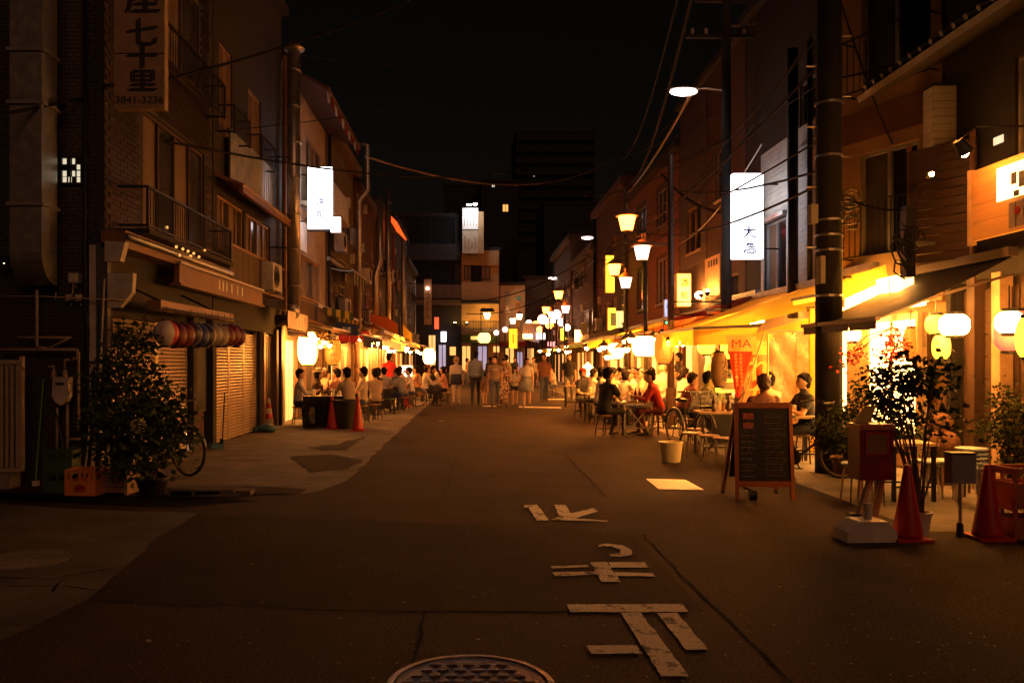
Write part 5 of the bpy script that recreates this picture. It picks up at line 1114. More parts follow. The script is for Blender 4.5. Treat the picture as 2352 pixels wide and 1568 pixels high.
def crate(label, c, rz, mat, w=.37, d=.29, h=.29, mark=None, group=None):
    t = thing('beer_crate', label, 'crate', c, rz, group); f = .028
    for x in (-w/2, w/2 - f):
        for y in (-d/2, d/2 - f): MB().box((x, y, 0), (x + f, y + f, h)).build('corner_post', mat, t, world=False)
    for a, z0, z1 in (('base', 0, .04), ('rim', h - .035, h)):
        m = MB(); m.box((-w/2 + f, -d/2 - .004, z0), (w/2 - f, -d/2 + .014, z1)); m.box((-w/2 + f, d/2 - .014, z0), (w/2 - f, d/2 + .004, z1)); m.box((-w/2 - .004, -d/2 + f, z0), (-w/2 + .014, d/2 - f, z1)); m.box((w/2 - .014, -d/2 + f, z0), (w/2 + .004, d/2 - f, z1)); m.build(a + '_band', mat, t, world=False)
    for s in (-1, 1):                               # long sides: a lower panel, a handle bar with openings, ribs
        y = s * (d/2 - .008); m = MB(); m.box((-w/2 + f, y - .006, .041), (w/2 - f, y + .006, h * .58))
        for x in (-.11, 0, .11): m.box((x - .014, y - .006, h * .58), (x + .014, y + .006, h - .036))
        for x in (-.14, -.07, .07, .14): m.box((x - .005, y - s * -.006, .045), (x + .005, y + s * .010, h * .56))
        m.build('side_panel', mat, t, world=False)
        x = s * (w/2 - .008); m = MB(); m.box((x - .006, -d/2 + f, .041), (x + .006, d/2 - f, h * .58)); m.box((x - .006, -d/2 + f, h * .8), (x + .006, d/2 - f, h - .036)); m.build('end_panel', mat, t, world=False)
    MB().box((-w/2 + f, -d/2 + f, .01), (w/2 - f, d/2 - f, .03)).build('floor', mat, t, world=False)
    if mark:
        m = MB(); P = [Vector((.075 * math.cos(a), -d/2 - .0035, .07 + .055 * math.sin(a))) for a in [k * math.pi / 8 for k in range(9)]]; m.prism(P, (0, .003, 0)); m.box((-.06, -d/2 - .0035, .048), (.06, -d/2 - .0005, .062)); m.build('printed_mark', mark, t, world=False)
    return t
def cone(label, c, h=.70, stripes=False, group=None, rz=0.0):
    t = thing('traffic_cone', label, 'traffic cone', c, rz, group); r = .118
    MB().box((-.148, -.148, .002), (.148, .148, .028)).build('base', red_plastic, t, world=False)
    if stripes:
        n = 6
        for i in range(n):
            z0, z1 = .03 + (h - .03) * i / n, .03 + (h - .03) * (i + 1) / n; R0, R1 = r * (1 - .86 * i / n), r * (1 - .86 * (i + 1) / n)
            MB().lathe([(R0, z0), (R1, z1)], n=18).build('stripe', canvas_white if i % 2 else red_plastic, t, world=False, smooth=False)
    else: MB().lathe([(r, .03), (r * .98, .06), (.028, h - .02), (.022, h), (.004, h)], n=20).build('body', red_plastic, t, world=False, smooth=True)
    return t
def make_stool(label, seat, legm, h=.43, r=.16, splay=.03, group=None, ring=True, cat='stool'):
    t = thing('stool', label, cat, (0, 0, 0), 0, group)
    MB().lathe([(r * .96, h - .028), (r, h - .018), (r, h - .005), (r * .93, h)], n=20).build('seat', seat, t, world=False, smooth=False)
    for k in range(4):
        a = math.pi / 4 + k * math.pi / 2; MB().tube([(r * .5 * math.cos(a), r * .5 * math.sin(a), h - .03), (r * .86 * math.cos(a), r * .86 * math.sin(a), h - .055), ((r + splay) * math.cos(a), (r + splay) * math.sin(a), .004)], .011, 6).build('leg', legm, t, world=False)
    if ring: MB().tube([((r * .93 + splay * .6) * math.cos(a), (r * .93 + splay * .6) * math.sin(a), h * .36) for a in [i * math.pi / 8 for i in range(16)]], .006, 4, closed=True).build('foot_ring', legm, t, world=False)
    return t
def make_table(label, w, d, h, top, legm, loc, rz=0.0, cat='table', fold=False, group=None):
    t = thing('table', label, cat, loc, rz, group)
    MB().box((-w/2, -d/2, h - .03), (w/2, d/2, h)).build('tabletop', top, t, world=False)
    for sx in (-1, 1):
        for sy in (-1, 1): MB().bar((sx * (w/2 - .04), sy * (d/2 - .04), .004), (sx * (w/2 - .04), sy * (d/2 - .04), h - .031), .035, .035, (0, 1, 0)).build('leg', legm, t, world=False)
    m = MB(); m.bar((-w/2 + .06, -d/2 + .04, .16), (w/2 - .06, -d/2 + .04, .16), .02, .02); m.bar((-w/2 + .06, d/2 - .04, .16), (w/2 - .06, d/2 - .04, .16), .02, .02)
    if fold: m.bar((-w/2 + .06, -d/2 + .04, .02), (w/2 - .06, -d/2 + .04, .62), .016, .016); m.bar((w/2 - .06, -d/2 + .06, .02), (-w/2 + .06, -d/2 + .06, .62), .016, .016)
    m.build('stretcher', legm, t, world=False); return t
beer = M('beer', (.80, .42, .06), .15, 0, .1, 8, 0, emit=.10, ecol=(1, .5, .1)); foam = M('foam', (.85, .80, .68), .8, 0, 0, bump=0)  # faint warm light put into the beer colour as glow
ceramic = M('ceramic', (.75, .72, .66), .3, 0, .05, bump=0); amber_glass = M('amber_glass', (.10, .035, .01), .12, 0, .1, bump=0); clear_glass = M('clear_glass', (.6, .58, .52), .12, 0, .05, bump=0)
def mug(c, where):
    t = thing('beer_mug', 'beer mug ' + where, 'mug', c, rnd.uniform(0, 6), 'mugs ' + where)
    MB().lathe([(.038, 0), (.042, .02), (.042, .115), (.001, .116)], n=12).build('beer', beer, t, world=False); MB().lathe([(.043, .115), (.046, .125), (.03, .145), (.001, .15)], n=12).build('foam', foam, t, world=False)
    MB().tube([(.042, 0, .03), (.075, 0, .045), (.075, 0, .09), (.042, 0, .105)], .007, 5).build('handle', clear_glass, t, world=False)
def bottle(c, where, m=None):
    t = thing('bottle', 'dark bottle ' + where, 'bottle', c, 0, 'bottles ' + where)
    MB().lathe([(.032, 0), (.034, .01), (.034, .15), (.014, .20), (.013, .26), (.004, .262)], n=12).build('glass', m or amber_glass, t, world=False, smooth=True); MB().lathe([(.0345, .05), (.0345, .12)], n=12, cap=False).build('label_band', canvas_white, t, world=False)
def plate(c, where):
    t = thing('plate', 'small plate of food ' + where, 'plate', c, 0, 'plates ' + where)
    MB().lathe([(.05, 0), (.055, .008), (.09, .022), (.088, .024), (.05, .012), (.001, .011)], n=16).build('dish', ceramic, t, world=False)
    mb = MB(); r = random.Random(int(c[0] * 1000)); 
    for k in range(7): mb.ball((r.uniform(-.04, .04), r.uniform(-.04, .04), .02), (.018, .015, .012), 6, 4)
    mb.build('food', M('food', (.42, .20, .06), .6, 0, .5, 30, .2), t, world=False)
def holder(c, where):
    t = thing('chopstick_holder', 'pot of chopsticks ' + where, 'chopsticks', c, 0, 'chopstick pots ' + where)
    MB().lathe([(.035, 0), (.042, .11), (.036, .11), (.03, .02), (.001, .02)], n=12).build('cup', wood, t, world=False); m = MB(); r = random.Random(2)
    for k in range(8): m.cyl((r.uniform(-.02, .02), r.uniform(-.02, .02), .03), (r.uniform(-.05, .05), r.uniform(-.05, .05), .21), .003, n=4)
    m.build('chopsticks', pale_wood, t, world=False)
def bicycle(label, c, rz, frame, basket=True, steer=0.0):
    t = thing('bicycle', label, 'bicycle', c, rz); rw = .32
    def wheel(x, st):
        q = Matrix.Rotation(st, 3, 'Z'); P = lambda a, rr: Vector((x, 0, rw)) + q @ Vector((rr * math.cos(a), 0, rr * math.sin(a)))
        w = MB().tube([P(a, rw - .017) for a in [k * math.pi / 18 for k in range(36)]], .017, 6, closed=True).build('wheel', rubber, t, world=False)
        MB().tube([P(a, rw - .045) for a in [k * math.pi / 18 for k in range(36)]], .010, 5, closed=True).build('rim', chrome, w, world=False)
        m = MB()
        for k in range(18): a = k * math.pi / 9; m.cyl(P(a + .25 * (-1) ** k, .02), P(a, rw - .045), .0016, n=3)
        m.cyl(Vector((x, 0, rw)) + q @ Vector((0, -.05, 0)), Vector((x, 0, rw)) + q @ Vector((0, .05, 0)), .018, n=8); m.build('spokes', chrome, w, world=False)
        m = MB(); m.tube([P(a, rw + .018) for a in [.25 + k * .22 for k in range(11)]], .016, 5); m.build('mudguard', galv, t, world=False)
    wheel(.52, steer); wheel(-.52, 0)
    m = MB(); A_, B_, C_, D_ = Vector((-.52, 0, rw)), Vector((-.08, 0, .27)), Vector((-.2, 0, .72)), Vector((.36, 0, .78)); E_2 = Vector((.40, 0, .62))
    for a, b, rr in ((A_, B_, .011), (A_, C_ - Vector((0, 0, .12)), .010), (B_, C_ + Vector((.0, 0, .04)), .016), (B_, E_2, .018), (E_2, D_ + Vector((-.02, 0, .14)), .016), (E_2, Vector((.52, 0, rw)), .013)): m.tube([a, (a + b) / 2, b], rr, 8)
    m.build('frame', frame, t, world=False)
    m = MB(); m.tube([(.20, -.27, .97), (.30, -.22, .98), (.345, 0, .95), (.30, .22, .98), (.20, .27, .97)], .011, 6); m.build('handlebar', chrome, t, world=False)
    for s in (-1, 1): MB().cyl((.21, s * .268, .97), (.12, s * .285, .965), .015, n=8).build('grip', black_plastic, t, world=False)
    m = MB(); m.ball((-.21, 0, .80), (.13, .075, .035), 12, 6); m.ball((-.30, 0, .81), (.07, .1, .04), 10, 6); m.build('saddle', black_plastic, t, world=False)
    m = MB(); m.lathe([(.09, -.004), (.095, 0), (.09, .004)], (-.08, .05, .27), 16, 'y'); m.bar((-.08, .07, .27), (-.0, .07, .13), .015, .015); m.bar((-.08, -.07, .27), (-.16, -.07, .41), .015, .015); m.bar((-.04, .1, .125), (.04, .1, .125), .06, .015); m.bar((-.2, -.1, .415), (-.12, -.1, .415), .06, .015); m.build('crank', black_metal, t, world=False)
    MB().tube([(-.5, .05, .3), (-.56, .14, .01)], .008, 5).build('kickstand', galv, t, world=False)
    if basket:
        m = MB(); w = .17
        for z, k in ((.74, .82), (.82, .88), (.90, .94), (.98, 1.0)): m.tube([(.50 - w * k, -w * k, z), (.50 + w * k * .9, -w * k, z), (.50 + w * k * .9, w * k, z), (.50 - w * k, w * k, z)], .005, 4, closed=True)
        for i in range(7):
            f = -1 + 2 * i / 6
            for s in (-1, 1): m.tube([(.50 + f * w * .8, s * w * .82, .74), (.50 + f * w, s * w, .98)], .003, 3); m.tube([(.50 + s * w * .8, f * w * .82, .74), (.50 + s * w * .93, f * w, .98)], .003, 3)
            m.tube([(.50 + f * w * .8, -w * .82, .74), (.50 + f * w * .8, w * .82, .74)], .003, 3)
        m.build('basket', galv, t, world=False)
    return t
# ---------------------------------------------------------------- left corner
t = crate('orange plastic beer crate with a dark red printed mark', G(200, 1134), R(-6), orange_plastic, .36, .28, .29, mark=M('mark_red', (.32, .03, .02), .6))
g = G(138, 1128); crate('dark green beer crate on the ground under another', (g.x, g.y + .05, 0), R(4), green_plastic, .31, .28, .235, group='stacked green crates'); crate('dark green beer crate on top of another green crate', (g.x, g.y + .05, .237), R(6), green_plastic, .31, .28, .235)
t = thing('planter_box', 'rough wooden planter box beside the orange crate', 'planter', G(272, 1130), R(-8))
for i in range(4): MB().box((-.18, -.15, .02 + i * .068), (.18, -.13, .08 + i * .068)).build('plank', wood, t, world=False); MB().box((-.18, .13, .02 + i * .068), (.18, .15, .08 + i * .068)).build('plank', wood, t, world=False)
for s in (-1, 1):
    MB().box((s * .17 - .012, -.129, .0), (s * .17 + .012, .129, .28)).build('end_board', wood, t, world=False)
    MB().box((s * .185 - .01, -.17, 0), (s * .185 + .02, -.13, .29)).build('batten', pale_wood, t, world=False)
MB().box((-.155, -.128, .01), (.155, .128, .24)).build('soil', soil, t, world=False)
pot('black plastic tub planted with the hydrangea', G(350, 1138), .175, .21, black_plastic)
def B(Y, x, y, rx, ry, rd=None): q = K / Y; return (D(Y, x, y), (rx / q, (rd or rx) / q, ry / q))
plant('tall_shrub', 'tall leafy shrub growing from the wooden planter against the shutter', (G(272, 1130).x, 9.33, .24), [B(9.5, 285, 800, 50, 48), B(9.5, 325, 775, 40, 25), B(9.5, 260, 870, 48, 60), B(9.5, 320, 895, 60, 55), B(9.5, 225, 905, 25, 45), B(9.45, 270, 990, 55, 75), B(9.5, 380, 900, 35, 30)], 2000, .068, leaf_dark, 3)
hy = plant('hydrangea', 'dense dark hydrangea bush with one pale flower head', (G(350, 1138).x, 9.13, .17), [B(9.1, 335, 975, 85, 55), B(9.1, 385, 950, 40, 35), B(9.1, 340, 1045, 72, 45), B(9.1, 400, 1000, 22, 40), B(9.2, 255, 1010, 40, 45)], 1500, .088, leaf_dark, 5)
r = random.Random(8); mb = MB(); c = D(8.72, 318, 978)
for i in range(90):
    d = Vector((r.gauss(0, 1), r.gauss(0, 1), r.gauss(0, 1))).normalized(); mb.ball(c + d * .075, (.016, .016, .008), 6, 4)
mb.build('flower_head', M('hydrangea_flower', (.42, .40, .22), .7), hy)
bicycle('silver bicycle parked half behind the hydrangea', (-4.05, 11.02, 0), R(-42), chrome, basket=False, steer=.2)
t = thing('broom', 'long green handled broom leaning on the tiled wall', 'broom', G(70, 1115)); MB().cyl(G(70, 1115) + Vector((0, .12, .06)), D(10.05, 100, 870), .011, n=8).build('handle', M('green_stick', (.12, .30, .06), .5), t); MB().bar(G(66, 1118) + Vector((0, .1, .03)), G(78, 1118) + Vector((0, .1, .03)), .06, .06).build('head', dirty_white, t)
r = random.Random(12)
for i, (x0, y0, x1, y1, m, lb) in enumerate(((205, 1090, 232, 800, dirty_white, 'white rod leaning beside the corner post'), (212, 1080, 240, 640, dirty_white, 'tall pale pole leaning against the corner post'), (190, 1085, 206, 960, galv, 'grey metal tube leaning beside the crates'), (220, 1085, 245, 1000, galv, 'short grey tube leaning in the corner'), (150, 1090, 128, 940, black_metal, 'dark stick leaning under the gas meter'))):
    t = thing('leaning_rod', lb, 'rod', D(9.85, x0, y0)); a = D(9.8, x0, y0); a.z = .015; MB().tube([a, D(9.9, (x0 + x1) / 2 + 4, (y0 + y1) / 2), D(9.98, x1, y1)], .012, 6).build('shaft', m, t); MB().lathe([(.016, 0), (.016, .05)], a, 8).build('ferrule', rubber, t)
t = thing('umbrella', 'closed clear umbrella with a curved handle by the shrub', 'umbrella', G(240, 1092)); a = D(9.75, 238, 1088); a.z = .02
MB().tube([a, D(9.8, 232, 1000), D(9.85, 222, 945)], [.008, .035, .02], 8).build('canopy', clear_glass, t); MB().tube([D(9.85, 222, 945), D(9.85, 218, 925), D(9.85, 210, 930), D(9.85, 210, 945)], .008, 6).build('handle', dirty_white, t)
t = thing('dustpan', 'blue dustpan standing on its long handle by the shutters', 'dustpan', G(497, 1030), R(-60)); MB().box((-.12, -.1, .005), (.12, .1, .02)).box((-.12, .085, .02), (.12, .1, .16)).box((-.12, -.1, .02), (-.105, .085, .09)).box((.105, -.1, .02), (.12, .085, .09)).build('pan', blue_plastic, t, world=False); MB().cyl((0, .1, .14), (0, .14, .95), .011, n=8).build('handle', black_metal, t, world=False)
cone('red and white striped traffic cone beside the shop door', G(618, 988), .70, True)
t = thing('sandbag', 'blue sand filled weight slumped over the striped cone base', 'weight', G(612, 992)); MB().ball((0, 0, .09), (.2, .16, .09), 14, 8).ball((.1, -.05, .08), (.15, .14, .08), 12, 8).build('bag', blue_plastic, t, world=False, smooth=True); MB().ball((-.2, -.05, .06), (.06, .05, .06), 8, 6).build('knot', blue_plastic, t, world=False)
# row of printed lanterns: unlit, paper bands of red and blue on white, inner ones painted darker for their shade
pr = [M('print_red_shaded', (.12, .010, .010), .5, 0, .1, bump=0), M('print_white_shaded', (.24, .20, .17), .5, 0, .08, bump=0), M('print_blue_shaded', (.02, .03, .14), .5, 0, .1, bump=0), M('print_navy', (.02, .02, .06), .5, 0, .1, bump=0)]
def print_lantern(label, c, first=False, k=0, group=None):
    t = thing('printed_lantern', label, 'lantern', c, 0, group); rr, hh = .148, .30; N, S = 12, 24; mb = MB(); vs = []
    for i in range(N + 1):
        f = -1 + 2 * i / N; q = rr * math.sqrt(max(.12, 1 - .88 * f * f))
        for j in range(S): a = 2 * math.pi * j / S; vs.append((q * math.cos(a), q * math.sin(a), f * hh / 2))
    fs = []; 
    for i in range(N):
        for j in range(S): fs.append((i * S + j, i * S + (j + 1) % S, (i + 1) * S + (j + 1) % S, (i + 1) * S + j))
    mb.add(vs, fs); cols = []
    for i in range(N):
        for j in range(S):
            a = (j / S * 360 + 90 + k * 47) % 360
            cols.append(1 if a < 55 or a > 305 else 0 if a < 180 else (2 if k % 2 == 0 else 3))
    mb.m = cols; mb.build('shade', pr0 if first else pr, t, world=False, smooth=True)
    for s in (-1, 1): MB().lathe([(.055, s * hh / 2), (.05, s * (hh / 2 + .018)), (.001, s * (hh / 2 + .018))], n=14).build('ring', pr[3], t, world=False)
    MB().cyl((0, 0, hh / 2 + .01), (0, 0, .32), .004, n=4).build('cord', black_plastic, t, world=False)
    if first:
        vs2, fs2 = glyphs('Asahi'); m = MB(); out = []
        for x, y in vs2: z = -x * .17; q = rr * math.sqrt(max(.12, 1 - .88 * (z / (hh / 2)) ** 2)) + .003; a = R(-90) + y * .05 / rr; out.append((q * math.cos(a), q * math.sin(a), z))
        m.add(out, [tuple(reversed(f)) for f in fs2]); m.build('lettering', letter_red, t, world=False)
    return t
pr0 = [M('print_red_lit', (.45, .02, .02), .5, 0, .1, bump=0), M('print_white_lit', (.62, .58, .54), .5, 0, .08, bump=0), M('print_blue_lit', (.04, .08, .42), .5, 0, .1, bump=0), pr[3]]  # same print for the open end, painted brighter as if lit
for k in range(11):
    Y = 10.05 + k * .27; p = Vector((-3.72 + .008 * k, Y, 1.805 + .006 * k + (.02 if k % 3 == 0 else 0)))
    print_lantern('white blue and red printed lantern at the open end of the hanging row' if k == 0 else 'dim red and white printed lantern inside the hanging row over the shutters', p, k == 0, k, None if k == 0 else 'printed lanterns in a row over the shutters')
t = thing('lantern_rail', 'metal rod carrying the row of printed lanterns', 'rail', (-3.7, 11.4, 2.12)); MB().cyl((-3.72, 9.95, 2.125), (-3.64, 12.95, 2.125), .012, n=6).build('rod', black_metal, t); MB().bar((-3.71, 10.3, 2.125), (-3.95, 10.3, 2.16), .02, .02).bar((-3.65, 12.7, 2.125), (-3.9, 12.7, 2.16), .02, .02).build('hook', black_metal, t)

# ---------------------------------------------------------------- left drinkers' corner
stool_blk = make_stool('black framed round stool', M('seat_brown', (.30, .18, .10), .5), black_metal, .43, .15, .03, ring=True)
stool_n = [0]
def stool(proto, x, y, label, group, z=0.0):
    loc = (x, y, z)
    if stool_n[0] == 0 and proto is stool_blk:
        stool_n[0] = 1; proto.location = loc; WM[proto] = Matrix.Translation(Vector(loc)); proto['label'] = label; proto['group'] = group; return proto
    return dup(proto, loc, rnd.uniform(0, 1.5), label, group)
t = thing('bagged_bin', 'square bin in a black plastic bag under the near drinkers', 'bin', G(712, 982)); mb = MB(); r = random.Random(3)
for nm, P in (('bag', [(.15, 0), (.17, .1), (.175, .3), (.165, .47), (.15, .5), (.001, .49)]),): MB().lathe([(a * (1 + r.uniform(-.04, .04)), b) for a, b in P], n=9).build(nm, black_bag, t, world=False)
MB().lathe([(.165, .48), (.185, .50), (.16, .53)], n=9, cap=False).build('folded_rim', black_bag, t, world=False)
t = thing('draped_table', 'low table draped in black cloth with food on top', 'table', (-3.35, 18.9, 0)); MB().box((-.45, -.32, .66), (.45, .32, .70)).build('tabletop', wood, t, world=False)
mb = MB(); n = 40; vs = []; P = [(-.455, -.325), (.455, -.325), (.455, .325), (-.455, .325)]
ring = []
for i in range(4):
    for k in range(10): f = k / 10; ring.append((P[i][0] * (1 - f) + P[(i + 1) % 4][0] * f, P[i][1] * (1 - f) + P[(i + 1) % 4][1] * f))
for z, e in ((.70, .0), (.45, .02), (.02, .05)):
    for i, (a, b) in enumerate(ring): w = 1 + e * (1 if i % 2 else .2); vs.append((a * w, b * w, z))
N = len(ring); mb.add(vs, [(j * N + i, j * N + (i + 1) % N, (j + 1) * N + (i + 1) % N, (j + 1) * N + i) for j in range(2) for i in range(N)]); mb.build('cloth', M('black_cloth', (.012, .012, .013), .85), t, world=False)
t = thing('water_butt', 'big black plastic tub standing between two red cones', 'tub', G(792, 984)); MB().lathe([(.20, 0), (.27, .5), (.29, .62), (.30, .63), (.27, .63), (.25, .5), (.001, .3)], n=24).build('tub', black_plastic, t, world=False, smooth=False); MB().lathe([(.302, .60), (.315, .61), (.302, .635)], n=24, cap=False).build('rim', black_plastic, t, world=False)
cone('red traffic cone on the bin side of the black tub', G(763, 985), .72); cone('red traffic cone on the road side of the black tub', G(822, 989), .74)
Wn = 'on the black draped table'
for i, (x, y) in enumerate(((-3.6, 18.8), (-3.15, 18.75), (-3.05, 19.0))): mug((x, y, .702), Wn)
bottle((-3.3, 18.95, .702), Wn); bottle((-3.45, 19.05, .702), Wn); plate((-3.35, 18.75, .702), Wn); plate((-3.7, 19.0, .702), Wn); holder((-3.2, 19.1, .702), Wn)
t = make_table('long table with a dark cloth front before the seated left crowd', 1.3, .6, .70, M('table_dark', (.05, .04, .035), .5), black_metal, (-3.0, 24.0, 0), R(8))
MB().box((-.6, -.31, .12), (.6, -.29, .69)).build('front_cloth', M('black_cloth'), t, world=False)
make_table('white topped table among the farther left crowd', .9, .6, .70, white_paint, galv, G(1000, 905), 0)
cone('dull red traffic cone in front of the parked bicycle on the left', G(935, 934), .72)
bicycle('dark bicycle parked beside the far left tables', G(920, 936) + Vector((0, .3, 0)), R(10), black_metal, True)
crate('small cardboard coloured crate on the left pavement', G(965, 912), 0, M('cardboard', (.36, .22, .11), .8), .5, .4, .3)
t = thing('bench', 'green folding bench behind the cream shirted drinker', 'bench', G(870, 950)); MB().box((-.5, -.16, .40), (.5, .16, .43)).build('seat', green_plastic, t, world=False)
for sx in (-1, 1):
    for sy in (-1, 1): MB().bar((sx * .44, sy * .12, .003), (sx * .4, sy * .12, .399), .025, .025).build('leg', black_metal, t, world=False)
# hanging decorations along the far left stalls
lantern('yellow paper lantern over the far left tables', D(33, 905, 783), .22, .55, e_lantern_yellow); lantern('second yellow lantern past its twin over the far left tables', D(36, 920, 790), .2, .6, e_lantern_yellow); lantern('white glowing lantern near the far end of the left stalls', D(40, 986, 818), .30, .75, e_lantern_white)
lantern('small white lantern under the orange awning', D(30, 868, 782), .16, .34, e_lantern_white)
r = random.Random(21)
for i in range(16):
    Y = 27 + i * 1.7 + r.uniform(-1.2, 1.2); bulb((-3.1 + r.uniform(-.6, .35) - .006 * i, Y, 2.02 + r.uniform(-.08, .12)), 'bare bulb strung under the left awnings', 'bulbs under the left awnings', e_bulb, .085)
t = thing('neon_panel', 'white lit cooler panel behind the red shirted waiter', 'cooler', D(31, 930, 850)); a, b = D(31, 915, 872), D(31, 948, 838); MB().box((a.x, 31, .4), (b.x, 31.5, b.z)).build('case', white_paint, t); MB().box((a.x + .03, 30.985, .9), (b.x - .03, 30.998, b.z - .04)).build('lit_front', E_('cooler', (1, .85, .55), 2.5), t)
# plastic curtain on the left stall
t = thing('clear_curtain', 'pale plastic curtain gathered beside the waiter', 'curtain', D(29, 860, 860)); mb = MB(); vs = []; n = 26
for i in range(n + 1):
    x = D(29, 846 + 34 * i / n, 0).x; w = .05 * math.sin(i * 1.4); vs += [(x, 29 + w, .25), (x, 29 + w, 2.1), (x, 29.006 + w, 2.1), (x, 29.006 + w, .25)]
mb.add(vs, [(4 * i, 4 * i + 4, 4 * i + 5, 4 * i + 1) for i in range(n)] + [(4 * i + 3, 4 * i + 2, 4 * i + 6, 4 * i + 7) for i in range(n)]); mb.build('sheet', M('vinyl', (.72, .60, .48), .25, 0, .1, 4, .1), t); MB().cyl((D(29, 840, 0).x, 29, 2.12), (D(29, 885, 0).x, 29, 2.12), .015, n=6).build('rod', galv, t)

# ---------------------------------------------------------------- right tables
seat_pink = M('seat_pink', (.42, .25, .20), .45); seat_blue = M('seat_blue', (.58, .70, .76), .45)
st_chrome = make_stool('chrome legged round stool', seat_pink, chrome, .40, .155, .012, ring=False); st_blue = make_stool('pale blue round stool', seat_blue, chrome, .41, .155, .012, ring=False)
first = {st_chrome: True, st_blue: True}
def put(proto, x, y, label, group, z=0.0):
    if first[proto]:
        first[proto] = False; proto.location = (x, y, z); WM[proto] = Matrix.Translation(Vector((x, y, z))); proto['label'] = label; proto['group'] = group; return proto
    return dup(proto, (x, y, z), rnd.uniform(0, 1.5), label, group)
for x, y in ((1590, 1052), (1628, 1060), (1662, 1068), (1690, 1072), (1600, 1040)):
    p = G(x, y); put(st_chrome, p.x, p.y, 'chrome legged stool with a dull pink seat by the wooden table', 'pink seated stools by the wooden table')
for x, y in ((1968, 1150), (2000, 1158), (2125, 1142), (2160, 1140)):
    p = G(x, y); put(st_blue, p.x, p.y, 'single pale blue topped stool standing behind the red box', 'single pale blue stools')
p = G(2228, 1158)
for k in range(5): put(st_blue, p.x + .004 * k, p.y, 'pale blue topped stool in the nested stack by the grey post', 'nested stack of pale blue stools', .045 * k)
make_table('steel legged folding table between the black and the red shirted drinkers', .62, .60, .68, M('table_brown', (.30, .17, .08), .5), galv, (3.28, 16.7, 0), R(3), fold=True)
Wn = 'on the folding table'; z = .682
mug((3.12, 16.6, z), Wn); bottle((3.3, 16.75, z), Wn); bottle((3.38, 16.7, z), Wn); plate((3.2, 16.5, z), Wn); plate((3.45, 16.55, z), Wn); holder((3.15, 16.85, z), Wn); mug((3.42, 16.85, z), Wn)
make_table('pale wooden table at the end of the chrome stools', 1.05, .66, .70, pale_wood, dark_wood, (4.05, 13.0, 0), R(-4))
Wn = 'on the pale wooden table'; z = .702
for x, y in ((3.75, 12.85), (4.0, 12.9), (4.35, 13.1)): bottle((x, y, z), Wn)
mug((3.9, 13.1, z), Wn); plate((3.7, 13.05, z), Wn); plate((4.15, 12.82, z), Wn); holder((3.98, 13.15, z), Wn); holder((4.25, 12.95, z), Wn); plate((4.4, 12.9, z), Wn)
make_table('small table between the dark haired drinkers behind the blackboard', .9, .6, .70, pale_wood, black_metal, (4.55, 12.05, 0), 0)
Wn = 'on the small table behind the blackboard'
mug((4.4, 11.95, .702), Wn); mug((4.7, 12.1, .702), Wn); plate((4.55, 12.1, .702), Wn)
for i, (x, y, rz, lb) in enumerate(((3.35, 20.2, 3, 'long crowded table behind the folding table'), (3.9, 23.5, 0, 'long table in the middle of the right crowd'), (3.6, 27.0, -3, 'far table at the green awning'))):
    make_table(lb, 1.2, .65, .70, pale_wood, black_metal, (x, y, 0), R(rz)); Wn = 'on the ' + lb
    for k in range(3): mug((x - .45 + .4 * k, y + .1 * (-1) ** k, .702), Wn)
    for k in range(3): bottle((x - .3 + .3 * k, y - .05, .702), Wn); plate((x - .4 + .4 * k, y - .2, .702), Wn)
t = thing('menu_stand', 'white card menu standing on the long crowded table', 'menu', (3.45, 20.0, .702)); MB().plate([(-.16, -.05, 0), (.16, -.05, 0), (.16, .0, .22), (-.16, .0, .22)], .008).build('card', white_paint, t, world=False); MB().plate([(-.16, .06, 0), (-.16, .01, .22), (.16, .01, .22), (.16, .06, 0)], .006).build('back_card', white_paint, t, world=False)
t = thing('counter', 'cluttered grill counter piled with bowls and lit from above', 'counter', (4.9, 15.2, 0)); MB().box((-.6, -.35, 0), (.6, .35, .74)).build('cabinet', black_metal, t, world=False); MB().box((-.64, -.39, .742), (.64, .39, .78)).build('worktop', galv, t, world=False)
r = random.Random(6)
for i in range(14):
    q = Vector((4.9 + r.uniform(-.55, .55), 15.2 + r.uniform(-.3, .25), .782)); k = i % 3
    if k == 0: plate(q, 'on the grill counter')
    elif k == 1:
        b = thing('bowl', 'pale bowl on the grill counter', 'bowl', q, 0, 'bowls on the grill counter'); MB().lathe([(.04, 0), (.05, .01), (.085, .07), (.08, .07), (.04, .015), (.001, .014)], n=14).build('bowl', ceramic, b, world=False); MB().lathe([(.001, .055), (.074, .058)], n=12, cap=False).build('food', M('food'), b, world=False)
    else: bottle(q, 'on the grill counter', ceramic)
t = thing('cash_lamp', 'yellow glowing box lamp on the grill counter', 'lamp', (4.62, 15.0, .80)); MB().box((-.2, -.06, .12), (.2, .06, .36)).build('case', e_sign_yellow, t, world=False); MB().box((-.14, -.066, .17), (.14, -.061, .31)).build('face', M('lamp_face', (.6, .5, .3), .5), t, world=False); MB().box((-.02, -.02, -.015), (.02, .02, .12)).build('stem', black_metal, t, world=False)
p = G(1541, 1061); t = thing('bucket', 'pale yellow plastic bucket on the road edge', 'bucket', p); MB().lathe([(.125, 0), (.135, .01), (.168, .285), (.175, .288), (.175, .302), (.160, .302), (.128, .02), (.001, .02)], n=24).build('tub', yellow_plastic, t, world=False, smooth=False); MB().tube([(.165 * math.cos(a), .05 + .165 * math.sin(a) * .8, .30 + .05 * math.sin(a)) for a in [k * math.pi / 10 for k in range(11)]], .006, 5).build('handle', chrome, t, world=False)
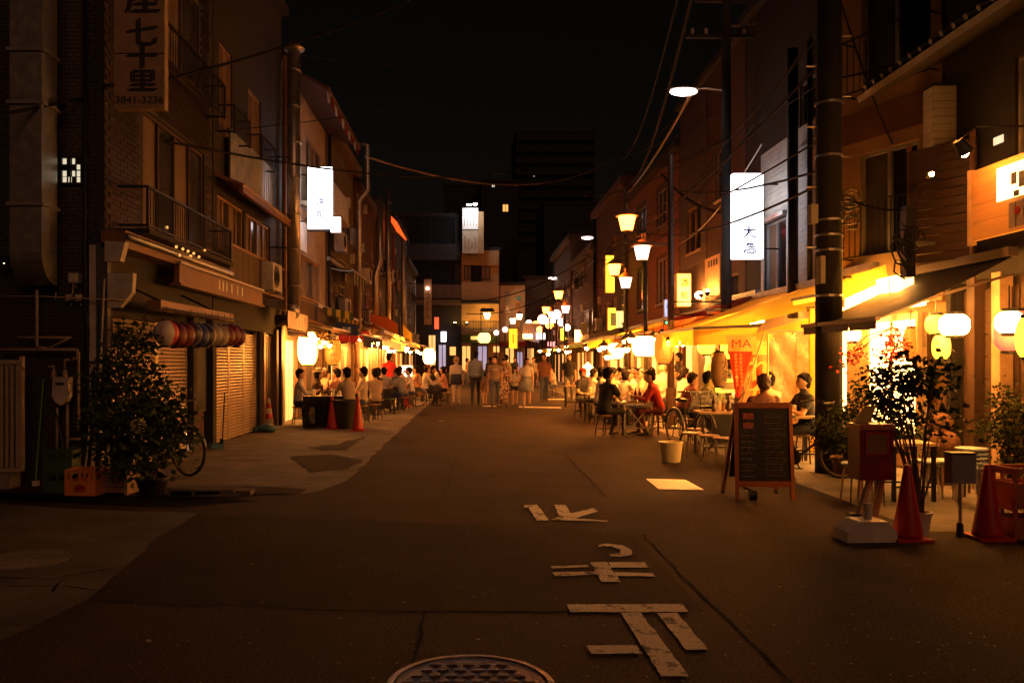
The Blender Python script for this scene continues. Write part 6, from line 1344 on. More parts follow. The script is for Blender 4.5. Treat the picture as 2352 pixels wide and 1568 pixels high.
bicycle('bicycle with a wire basket parked beside the wooden table', (3.75, 14.3, 0), R(-75), black_metal, True); bicycle('dark bicycle parked behind the blackboard', (4.15, 10.4, 0), R(5), black_metal, False)
# blackboard
t = thing('menu_board', 'orange framed blackboard menu on caster feet with chalk lines', 'blackboard', (3.13, 8.85, 0), R(-2)); fr = M('board_frame', (.42, .13, .05), .5, 0, .2)
w2, hz = .295, 1.03
for s in (-1, 1):
    MB().bar((s * w2, 0, .005), (s * (w2 - .012), .07, hz), .04, .035).build('front_leg', fr, t, world=False); MB().bar((s * w2 - .03, .46, .03), (s * (w2 - .015), .11, hz - .03), .035, .03).build('rear_leg', fr, t, world=False)
    MB().box((s * w2 - .045, .44, 0), (s * w2 - .015, .48, .03)).build('foot', rubber, t, world=False)
for z in (.17, hz - .02): y = .07 * z / hz; MB().box((-w2 + .02, y - .018, z - .03), (w2 - .02, y + .018, z + .03)).build('cross_rail', fr, t, world=False)
bd = MB().plate([(-w2 + .02, .015 , .20), (w2 - .02, .015, .20), (w2 - .03, .068, hz - .05), (-w2 + .03, .068, hz - .05)], .012).build('board', blackboard_mat, t, world=False)
MB().plate([(-w2 + .02, .40, .20), (w2 - .02, .40, .20), (w2 - .03, .13, hz - .05), (-w2 + .03, .13, hz - .05)], .012).build('rear_board', blackboard_mat, t, world=False)
r = random.Random(11)
def onb(x, z, o=.0158): f = (z - .20) / (hz - .25); return Vector((x, .015 + .053 * f - o - .012 * 0, z))
def stroke(a, b, wd, m): MB().plate([onb(a[0], a[1]), onb(b[0], b[1]), onb(b[0], b[1] + wd), onb(a[0], a[1] + wd)], .0015).build('chalk_line', m, bd, world=False)
for i in range(11):
    z = .90 - i * .062
    if i > 2: stroke((-.25, z - .03), (-.25 + r.uniform(.12, .19), z - .03), .0035, chalk)
    stroke((0.0, z - .02), (r.uniform(.16, .24), z - .02), .003, chalk)
    mb = MB()
    for x0, x1 in ((-.24, -.08), (.01, .22)):
        x = x0
        if x0 < 0 and i < 3: continue
        while x < x1:
            for k in range(r.randint(2, 4)):
                a = onb(x + r.uniform(0, .02), z + r.uniform(0, .028)); b = a + Vector((r.uniform(-.006, .014), 0, r.uniform(-.012, .012))); b = onb(b.x, b.z); mb.tube([a, b], .0014, 3)
            x += r.uniform(.024, .03)
            if r.random() < .12: x += .03
    mb.build('chalk_writing', chalk_red if i % 3 == 1 else chalk, bd, world=False)
for zz in (.86, .76): MB().plate([onb(-.22, zz), onb(-.11, zz), onb(-.11, zz + .065), onb(-.22, zz + .065)], .0015).build('chalk_block', chalk_red, bd, world=False)
for x in (-.17, .20):
    MB().bar((x - .06, .02, .13), (x + .03, .05, .10), .03, .02).build('caster_bracket', black_metal, t, world=False) if x < 0 else None
MB().cyl((-.16, .03, .05), (-.08, .03, .05), .05, n=16).build('caster', black_plastic, t, world=False)
# banners
def banner(label, x0, x1, Y, ztop, zbot, top, body, seed, big=None):
    a = D(Y, x0, 0).x; b = D(Y, x1, 0).x; t = thing('nobori_banner', label, 'banner', (b, Y, 0)); n = 14; m = MB(); vs = []
    for j in range(n + 1):
        f = j / n; z = ztop + (zbot - ztop) * f; taper = 1 - .55 * f if big is None else 1
        for i in range(9): g = i / 8; x = b + (a - b) * g * taper; vs.append((x, Y + .05 * math.sin(g * 6 + f * 3 + seed) * (f + .15), z))
    k = 9; m.add(vs, []); 
    for j in range(n):
        m.mat(0 if j < 3 else 1); m.add([], []); 
        for i in range(8): m.f.append((j * k + i, j * k + i + 1, (j + 1) * k + i + 1, (j + 1) * k + i)); m.m.append(0 if j < 3 else 1)
    m.build('cloth', [top, body], t)
    MB().cyl((b + .02, Y + .02, 0), (b + .02, Y + .02, ztop + .1), .012, n=8).build('pole', M('yellow_pole', (.8, .55, .15), .5), t); MB().cyl((a, Y + .02, ztop + .02), (b + .02, Y + .02, ztop + .02), .008, n=6).build('rod', M('yellow_pole'), t); return t, a, b
t = thing('nobori_banner', 'red pennant banner with a yellow head reading MA', 'banner', D(12.6, 1702, 1000)); m = MB(); n = 16; Yp = 12.6
for j in range(n):
    q = []
    for f in (j / n, (j + 1) / n): y = 772 + 140 * f; q.append([(1668 + 22 * f + (1738 - 38 * f - 1668 - 22 * f) * g / 8, y, .05 * math.sin(g * .9 + f * 4) * (.2 + f)) for g in range(9)])
    for g in range(8): m.mat(0 if j < 4 else 1); m.add([D(Yp + w, x, y) for x, y, w in (q[1][g], q[1][g + 1], q[0][g + 1], q[0][g])], [(0, 1, 2, 3)])
m.build('cloth', [M('banner_yellow', (.85, .66, .14), .7, glow=.4), cloth_banner], t); yp = M('yellow_pole', (.8, .55, .15), .5)
MB().cyl(D(Yp - .05, 1695, 955), D(Yp - .05, 1756, 762), .013, n=8).build('pole', yp, t); MB().cyl(D(Yp, 1664, 771), D(Yp, 1756, 768), .008, n=6).build('rod', yp, t)
write('MA', letter_red, t, D(Yp - .06, 1702, 789), (1, 0, 0), (0, 0, 1), .30, .12, .03)
for i in range(9):
    for dx in (-14, -3): write('酒場通特選生一番名物煮込焼鳥味処'[(i + (dx > -9) * 8) % 16], letter_yellow, t, D(Yp - .06, 1702 + dx + i * .5, 815 + i * 8.5), (1, 0, 0), (0, 0, 1), .045, .045, .03)
t, a, b = banner('wide orange banner with one huge yellow brush character', 1708, 1762, 12.9, 1.80, .80, M('banner_yellow'), M('banner_orange', (.72, .20, .04), .7), 2, big=True)
write('れ', letter_yellow, t, ((a + b) / 2, 12.8, 1.36), (1, 0, 0), (0, 0, 1), .34, .36, .03, bold=.03); write('た', letter_yellow, t, ((a + b) / 2, 12.8, .98), (1, 0, 0), (0, 0, 1), .3, .24, .03, bold=.03)
# clear vinyl sheet with wrinkles next to the banners
t = thing('vinyl_sheet', 'wrinkled clear vinyl sheet hanging beside the orange banner', 'sheet', D(13.4, 1815, 900)); m = MB(); vs = []; n = 30
a, b = D(13.4, 1762, 0).x, D(13.4, 1880, 0).x; r = random.Random(4)
for i in range(n + 1):
    for j in range(13):
        f = j / 12; x = a + (b - a) * i / n; z = 1.95 - 1.6 * f; vs.append((x, 13.4 + .06 * math.sin((x * 5 + z * 4) * 3.2) + .02 * math.sin(x * 31 + z * 17), z))
m.add(vs, [(i * 13 + j, (i + 1) * 13 + j, (i + 1) * 13 + j + 1, i * 13 + j + 1) for i in range(n) for j in range(12)]); m.build('sheet', M('vinyl_clear', (.75, .52, .28), .18, 0, .15, 6, .2, 20, alpha=.42), t, smooth=True); MB().cyl((a, 13.4, 1.97), (b, 13.4, 1.97), .012, n=6).build('rod', galv, t)
# lanterns and bulbs of the right row
lantern('orange lantern with vertical kana beside the slim dark post', D(17.6, 1524, 800), .20, .62, e_lantern_orange, text='ホ\nッ\nピ\nー', ang=R(-95), tw=.11, th=.46)
lantern('big glowing white lantern over the crowded tables', D(18.2, 1480, 795), .27, .44, e_lantern_white); lantern('white lantern with black strokes over the crowded tables', D(21.5, 1414, 806), .22, .40, e_lantern_white, text='二', ang=R(-90), tw=.16, th=.16)
lantern('yellow lantern with black brush curls under the yellow canvas', D(15.5, 1680, 802), .20, .36, e_lantern_yellow, text='し', ang=R(-95), tw=.22, th=.22); lantern('small yellow lantern behind the one with brush curls', D(16.4, 1622, 795), .17, .30, e_lantern_yellow)
lantern('dark wide lantern with black characters beside the red pennant', D(14.8, 1652, 848), .15, .60, M('lantern_brown', (.35, .22, .10), .7), text='大\n浩', ang=R(-60), tw=.15, th=.40)
lantern('wide glowing yellow lantern above the near plants', D(9.2, 2192, 746), .155, .23, e_lantern_near); lantern('upright yellow lantern hanging below the wide one', D(9.6, 2162, 797), .10, .27, e_lantern_yellow); lantern('yellow lantern half hidden behind the wide one', D(9.9, 2150, 745), .12, .22, e_lantern_yellow)
lantern('glowing white lantern before the pink one on the wooden shop', D(7.9, 2318, 740), .12, .20, e_lantern_near); lantern('big pink red lantern on the wooden shop', D(8.4, 2325, 760), .18, .40, e_lantern_pink); lantern('tall yellow lantern at the end of the wooden shop', D(7.2, 2362, 775), .10, .34, e_lantern_yellow)
lantern('orange cylinder lantern under the black awning', D(11.2, 2092, 790), .10, .42, e_lantern_orange); lantern('small bright lantern at the pole end of the black awning', D(11.3, 1960, 768), .10, .18, e_lantern_white)
for i, (x, y) in enumerate(((1468, 805), (1500, 778), (1448, 778), (1555, 786), (1545, 783), (1568, 785), (1425, 800), (1395, 818), (1440, 800), (1520, 775), (1535, 790))):
    p = D(16.6 + (i % 4) * .5 + (1560 - x) * .02, x, y); bulb(p, 'bare bulb in the bright cluster over the crowded right tables', 'bulbs over the crowded right tables', e_bulb, .075)
r = random.Random(31)
for i in range(14):
    Y = 22 + i * 2.1 + r.uniform(-1.2, 1.2); bulb((4.2 + r.uniform(-.45, .6), Y, 2.03 + r.uniform(-.14, .12)), 'bare bulb strung along the far right awnings', 'bulbs along the far right awnings', e_bulb, .08)
for x, y, lb in ((1350, 848, 'glowing diamond shaped sign standing on a far table'),):
    p = D(22, x, y); t = thing('diamond_sign', lb, 'sign', p); MB().prism([p + Vector((0, 0, .2)), p + Vector((.2, 0, 0)), p + Vector((0, 0, -.2)), p + Vector((-.2, 0, 0))], (0, .03, 0)).build('face', E_('lit_diamond', (1, .95, .25), 2.5), t); MB().bar(p + Vector((0, .02, -.18)), p + Vector((0, .02, -.5)), .03, .03).build('stem', black_metal, t)
# fluorescent tubes under the awnings; far yellow, cream, green ones added for glow
for i, (c0, c1, lb) in enumerate((((5.2, 14.8, 2.20), (5.2, 16.4, 2.20), 'bright tube light under the yellow canvas'), ((5.3, 9.7, 2.16), (5.3, 11.1, 2.16), 'bright tube light under the black awning'), ((5.6, 12.0, 2.12), (5.6, 13.4, 2.12), 'bright tube light before the dazzling shop front'), ((5.3, 19.5, 2.30), (5.3, 21.2, 2.30), 'bright tube light under the orange awning'), ((-4.1, 28.6, 2.25), (-4.1, 30.4, 2.25), 'bright tube light under the plain dark awning'), ((-3.9, 33.0, 2.45), (-3.9, 36.0, 2.45), 'bright tube light under the glowing orange awning'), ((5.2, 24.4, 2.35), (5.2, 28.8, 2.35), 'added tube light brightening the cream yellow awning'), ((-3.7, 40, 2.5), (-3.7, 45, 2.5), 'added tube light brightening the long yellow awning'), ((5.2, 31, 2.4), (5.2, 34, 2.4), 'added tube light brightening the green awning'))):
    t = thing('tube_light', lb, 'light', ((c0[0] + c1[0]) / 2, (c0[1] + c1[1]) / 2, c0[2])); MB().cyl(c0, c1, .018, n=8).build('tube', e_tube, t); MB().box((c0[0] - .03, c0[1] - .05, c0[2] + .02), (c0[0] + .03, c1[1] + .05, c0[2] + .06)).build('batten', white_paint, t)
# ---------------------------------------------------------------- near right corner
t = thing('road_stand_base', 'white plastic weight holding the tilted legs of the red box', 'weight', G(1985, 1238), R(3)); 
MB().prism([(-.21, -.13, .0), (.21, -.13, .0), (.21, -.13, .08), (.13, -.13, .17), (-.10, -.13, .17), (-.21, -.13, .09)], (0, .24, 0)).build('weight', M('white_plastic', (.60, .54, .46), .5), t, world=False); MB().cyl((.03, 0, .17), (.03, 0, .30), .035, n=12).build('socket', dirty_white, t, world=False)
t = thing('red_box', 'dark red cabinet with a glass window on tilted legs', 'box', (3.44, 7.15, 0)); fr = red_paint
MB().box((-.145, -.11, .47), (.145, .11, .92)).build('cabinet', red_paint, t, world=False); MB().box((-.15, -.125, .90), (.15, .115, .945)).build('lid', M('red_lid', (.5, .16, .08), .25), t, world=False)
MB().box((-.085, -.118, .70), (.085, -.111, .86)).build('window', M('cab_glass', (.28, .15, .06), .15), t, world=False); MB().box((-.10, -.122, .685), (.10, -.113, .699)).box((-.10, -.122, .861), (.10, -.113, .875)).box((-.10, -.122, .70), (-.086, -.113, .86)).box((.086, -.122, .70), (.10, -.113, .86)).build('window_frame', red_plastic, t, world=False)
MB().bar((.0, 0, .47), (-.16, -.06, .06), .04, .04).build('leg', pale_wood, t, world=False); MB().bar((.10, 0, .47), (-.02, -.06, .02), .04, .04).build('leg', pale_wood, t, world=False); MB().cyl((-.24, -.1, .16), (-.08, -.08, .13), .04, n=10).build('clamp', black_plastic, t, world=False)
MB().plate([(-.12, .08, .945), (.02, .08, .945), (.10, .10, 1.09), (.0, .10, 1.09)], .012).build('leaflet', M('leaflet', (.55, .42, .10), .6), t, world=False)
cone('red traffic cone between the red box and the white flower pot', G(2084, 1238), .62); cone('dark red traffic cone between the grey post box and the beer crate', G(2268, 1236), .62)
t = thing('sign_post', 'thin grey post with a plain grey box on top', 'post', G(2205, 1232)); MB().cyl((0, 0, .0), (0, 0, .46), .014, n=8).build('post', galv, t, world=False); MB().box((-.10, -.06, .455), (.10, .06, .70)).build('box', grey_paint, t, world=False); MB().box((-.108, -.07, .702), (.108, .07, .715)).build('lid', black_metal, t, world=False); MB().lathe([(.03, 0), (.026, .11), (.016, .12)], n=10).build('foot', rubber, t, world=False)
crate('dark orange beer crate standing on another next to the red cone', (4.72, 7.05, .29), R(4), M('old_orange', (.35, .10, .02), .5), .42, .30, .30, mark=M('mark_red')); crate('dark orange beer crate beneath another next to the red cone', (4.72, 7.05, 0), R(3), M('old_orange'), .42, .30, .288)
c = G(2115, 1228); pot('white flower pot holding the slender tree behind a cone', c, .085, .20, M('white_plastic'))
plant('slender_tree', 'slender leafy potted tree spreading before the lit shop', (c.x, c.y, .16), [B(7.5, 2060, 890, 60, 45), B(7.5, 2110, 910, 55, 55), B(7.5, 2030, 930, 30, 30), B(7.5, 2140, 850, 40, 30), B(7.5, 2085, 830, 30, 25), B(7.5, 2150, 960, 35, 45), B(7.5, 2010, 870, 25, 20)], 1150, .058, leaf_dark, 9, stem_r=.010)
c = G(1960, 1100); pot('brown planter with the low bush behind the blue stools', c + Vector((0, .2, 0)), .18, .26, M('terracotta', (.16, .06, .04), .8)); plant('low_bush', 'yellow green bushy plant at the foot of the thick pole', (c.x, c.y + .2, .22), [B(9.8, 1930, 985, 55, 45), B(9.8, 1965, 1030, 48, 40), B(9.8, 1895, 1000, 30, 30), B(9.8, 1950, 945, 30, 22)], 2600, .045, leaf_mid, 12)
c = G(2050, 1110); pot('dark pot of the shrub beside the shop front', c + Vector((0, .4, 0)), .17, .25, black_plastic); plant('garden_shrub', 'feathery dark shrub between the bush and the slender tree', (c.x, c.y + .4, .2), [B(9.6, 2030, 960, 45, 40), B(9.6, 1990, 910, 35, 30), B(9.6, 2080, 1000, 40, 35), B(9.6, 2010, 1020, 35, 30)], 2200, .045, leaf_dark, 15)
c = G(2320, 1150); pot('pot of the edge shrub before the wooden shop', c, .15, .22, black_plastic); plant('garden_shrub', 'loose shrub growing before the pale wooden posts', (c.x, c.y, .18), [B(8.6, 2330, 960, 40, 55), B(8.6, 2290, 980, 35, 30), B(8.6, 2335, 1050, 40, 40), B(8.6, 2300, 910, 25, 20)], 1700, .045, leaf_mid, 18)
t = plant('maple_garland', 'bunch of red paper maple leaves hanging in the shop light', D(10.5, 2050, 780) + Vector((0, 0, .15)), [B(10.5, 2056, 800, 32, 30), B(10.4, 1962, 822, 22, 26)], 500, .05, leaf_red, 21, cat='garland')
make_table('small wooden table behind the red box', .5, .45, .62, pale_wood, black_metal, (4.65, 8.9, 0), 0)
for i, (c0, s, lb) in enumerate(((D(10.0, 2165, 1000), .35, 'brown cloth covered seat cushion beside the small table'),)):
    t = thing('cushion_seat', lb, 'cushion', (c0.x, 10.0, 0)); MB().ball((0, 0, .5), (.20, .17, .16), 14, 8).ball((0, .05, .72), (.16, .12, .14), 12, 8).build('cushion', M('cushion', (.20, .10, .06), .9, 0, .4, 9, .6, 20), t, world=False, smooth=True); MB().lathe([(.15, 0), (.15, .42), (.001, .43)], n=14).build('stand', dark_wood, t, world=False)

# grill smoke
sm = bpy.data.materials.new('smoke'); sm.use_nodes = True; nt = sm.node_tree; nt.nodes.clear(); vo = nt.nodes.new('ShaderNodeVolumePrincipled'); vo.inputs['Color'].default_value = (.85, .8, .75, 1); ou = nt.nodes.new('ShaderNodeOutputMaterial'); nt.links.new(vo.outputs[0], ou.inputs['Volume'])
tx = nt.nodes.new('ShaderNodeTexNoise'); tx.inputs['Scale'].default_value = 7; mr = nt.nodes.new('ShaderNodeMapRange'); mr.inputs[1].default_value = .45; mr.inputs[2].default_value = .7; mr.inputs[4].default_value = 9.0; tc = nt.nodes.new('ShaderNodeTexCoord'); nt.links.new(tc.outputs['Object'], tx.inputs['Vector']); nt.links.new(tx.outputs[0], mr.inputs[0]); nt.links.new(mr.outputs[0], vo.inputs['Density'])
p = D(14.9, 1668, 868); mb = MB(); mb.ball(p, (.26, .14, .17), 16, 10); o = mb.build('smoke', sm); tag(o, 'pale puff of smoke rising from the grill counter', 'smoke', kind='stuff')
# ================================================================ PEOPLE
import numpy as np
SKIN = [M('skin_a', (.52, .31, .20), .55, 0, .08, 6, .03), M('skin_b', (.58, .36, .24), .55, 0, .08, 6, .03), M('skin_c', (.44, .25, .16), .55, 0, .08, 6, .03)]
HAIR = M('hair_black', (.010, .008, .007), .75, spec=.15, metal=0, var=.3, scale=40, bump=.6, bscale=90); _u = M('hair_x', (.010, .008, .007), .45, 0, .3, 40, .4, 90); HAIR_B = M('hair_brown', (.07, .035, .018), .45, 0, .3, 40, .4, 90); HAIR_T = M('hair_tan', (.34, .24, .15), .55, 0, .2, 40, .4, 90)
def cl(name, col, **k): return M('cloth_' + name, col, .85, 0, k.pop('var', .12), 7, .35, 18, **k)
C_ = dict(white=cl('white', (.54, .50, .44)), cream=cl('cream', (.50, .41, .28)), black=cl('black', (.012, .012, .014)), navy=cl('navy', (.03, .035, .06)), red=cl('red', (.42, .03, .03)), bright_red=cl('bright_red', (.62, .04, .05)),
          maroon=cl('maroon', (.14, .03, .035)), blue_grey=cl('blue_grey', (.17, .21, .26)), grey=cl('grey', (.22, .21, .20)), tan=cl('tan', (.24, .17, .11)), jeans=cl('jeans', (.06, .075, .12)), pink=cl('pink', (.60, .28, .22)),
          olive=cl('olive', (.30, .26, .17)), brown=cl('brown', (.20, .085, .05)), beige=cl('beige', (.38, .30, .21)), skirt=cl('skirt_grey', (.26, .28, .29)), pattern=M('cloth_pattern', (.30, .12, .09), .85, 0, .5, 14, .3, 20, col2=(.62, .50, .40), thr=(.46, .54)), yellow=cl('yellow', (.66, .44, .12)), orange=cl('orange', (.60, .25, .08)), dkbrown=cl('dkbrown', (.07, .04, .03)))
shoe = M('shoe', (.05, .04, .035), .5); eye_m = M('eye_dark', (.015, .012, .01), .3, bump=0); lip_m = M('lip', (.36, .14, .11), .5, bump=0)
def rcone(mb, p0, p1, r0, r1, n=10):
    mb.cyl(p0, p1, r0, r1, n); mb.ball(p0, r0, n, 6); mb.ball(p1, r1, n, 6)
def loft(mb, secs, n=14):                            # (centre, rx, ry, tilt)
    vs = []
    for c, rx, ry, tl in secs:
        for i in range(n): a = 2 * math.pi * i / n; y = ry * math.sin(a); vs.append(Vector(c) + Vector((rx * math.cos(a), y * math.cos(tl), -y * math.sin(tl))))
    N = len(secs); mb.add(vs, [(j*n+i, j*n+(i+1)%n, (j+1)*n+(i+1)%n, (j+1)*n+i) for j in range(N-1) for i in range(n)] + [tuple(range(n-1, -1, -1)), tuple(range((N-1)*n, N*n))])
def person(label, loc, facing, pose='sit', h=1.68, top='white', legs='jeans', hair='short', hairm=None, skin=0, sleeve='short', lean=.18, arms='table', turn=0.0, nod=0.0, seat=.43, skirt=None, hat=None, stride=.16, group='people', bare=False, print_=None, cap=None):
    s = h / 1.70; V = lambda x, y, z: Vector((x, y, z)) * s
    t = thing('person', label, 'person', loc, facing - math.pi / 2)          # facing: compass angle of local +Y
    P = []                                                                  # (p0,p1,r0,r1,mat)
    SK, TOP, LEG, SH = 0, 1, 2, 3
    ph = lean
    if pose == 'sit': pz = seat / s + .10; U = Vector((0, math.sin(ph), math.cos(ph)))
    else: pz = .92; U = Vector((0, math.sin(ph * .35), math.cos(ph * .35)))
    tl = ph if pose == 'sit' else ph * .35
    pel = Vector((0, 0, pz)); waist = pel + U * .15; chest = pel + U * .34; sh = pel + U * .46; neck = pel + U * .52
    hd_dir = Vector((math.sin(turn) * .15, math.sin(tl * .5 + nod), math.cos(tl * .5 + nod))).normalized(); head = neck + hd_dir * .150
    mb = MB(); X = Vector((1, 0, 0))
    secs = [(pel - U * .06, .13, .105, tl), (pel + U * .03, .165, .12, tl), (waist, .150, .108, tl), (chest, .175, .120, tl), (sh - U * .03, .178, .100, tl), (sh + U * .035, .11, .075, tl), (neck, .058, .055, tl)]
    loft(mb, [(c * s, a * s, b * s, q) for c, a, b, q in secs])
    P += [(pel, waist, .15, .14, TOP), (waist, chest, .14, .155, TOP), (chest, sh, .155, .12, TOP), (sh - X * .13, sh + X * .13, .07, .07, TOP), (pel - U * .05, pel, .145, .15, LEG if not skirt else LEG)]
    rcone(mb, (neck - U * .03) * s, (neck + hd_dir * .07) * s, .054 * s, .050 * s); P.append((neck, neck + hd_dir * .08, .052, .05, SK))
    Rh = Matrix.Rotation(-turn, 3, 'Z') @ Matrix.Rotation(-(tl * .5 + nod), 3, 'X')
    mb.ball(head * s, (.080 * s, .098 * s, .118 * s), 14, 10, Rh); P.append((head, head + Vector((0, 0, .001)), .095, .095, SK))
    F = lambda x, y, z: head + Rh @ Vector((x, y, z))
    rcone(mb, F(0, .045, -.055) * s, F(0, .06, -.075) * s, .048 * s, .036 * s); rcone(mb, F(0, .085, .012) * s, F(0, .107, -.018) * s, .010 * s, .016 * s)
    for q in (-1, 1): mb.ball(F(q * .077, -.005, -.005) * s, (.012 * s, .022 * s, .032 * s), 8, 6, Rh)
    P.append((F(0, .05, -.06), F(0, .1, -.02), .045, .03, SK))
    hands = []
    for q in (-1, 1):
        hip = pel + Vector((q * .092, 0, -.03)); SHo = sh + Vector((q * .165, 0, -.025))
        if pose == 'sit':
            w = .10 + .03 * (q > 0); knee = Vector((q * (w + .02), .40, pz - .05)); ank = Vector((q * w, .34 + .05 * q, .085)); toe = ank + Vector((q * .02, .15, -.045))
        else:
            sw = stride * q; knee = Vector((q * .095, .03 + sw * .55, .49)); ank = Vector((q * .095, -.02 + sw * (1.1 if sw > 0 else 1.25), .085 + (.04 if sw < -.05 else 0))); toe = ank + Vector((q * .03, .15, -.05 - (.02 if sw < -.05 else 0)))
        rcone(mb, hip * s, knee * s, .088 * s, .060 * s); rcone(mb, knee * s, ank * s, .058 * s, .040 * s); rcone(mb, (ank + Vector((0, -.04, -.045))) * s, toe * s, .036 * s, .034 * s)
        lm = SK if bare else LEG
        P += [(hip, hip.lerp(knee, .45), .088, .075, LEG), (hip.lerp(knee, .45), knee, .075, .06, lm), (knee, ank, .058, .04, lm), (ank + Vector((0, -.04, -.04)), toe, .042, .04, SH)]
        a_ = arms if isinstance(arms, str) else arms[0 if q < 0 else 1]
        if a_ == 'table': el = SHo + Vector((q * .06, .15, -.24)); wr = Vector((q * .10, SHo.y + .36, max(.78 / s, el.z - .05)))
        elif a_ == 'drink': el = SHo + Vector((q * .07, .18, -.20)); wr = Vector((q * .05, head.y + .19, head.z - .13))
        elif a_ == 'lap': el = SHo + Vector((q * .07, .02, -.28)); wr = Vector((q * .08, .24, pz + .08))
        elif a_ == 'cross': el = SHo + Vector((q * .06, .06, -.27)); wr = Vector((-q * .06, SHo.y + .18, SHo.z - .25))
        elif a_ == 'swing': el = SHo + Vector((q * .05, -.05 - stride * q * .3, -.28)); wr = el + Vector((q * .01, .07 - stride * q * .8, -.24))
        elif a_ == 'phone': el = SHo + Vector((q * .05, .08, -.26)); wr = Vector((q * .06, SHo.y + .28, SHo.z - .18))
        else: el = SHo + Vector((q * .05, -.02, -.285)); wr = el + Vector((q * .005, .06, -.25))
        rcone(mb, SHo * s, el * s, .056 * s, .042 * s); rcone(mb, el * s, wr * s, .041 * s, .028 * s)
        md = {'short': (.62, SK), 'long': (1.0, TOP), 'none': (.0, SK)}[sleeve]
        if sleeve == 'short': rcone(mb, SHo * s, SHo.lerp(el, .55) * s, .066 * s, .062 * s)
        k = max(.02, md[0]); P += [(SHo, SHo.lerp(el, k), .06, .05, TOP if md[0] > 0 else SK), (SHo.lerp(el, k), el, .046, .042, md[1]), (el, el.lerp(wr, .9), .041, .03, md[1] if sleeve == 'long' else SK), (wr, wr, .03, .03, SK)]
        d = (wr - el).normalized(); hands.append((wr, d, q)); mb.ball((wr + d * .045) * s, (.038 * s, .038 * s, .045 * s), 8, 6); P.append((wr + d * .02, wr + d * .07, .04, .035, SK))
    me = bpy.data.meshes.new('body_src'); me.from_pydata([tuple(v) for v in mb.v], [], mb.f); o = bpy.data.objects.new('body_src', me)
    m1 = o.modifiers.new('r', 'REMESH'); m1.mode = 'VOXEL'; m1.voxel_size = .0185; m2 = o.modifiers.new('s', 'SMOOTH'); m2.factor = .5; m2.iterations = 3
    ev = evaluated(o); bpy.data.objects.remove(o); bpy.data.meshes.remove(me)
    nv = len(ev.vertices); co = np.empty(nv * 3); ev.vertices.foreach_get('co', co); co = co.reshape(-1, 3); nf = len(ev.polygons); idx = np.empty(len(ev.loops), int); ev.loops.foreach_get('vertex_index', idx)
    cen = np.empty(nf * 3); ev.polygons.foreach_get('center', cen); cen = cen.reshape(-1, 3); best = np.full(nf, 9e9); mi = np.zeros(nf, int)
    for p0, p1, r0, r1, m in P:
        a = np.array(p0) * s; b = np.array(p1) * s; ab = b - a; L2 = max(1e-9, float(ab @ ab)); tt = np.clip(((cen - a) @ ab) / L2, 0, 1); dd = np.linalg.norm(cen - a - tt[:, None] * ab, axis=1) - (r0 + (r1 - r0) * tt) * s
        k = dd < best; best[k] = dd[k]; mi[k] = m
    # fingers: five short tapered chains rooted in each palm
    fm = MB()
    for wr, d, q in hands:
        side = d.cross(Vector((0, 0, 1)));  side = side.normalized() if side.length > .1 else Vector((1, 0, 0)); dn = side.cross(d)
        for k, (off, L) in enumerate(((-.026, .055), (-.009, .066), (.009, .070), (.026, .062))):
            b0 = wr + d * .075 + side * off; fm.tube([b0 * s, (b0 + d * L * .5 + dn * .012) * s, (b0 + d * L * .85 + dn * .034) * s], [.009 * s, .0085 * s, .006 * s], 5)
        b0 = wr + d * .03 - side * .035 * q; fm.tube([b0 * s, (b0 + d * .03 - side * .02 * q) * s, (b0 + d * .062 - side * .018 * q + dn * .012) * s], [.011 * s, .010 * s, .007 * s], 5)
    body = bpy.data.meshes.new('body'); fs = [tuple(p.vertices) for p in ev.polygons]
    body.from_pydata([tuple(c) for c in co] + [tuple(v) for v in fm.v], [], fs + [tuple(i + nv for i in f) for f in fm.f])
    for m in (SKIN[skin], C_[top], C_[legs], shoe): body.materials.append(m)
    body.polygons.foreach_set('material_index', np.concatenate([mi, np.zeros(len(fm.f), int)])); body.polygons.foreach_set('use_smooth', [True] * len(body.polygons)); bpy.data.meshes.remove(ev)
    ob = bpy.data.objects.new('body', body); COL.objects.link(ob); ob.parent = t; WM[ob] = WM[t]
    hm = hairm or HAIR; r = random.Random(hash(label) % 1000 if False else len(label) * 7 + int(loc[0] * 50))
    if hair != 'bald':
        m = MB(); m.ball(F(0, -.030, .030) * s, (.090 * s, .098 * s, .104 * s), 16, 11, Rh); m.ball(F(0, -.048, -.03) * s, (.080 * s, .066 * s, .078 * s), 14, 9, Rh)
        m.v = [v + Vector((r.uniform(-1, 1), r.uniform(-1, 1), r.uniform(-1, 1))) * .010 * s for v in m.v]
        for k in range(9): f = -1 + 2 * k / 8; m.ball(F(.06 * f, .062 - .03 * f * f, .075 + r.uniform(-.008, .008)) * s, (.018 * s, .022 * s, .026 * s), 7, 5, Rh)
        for k in range(46):
            d = Vector((r.gauss(0, 1), r.gauss(-.35, .9), r.gauss(.35, .8))).normalized(); c = Vector((d.x * .084, -.030 + d.y * .090, .020 + d.z * .098))
            if c.y > .045 and c.z < .05: continue
            m.ball(F(*c) * s, (.013 * s, .013 * s, r.uniform(.022, .034) * s), 6, 4, Rh @ Matrix.Rotation(r.uniform(-.6, .6), 3, 'X') @ Matrix.Rotation(r.uniform(-.6, .6), 3, 'Y'))
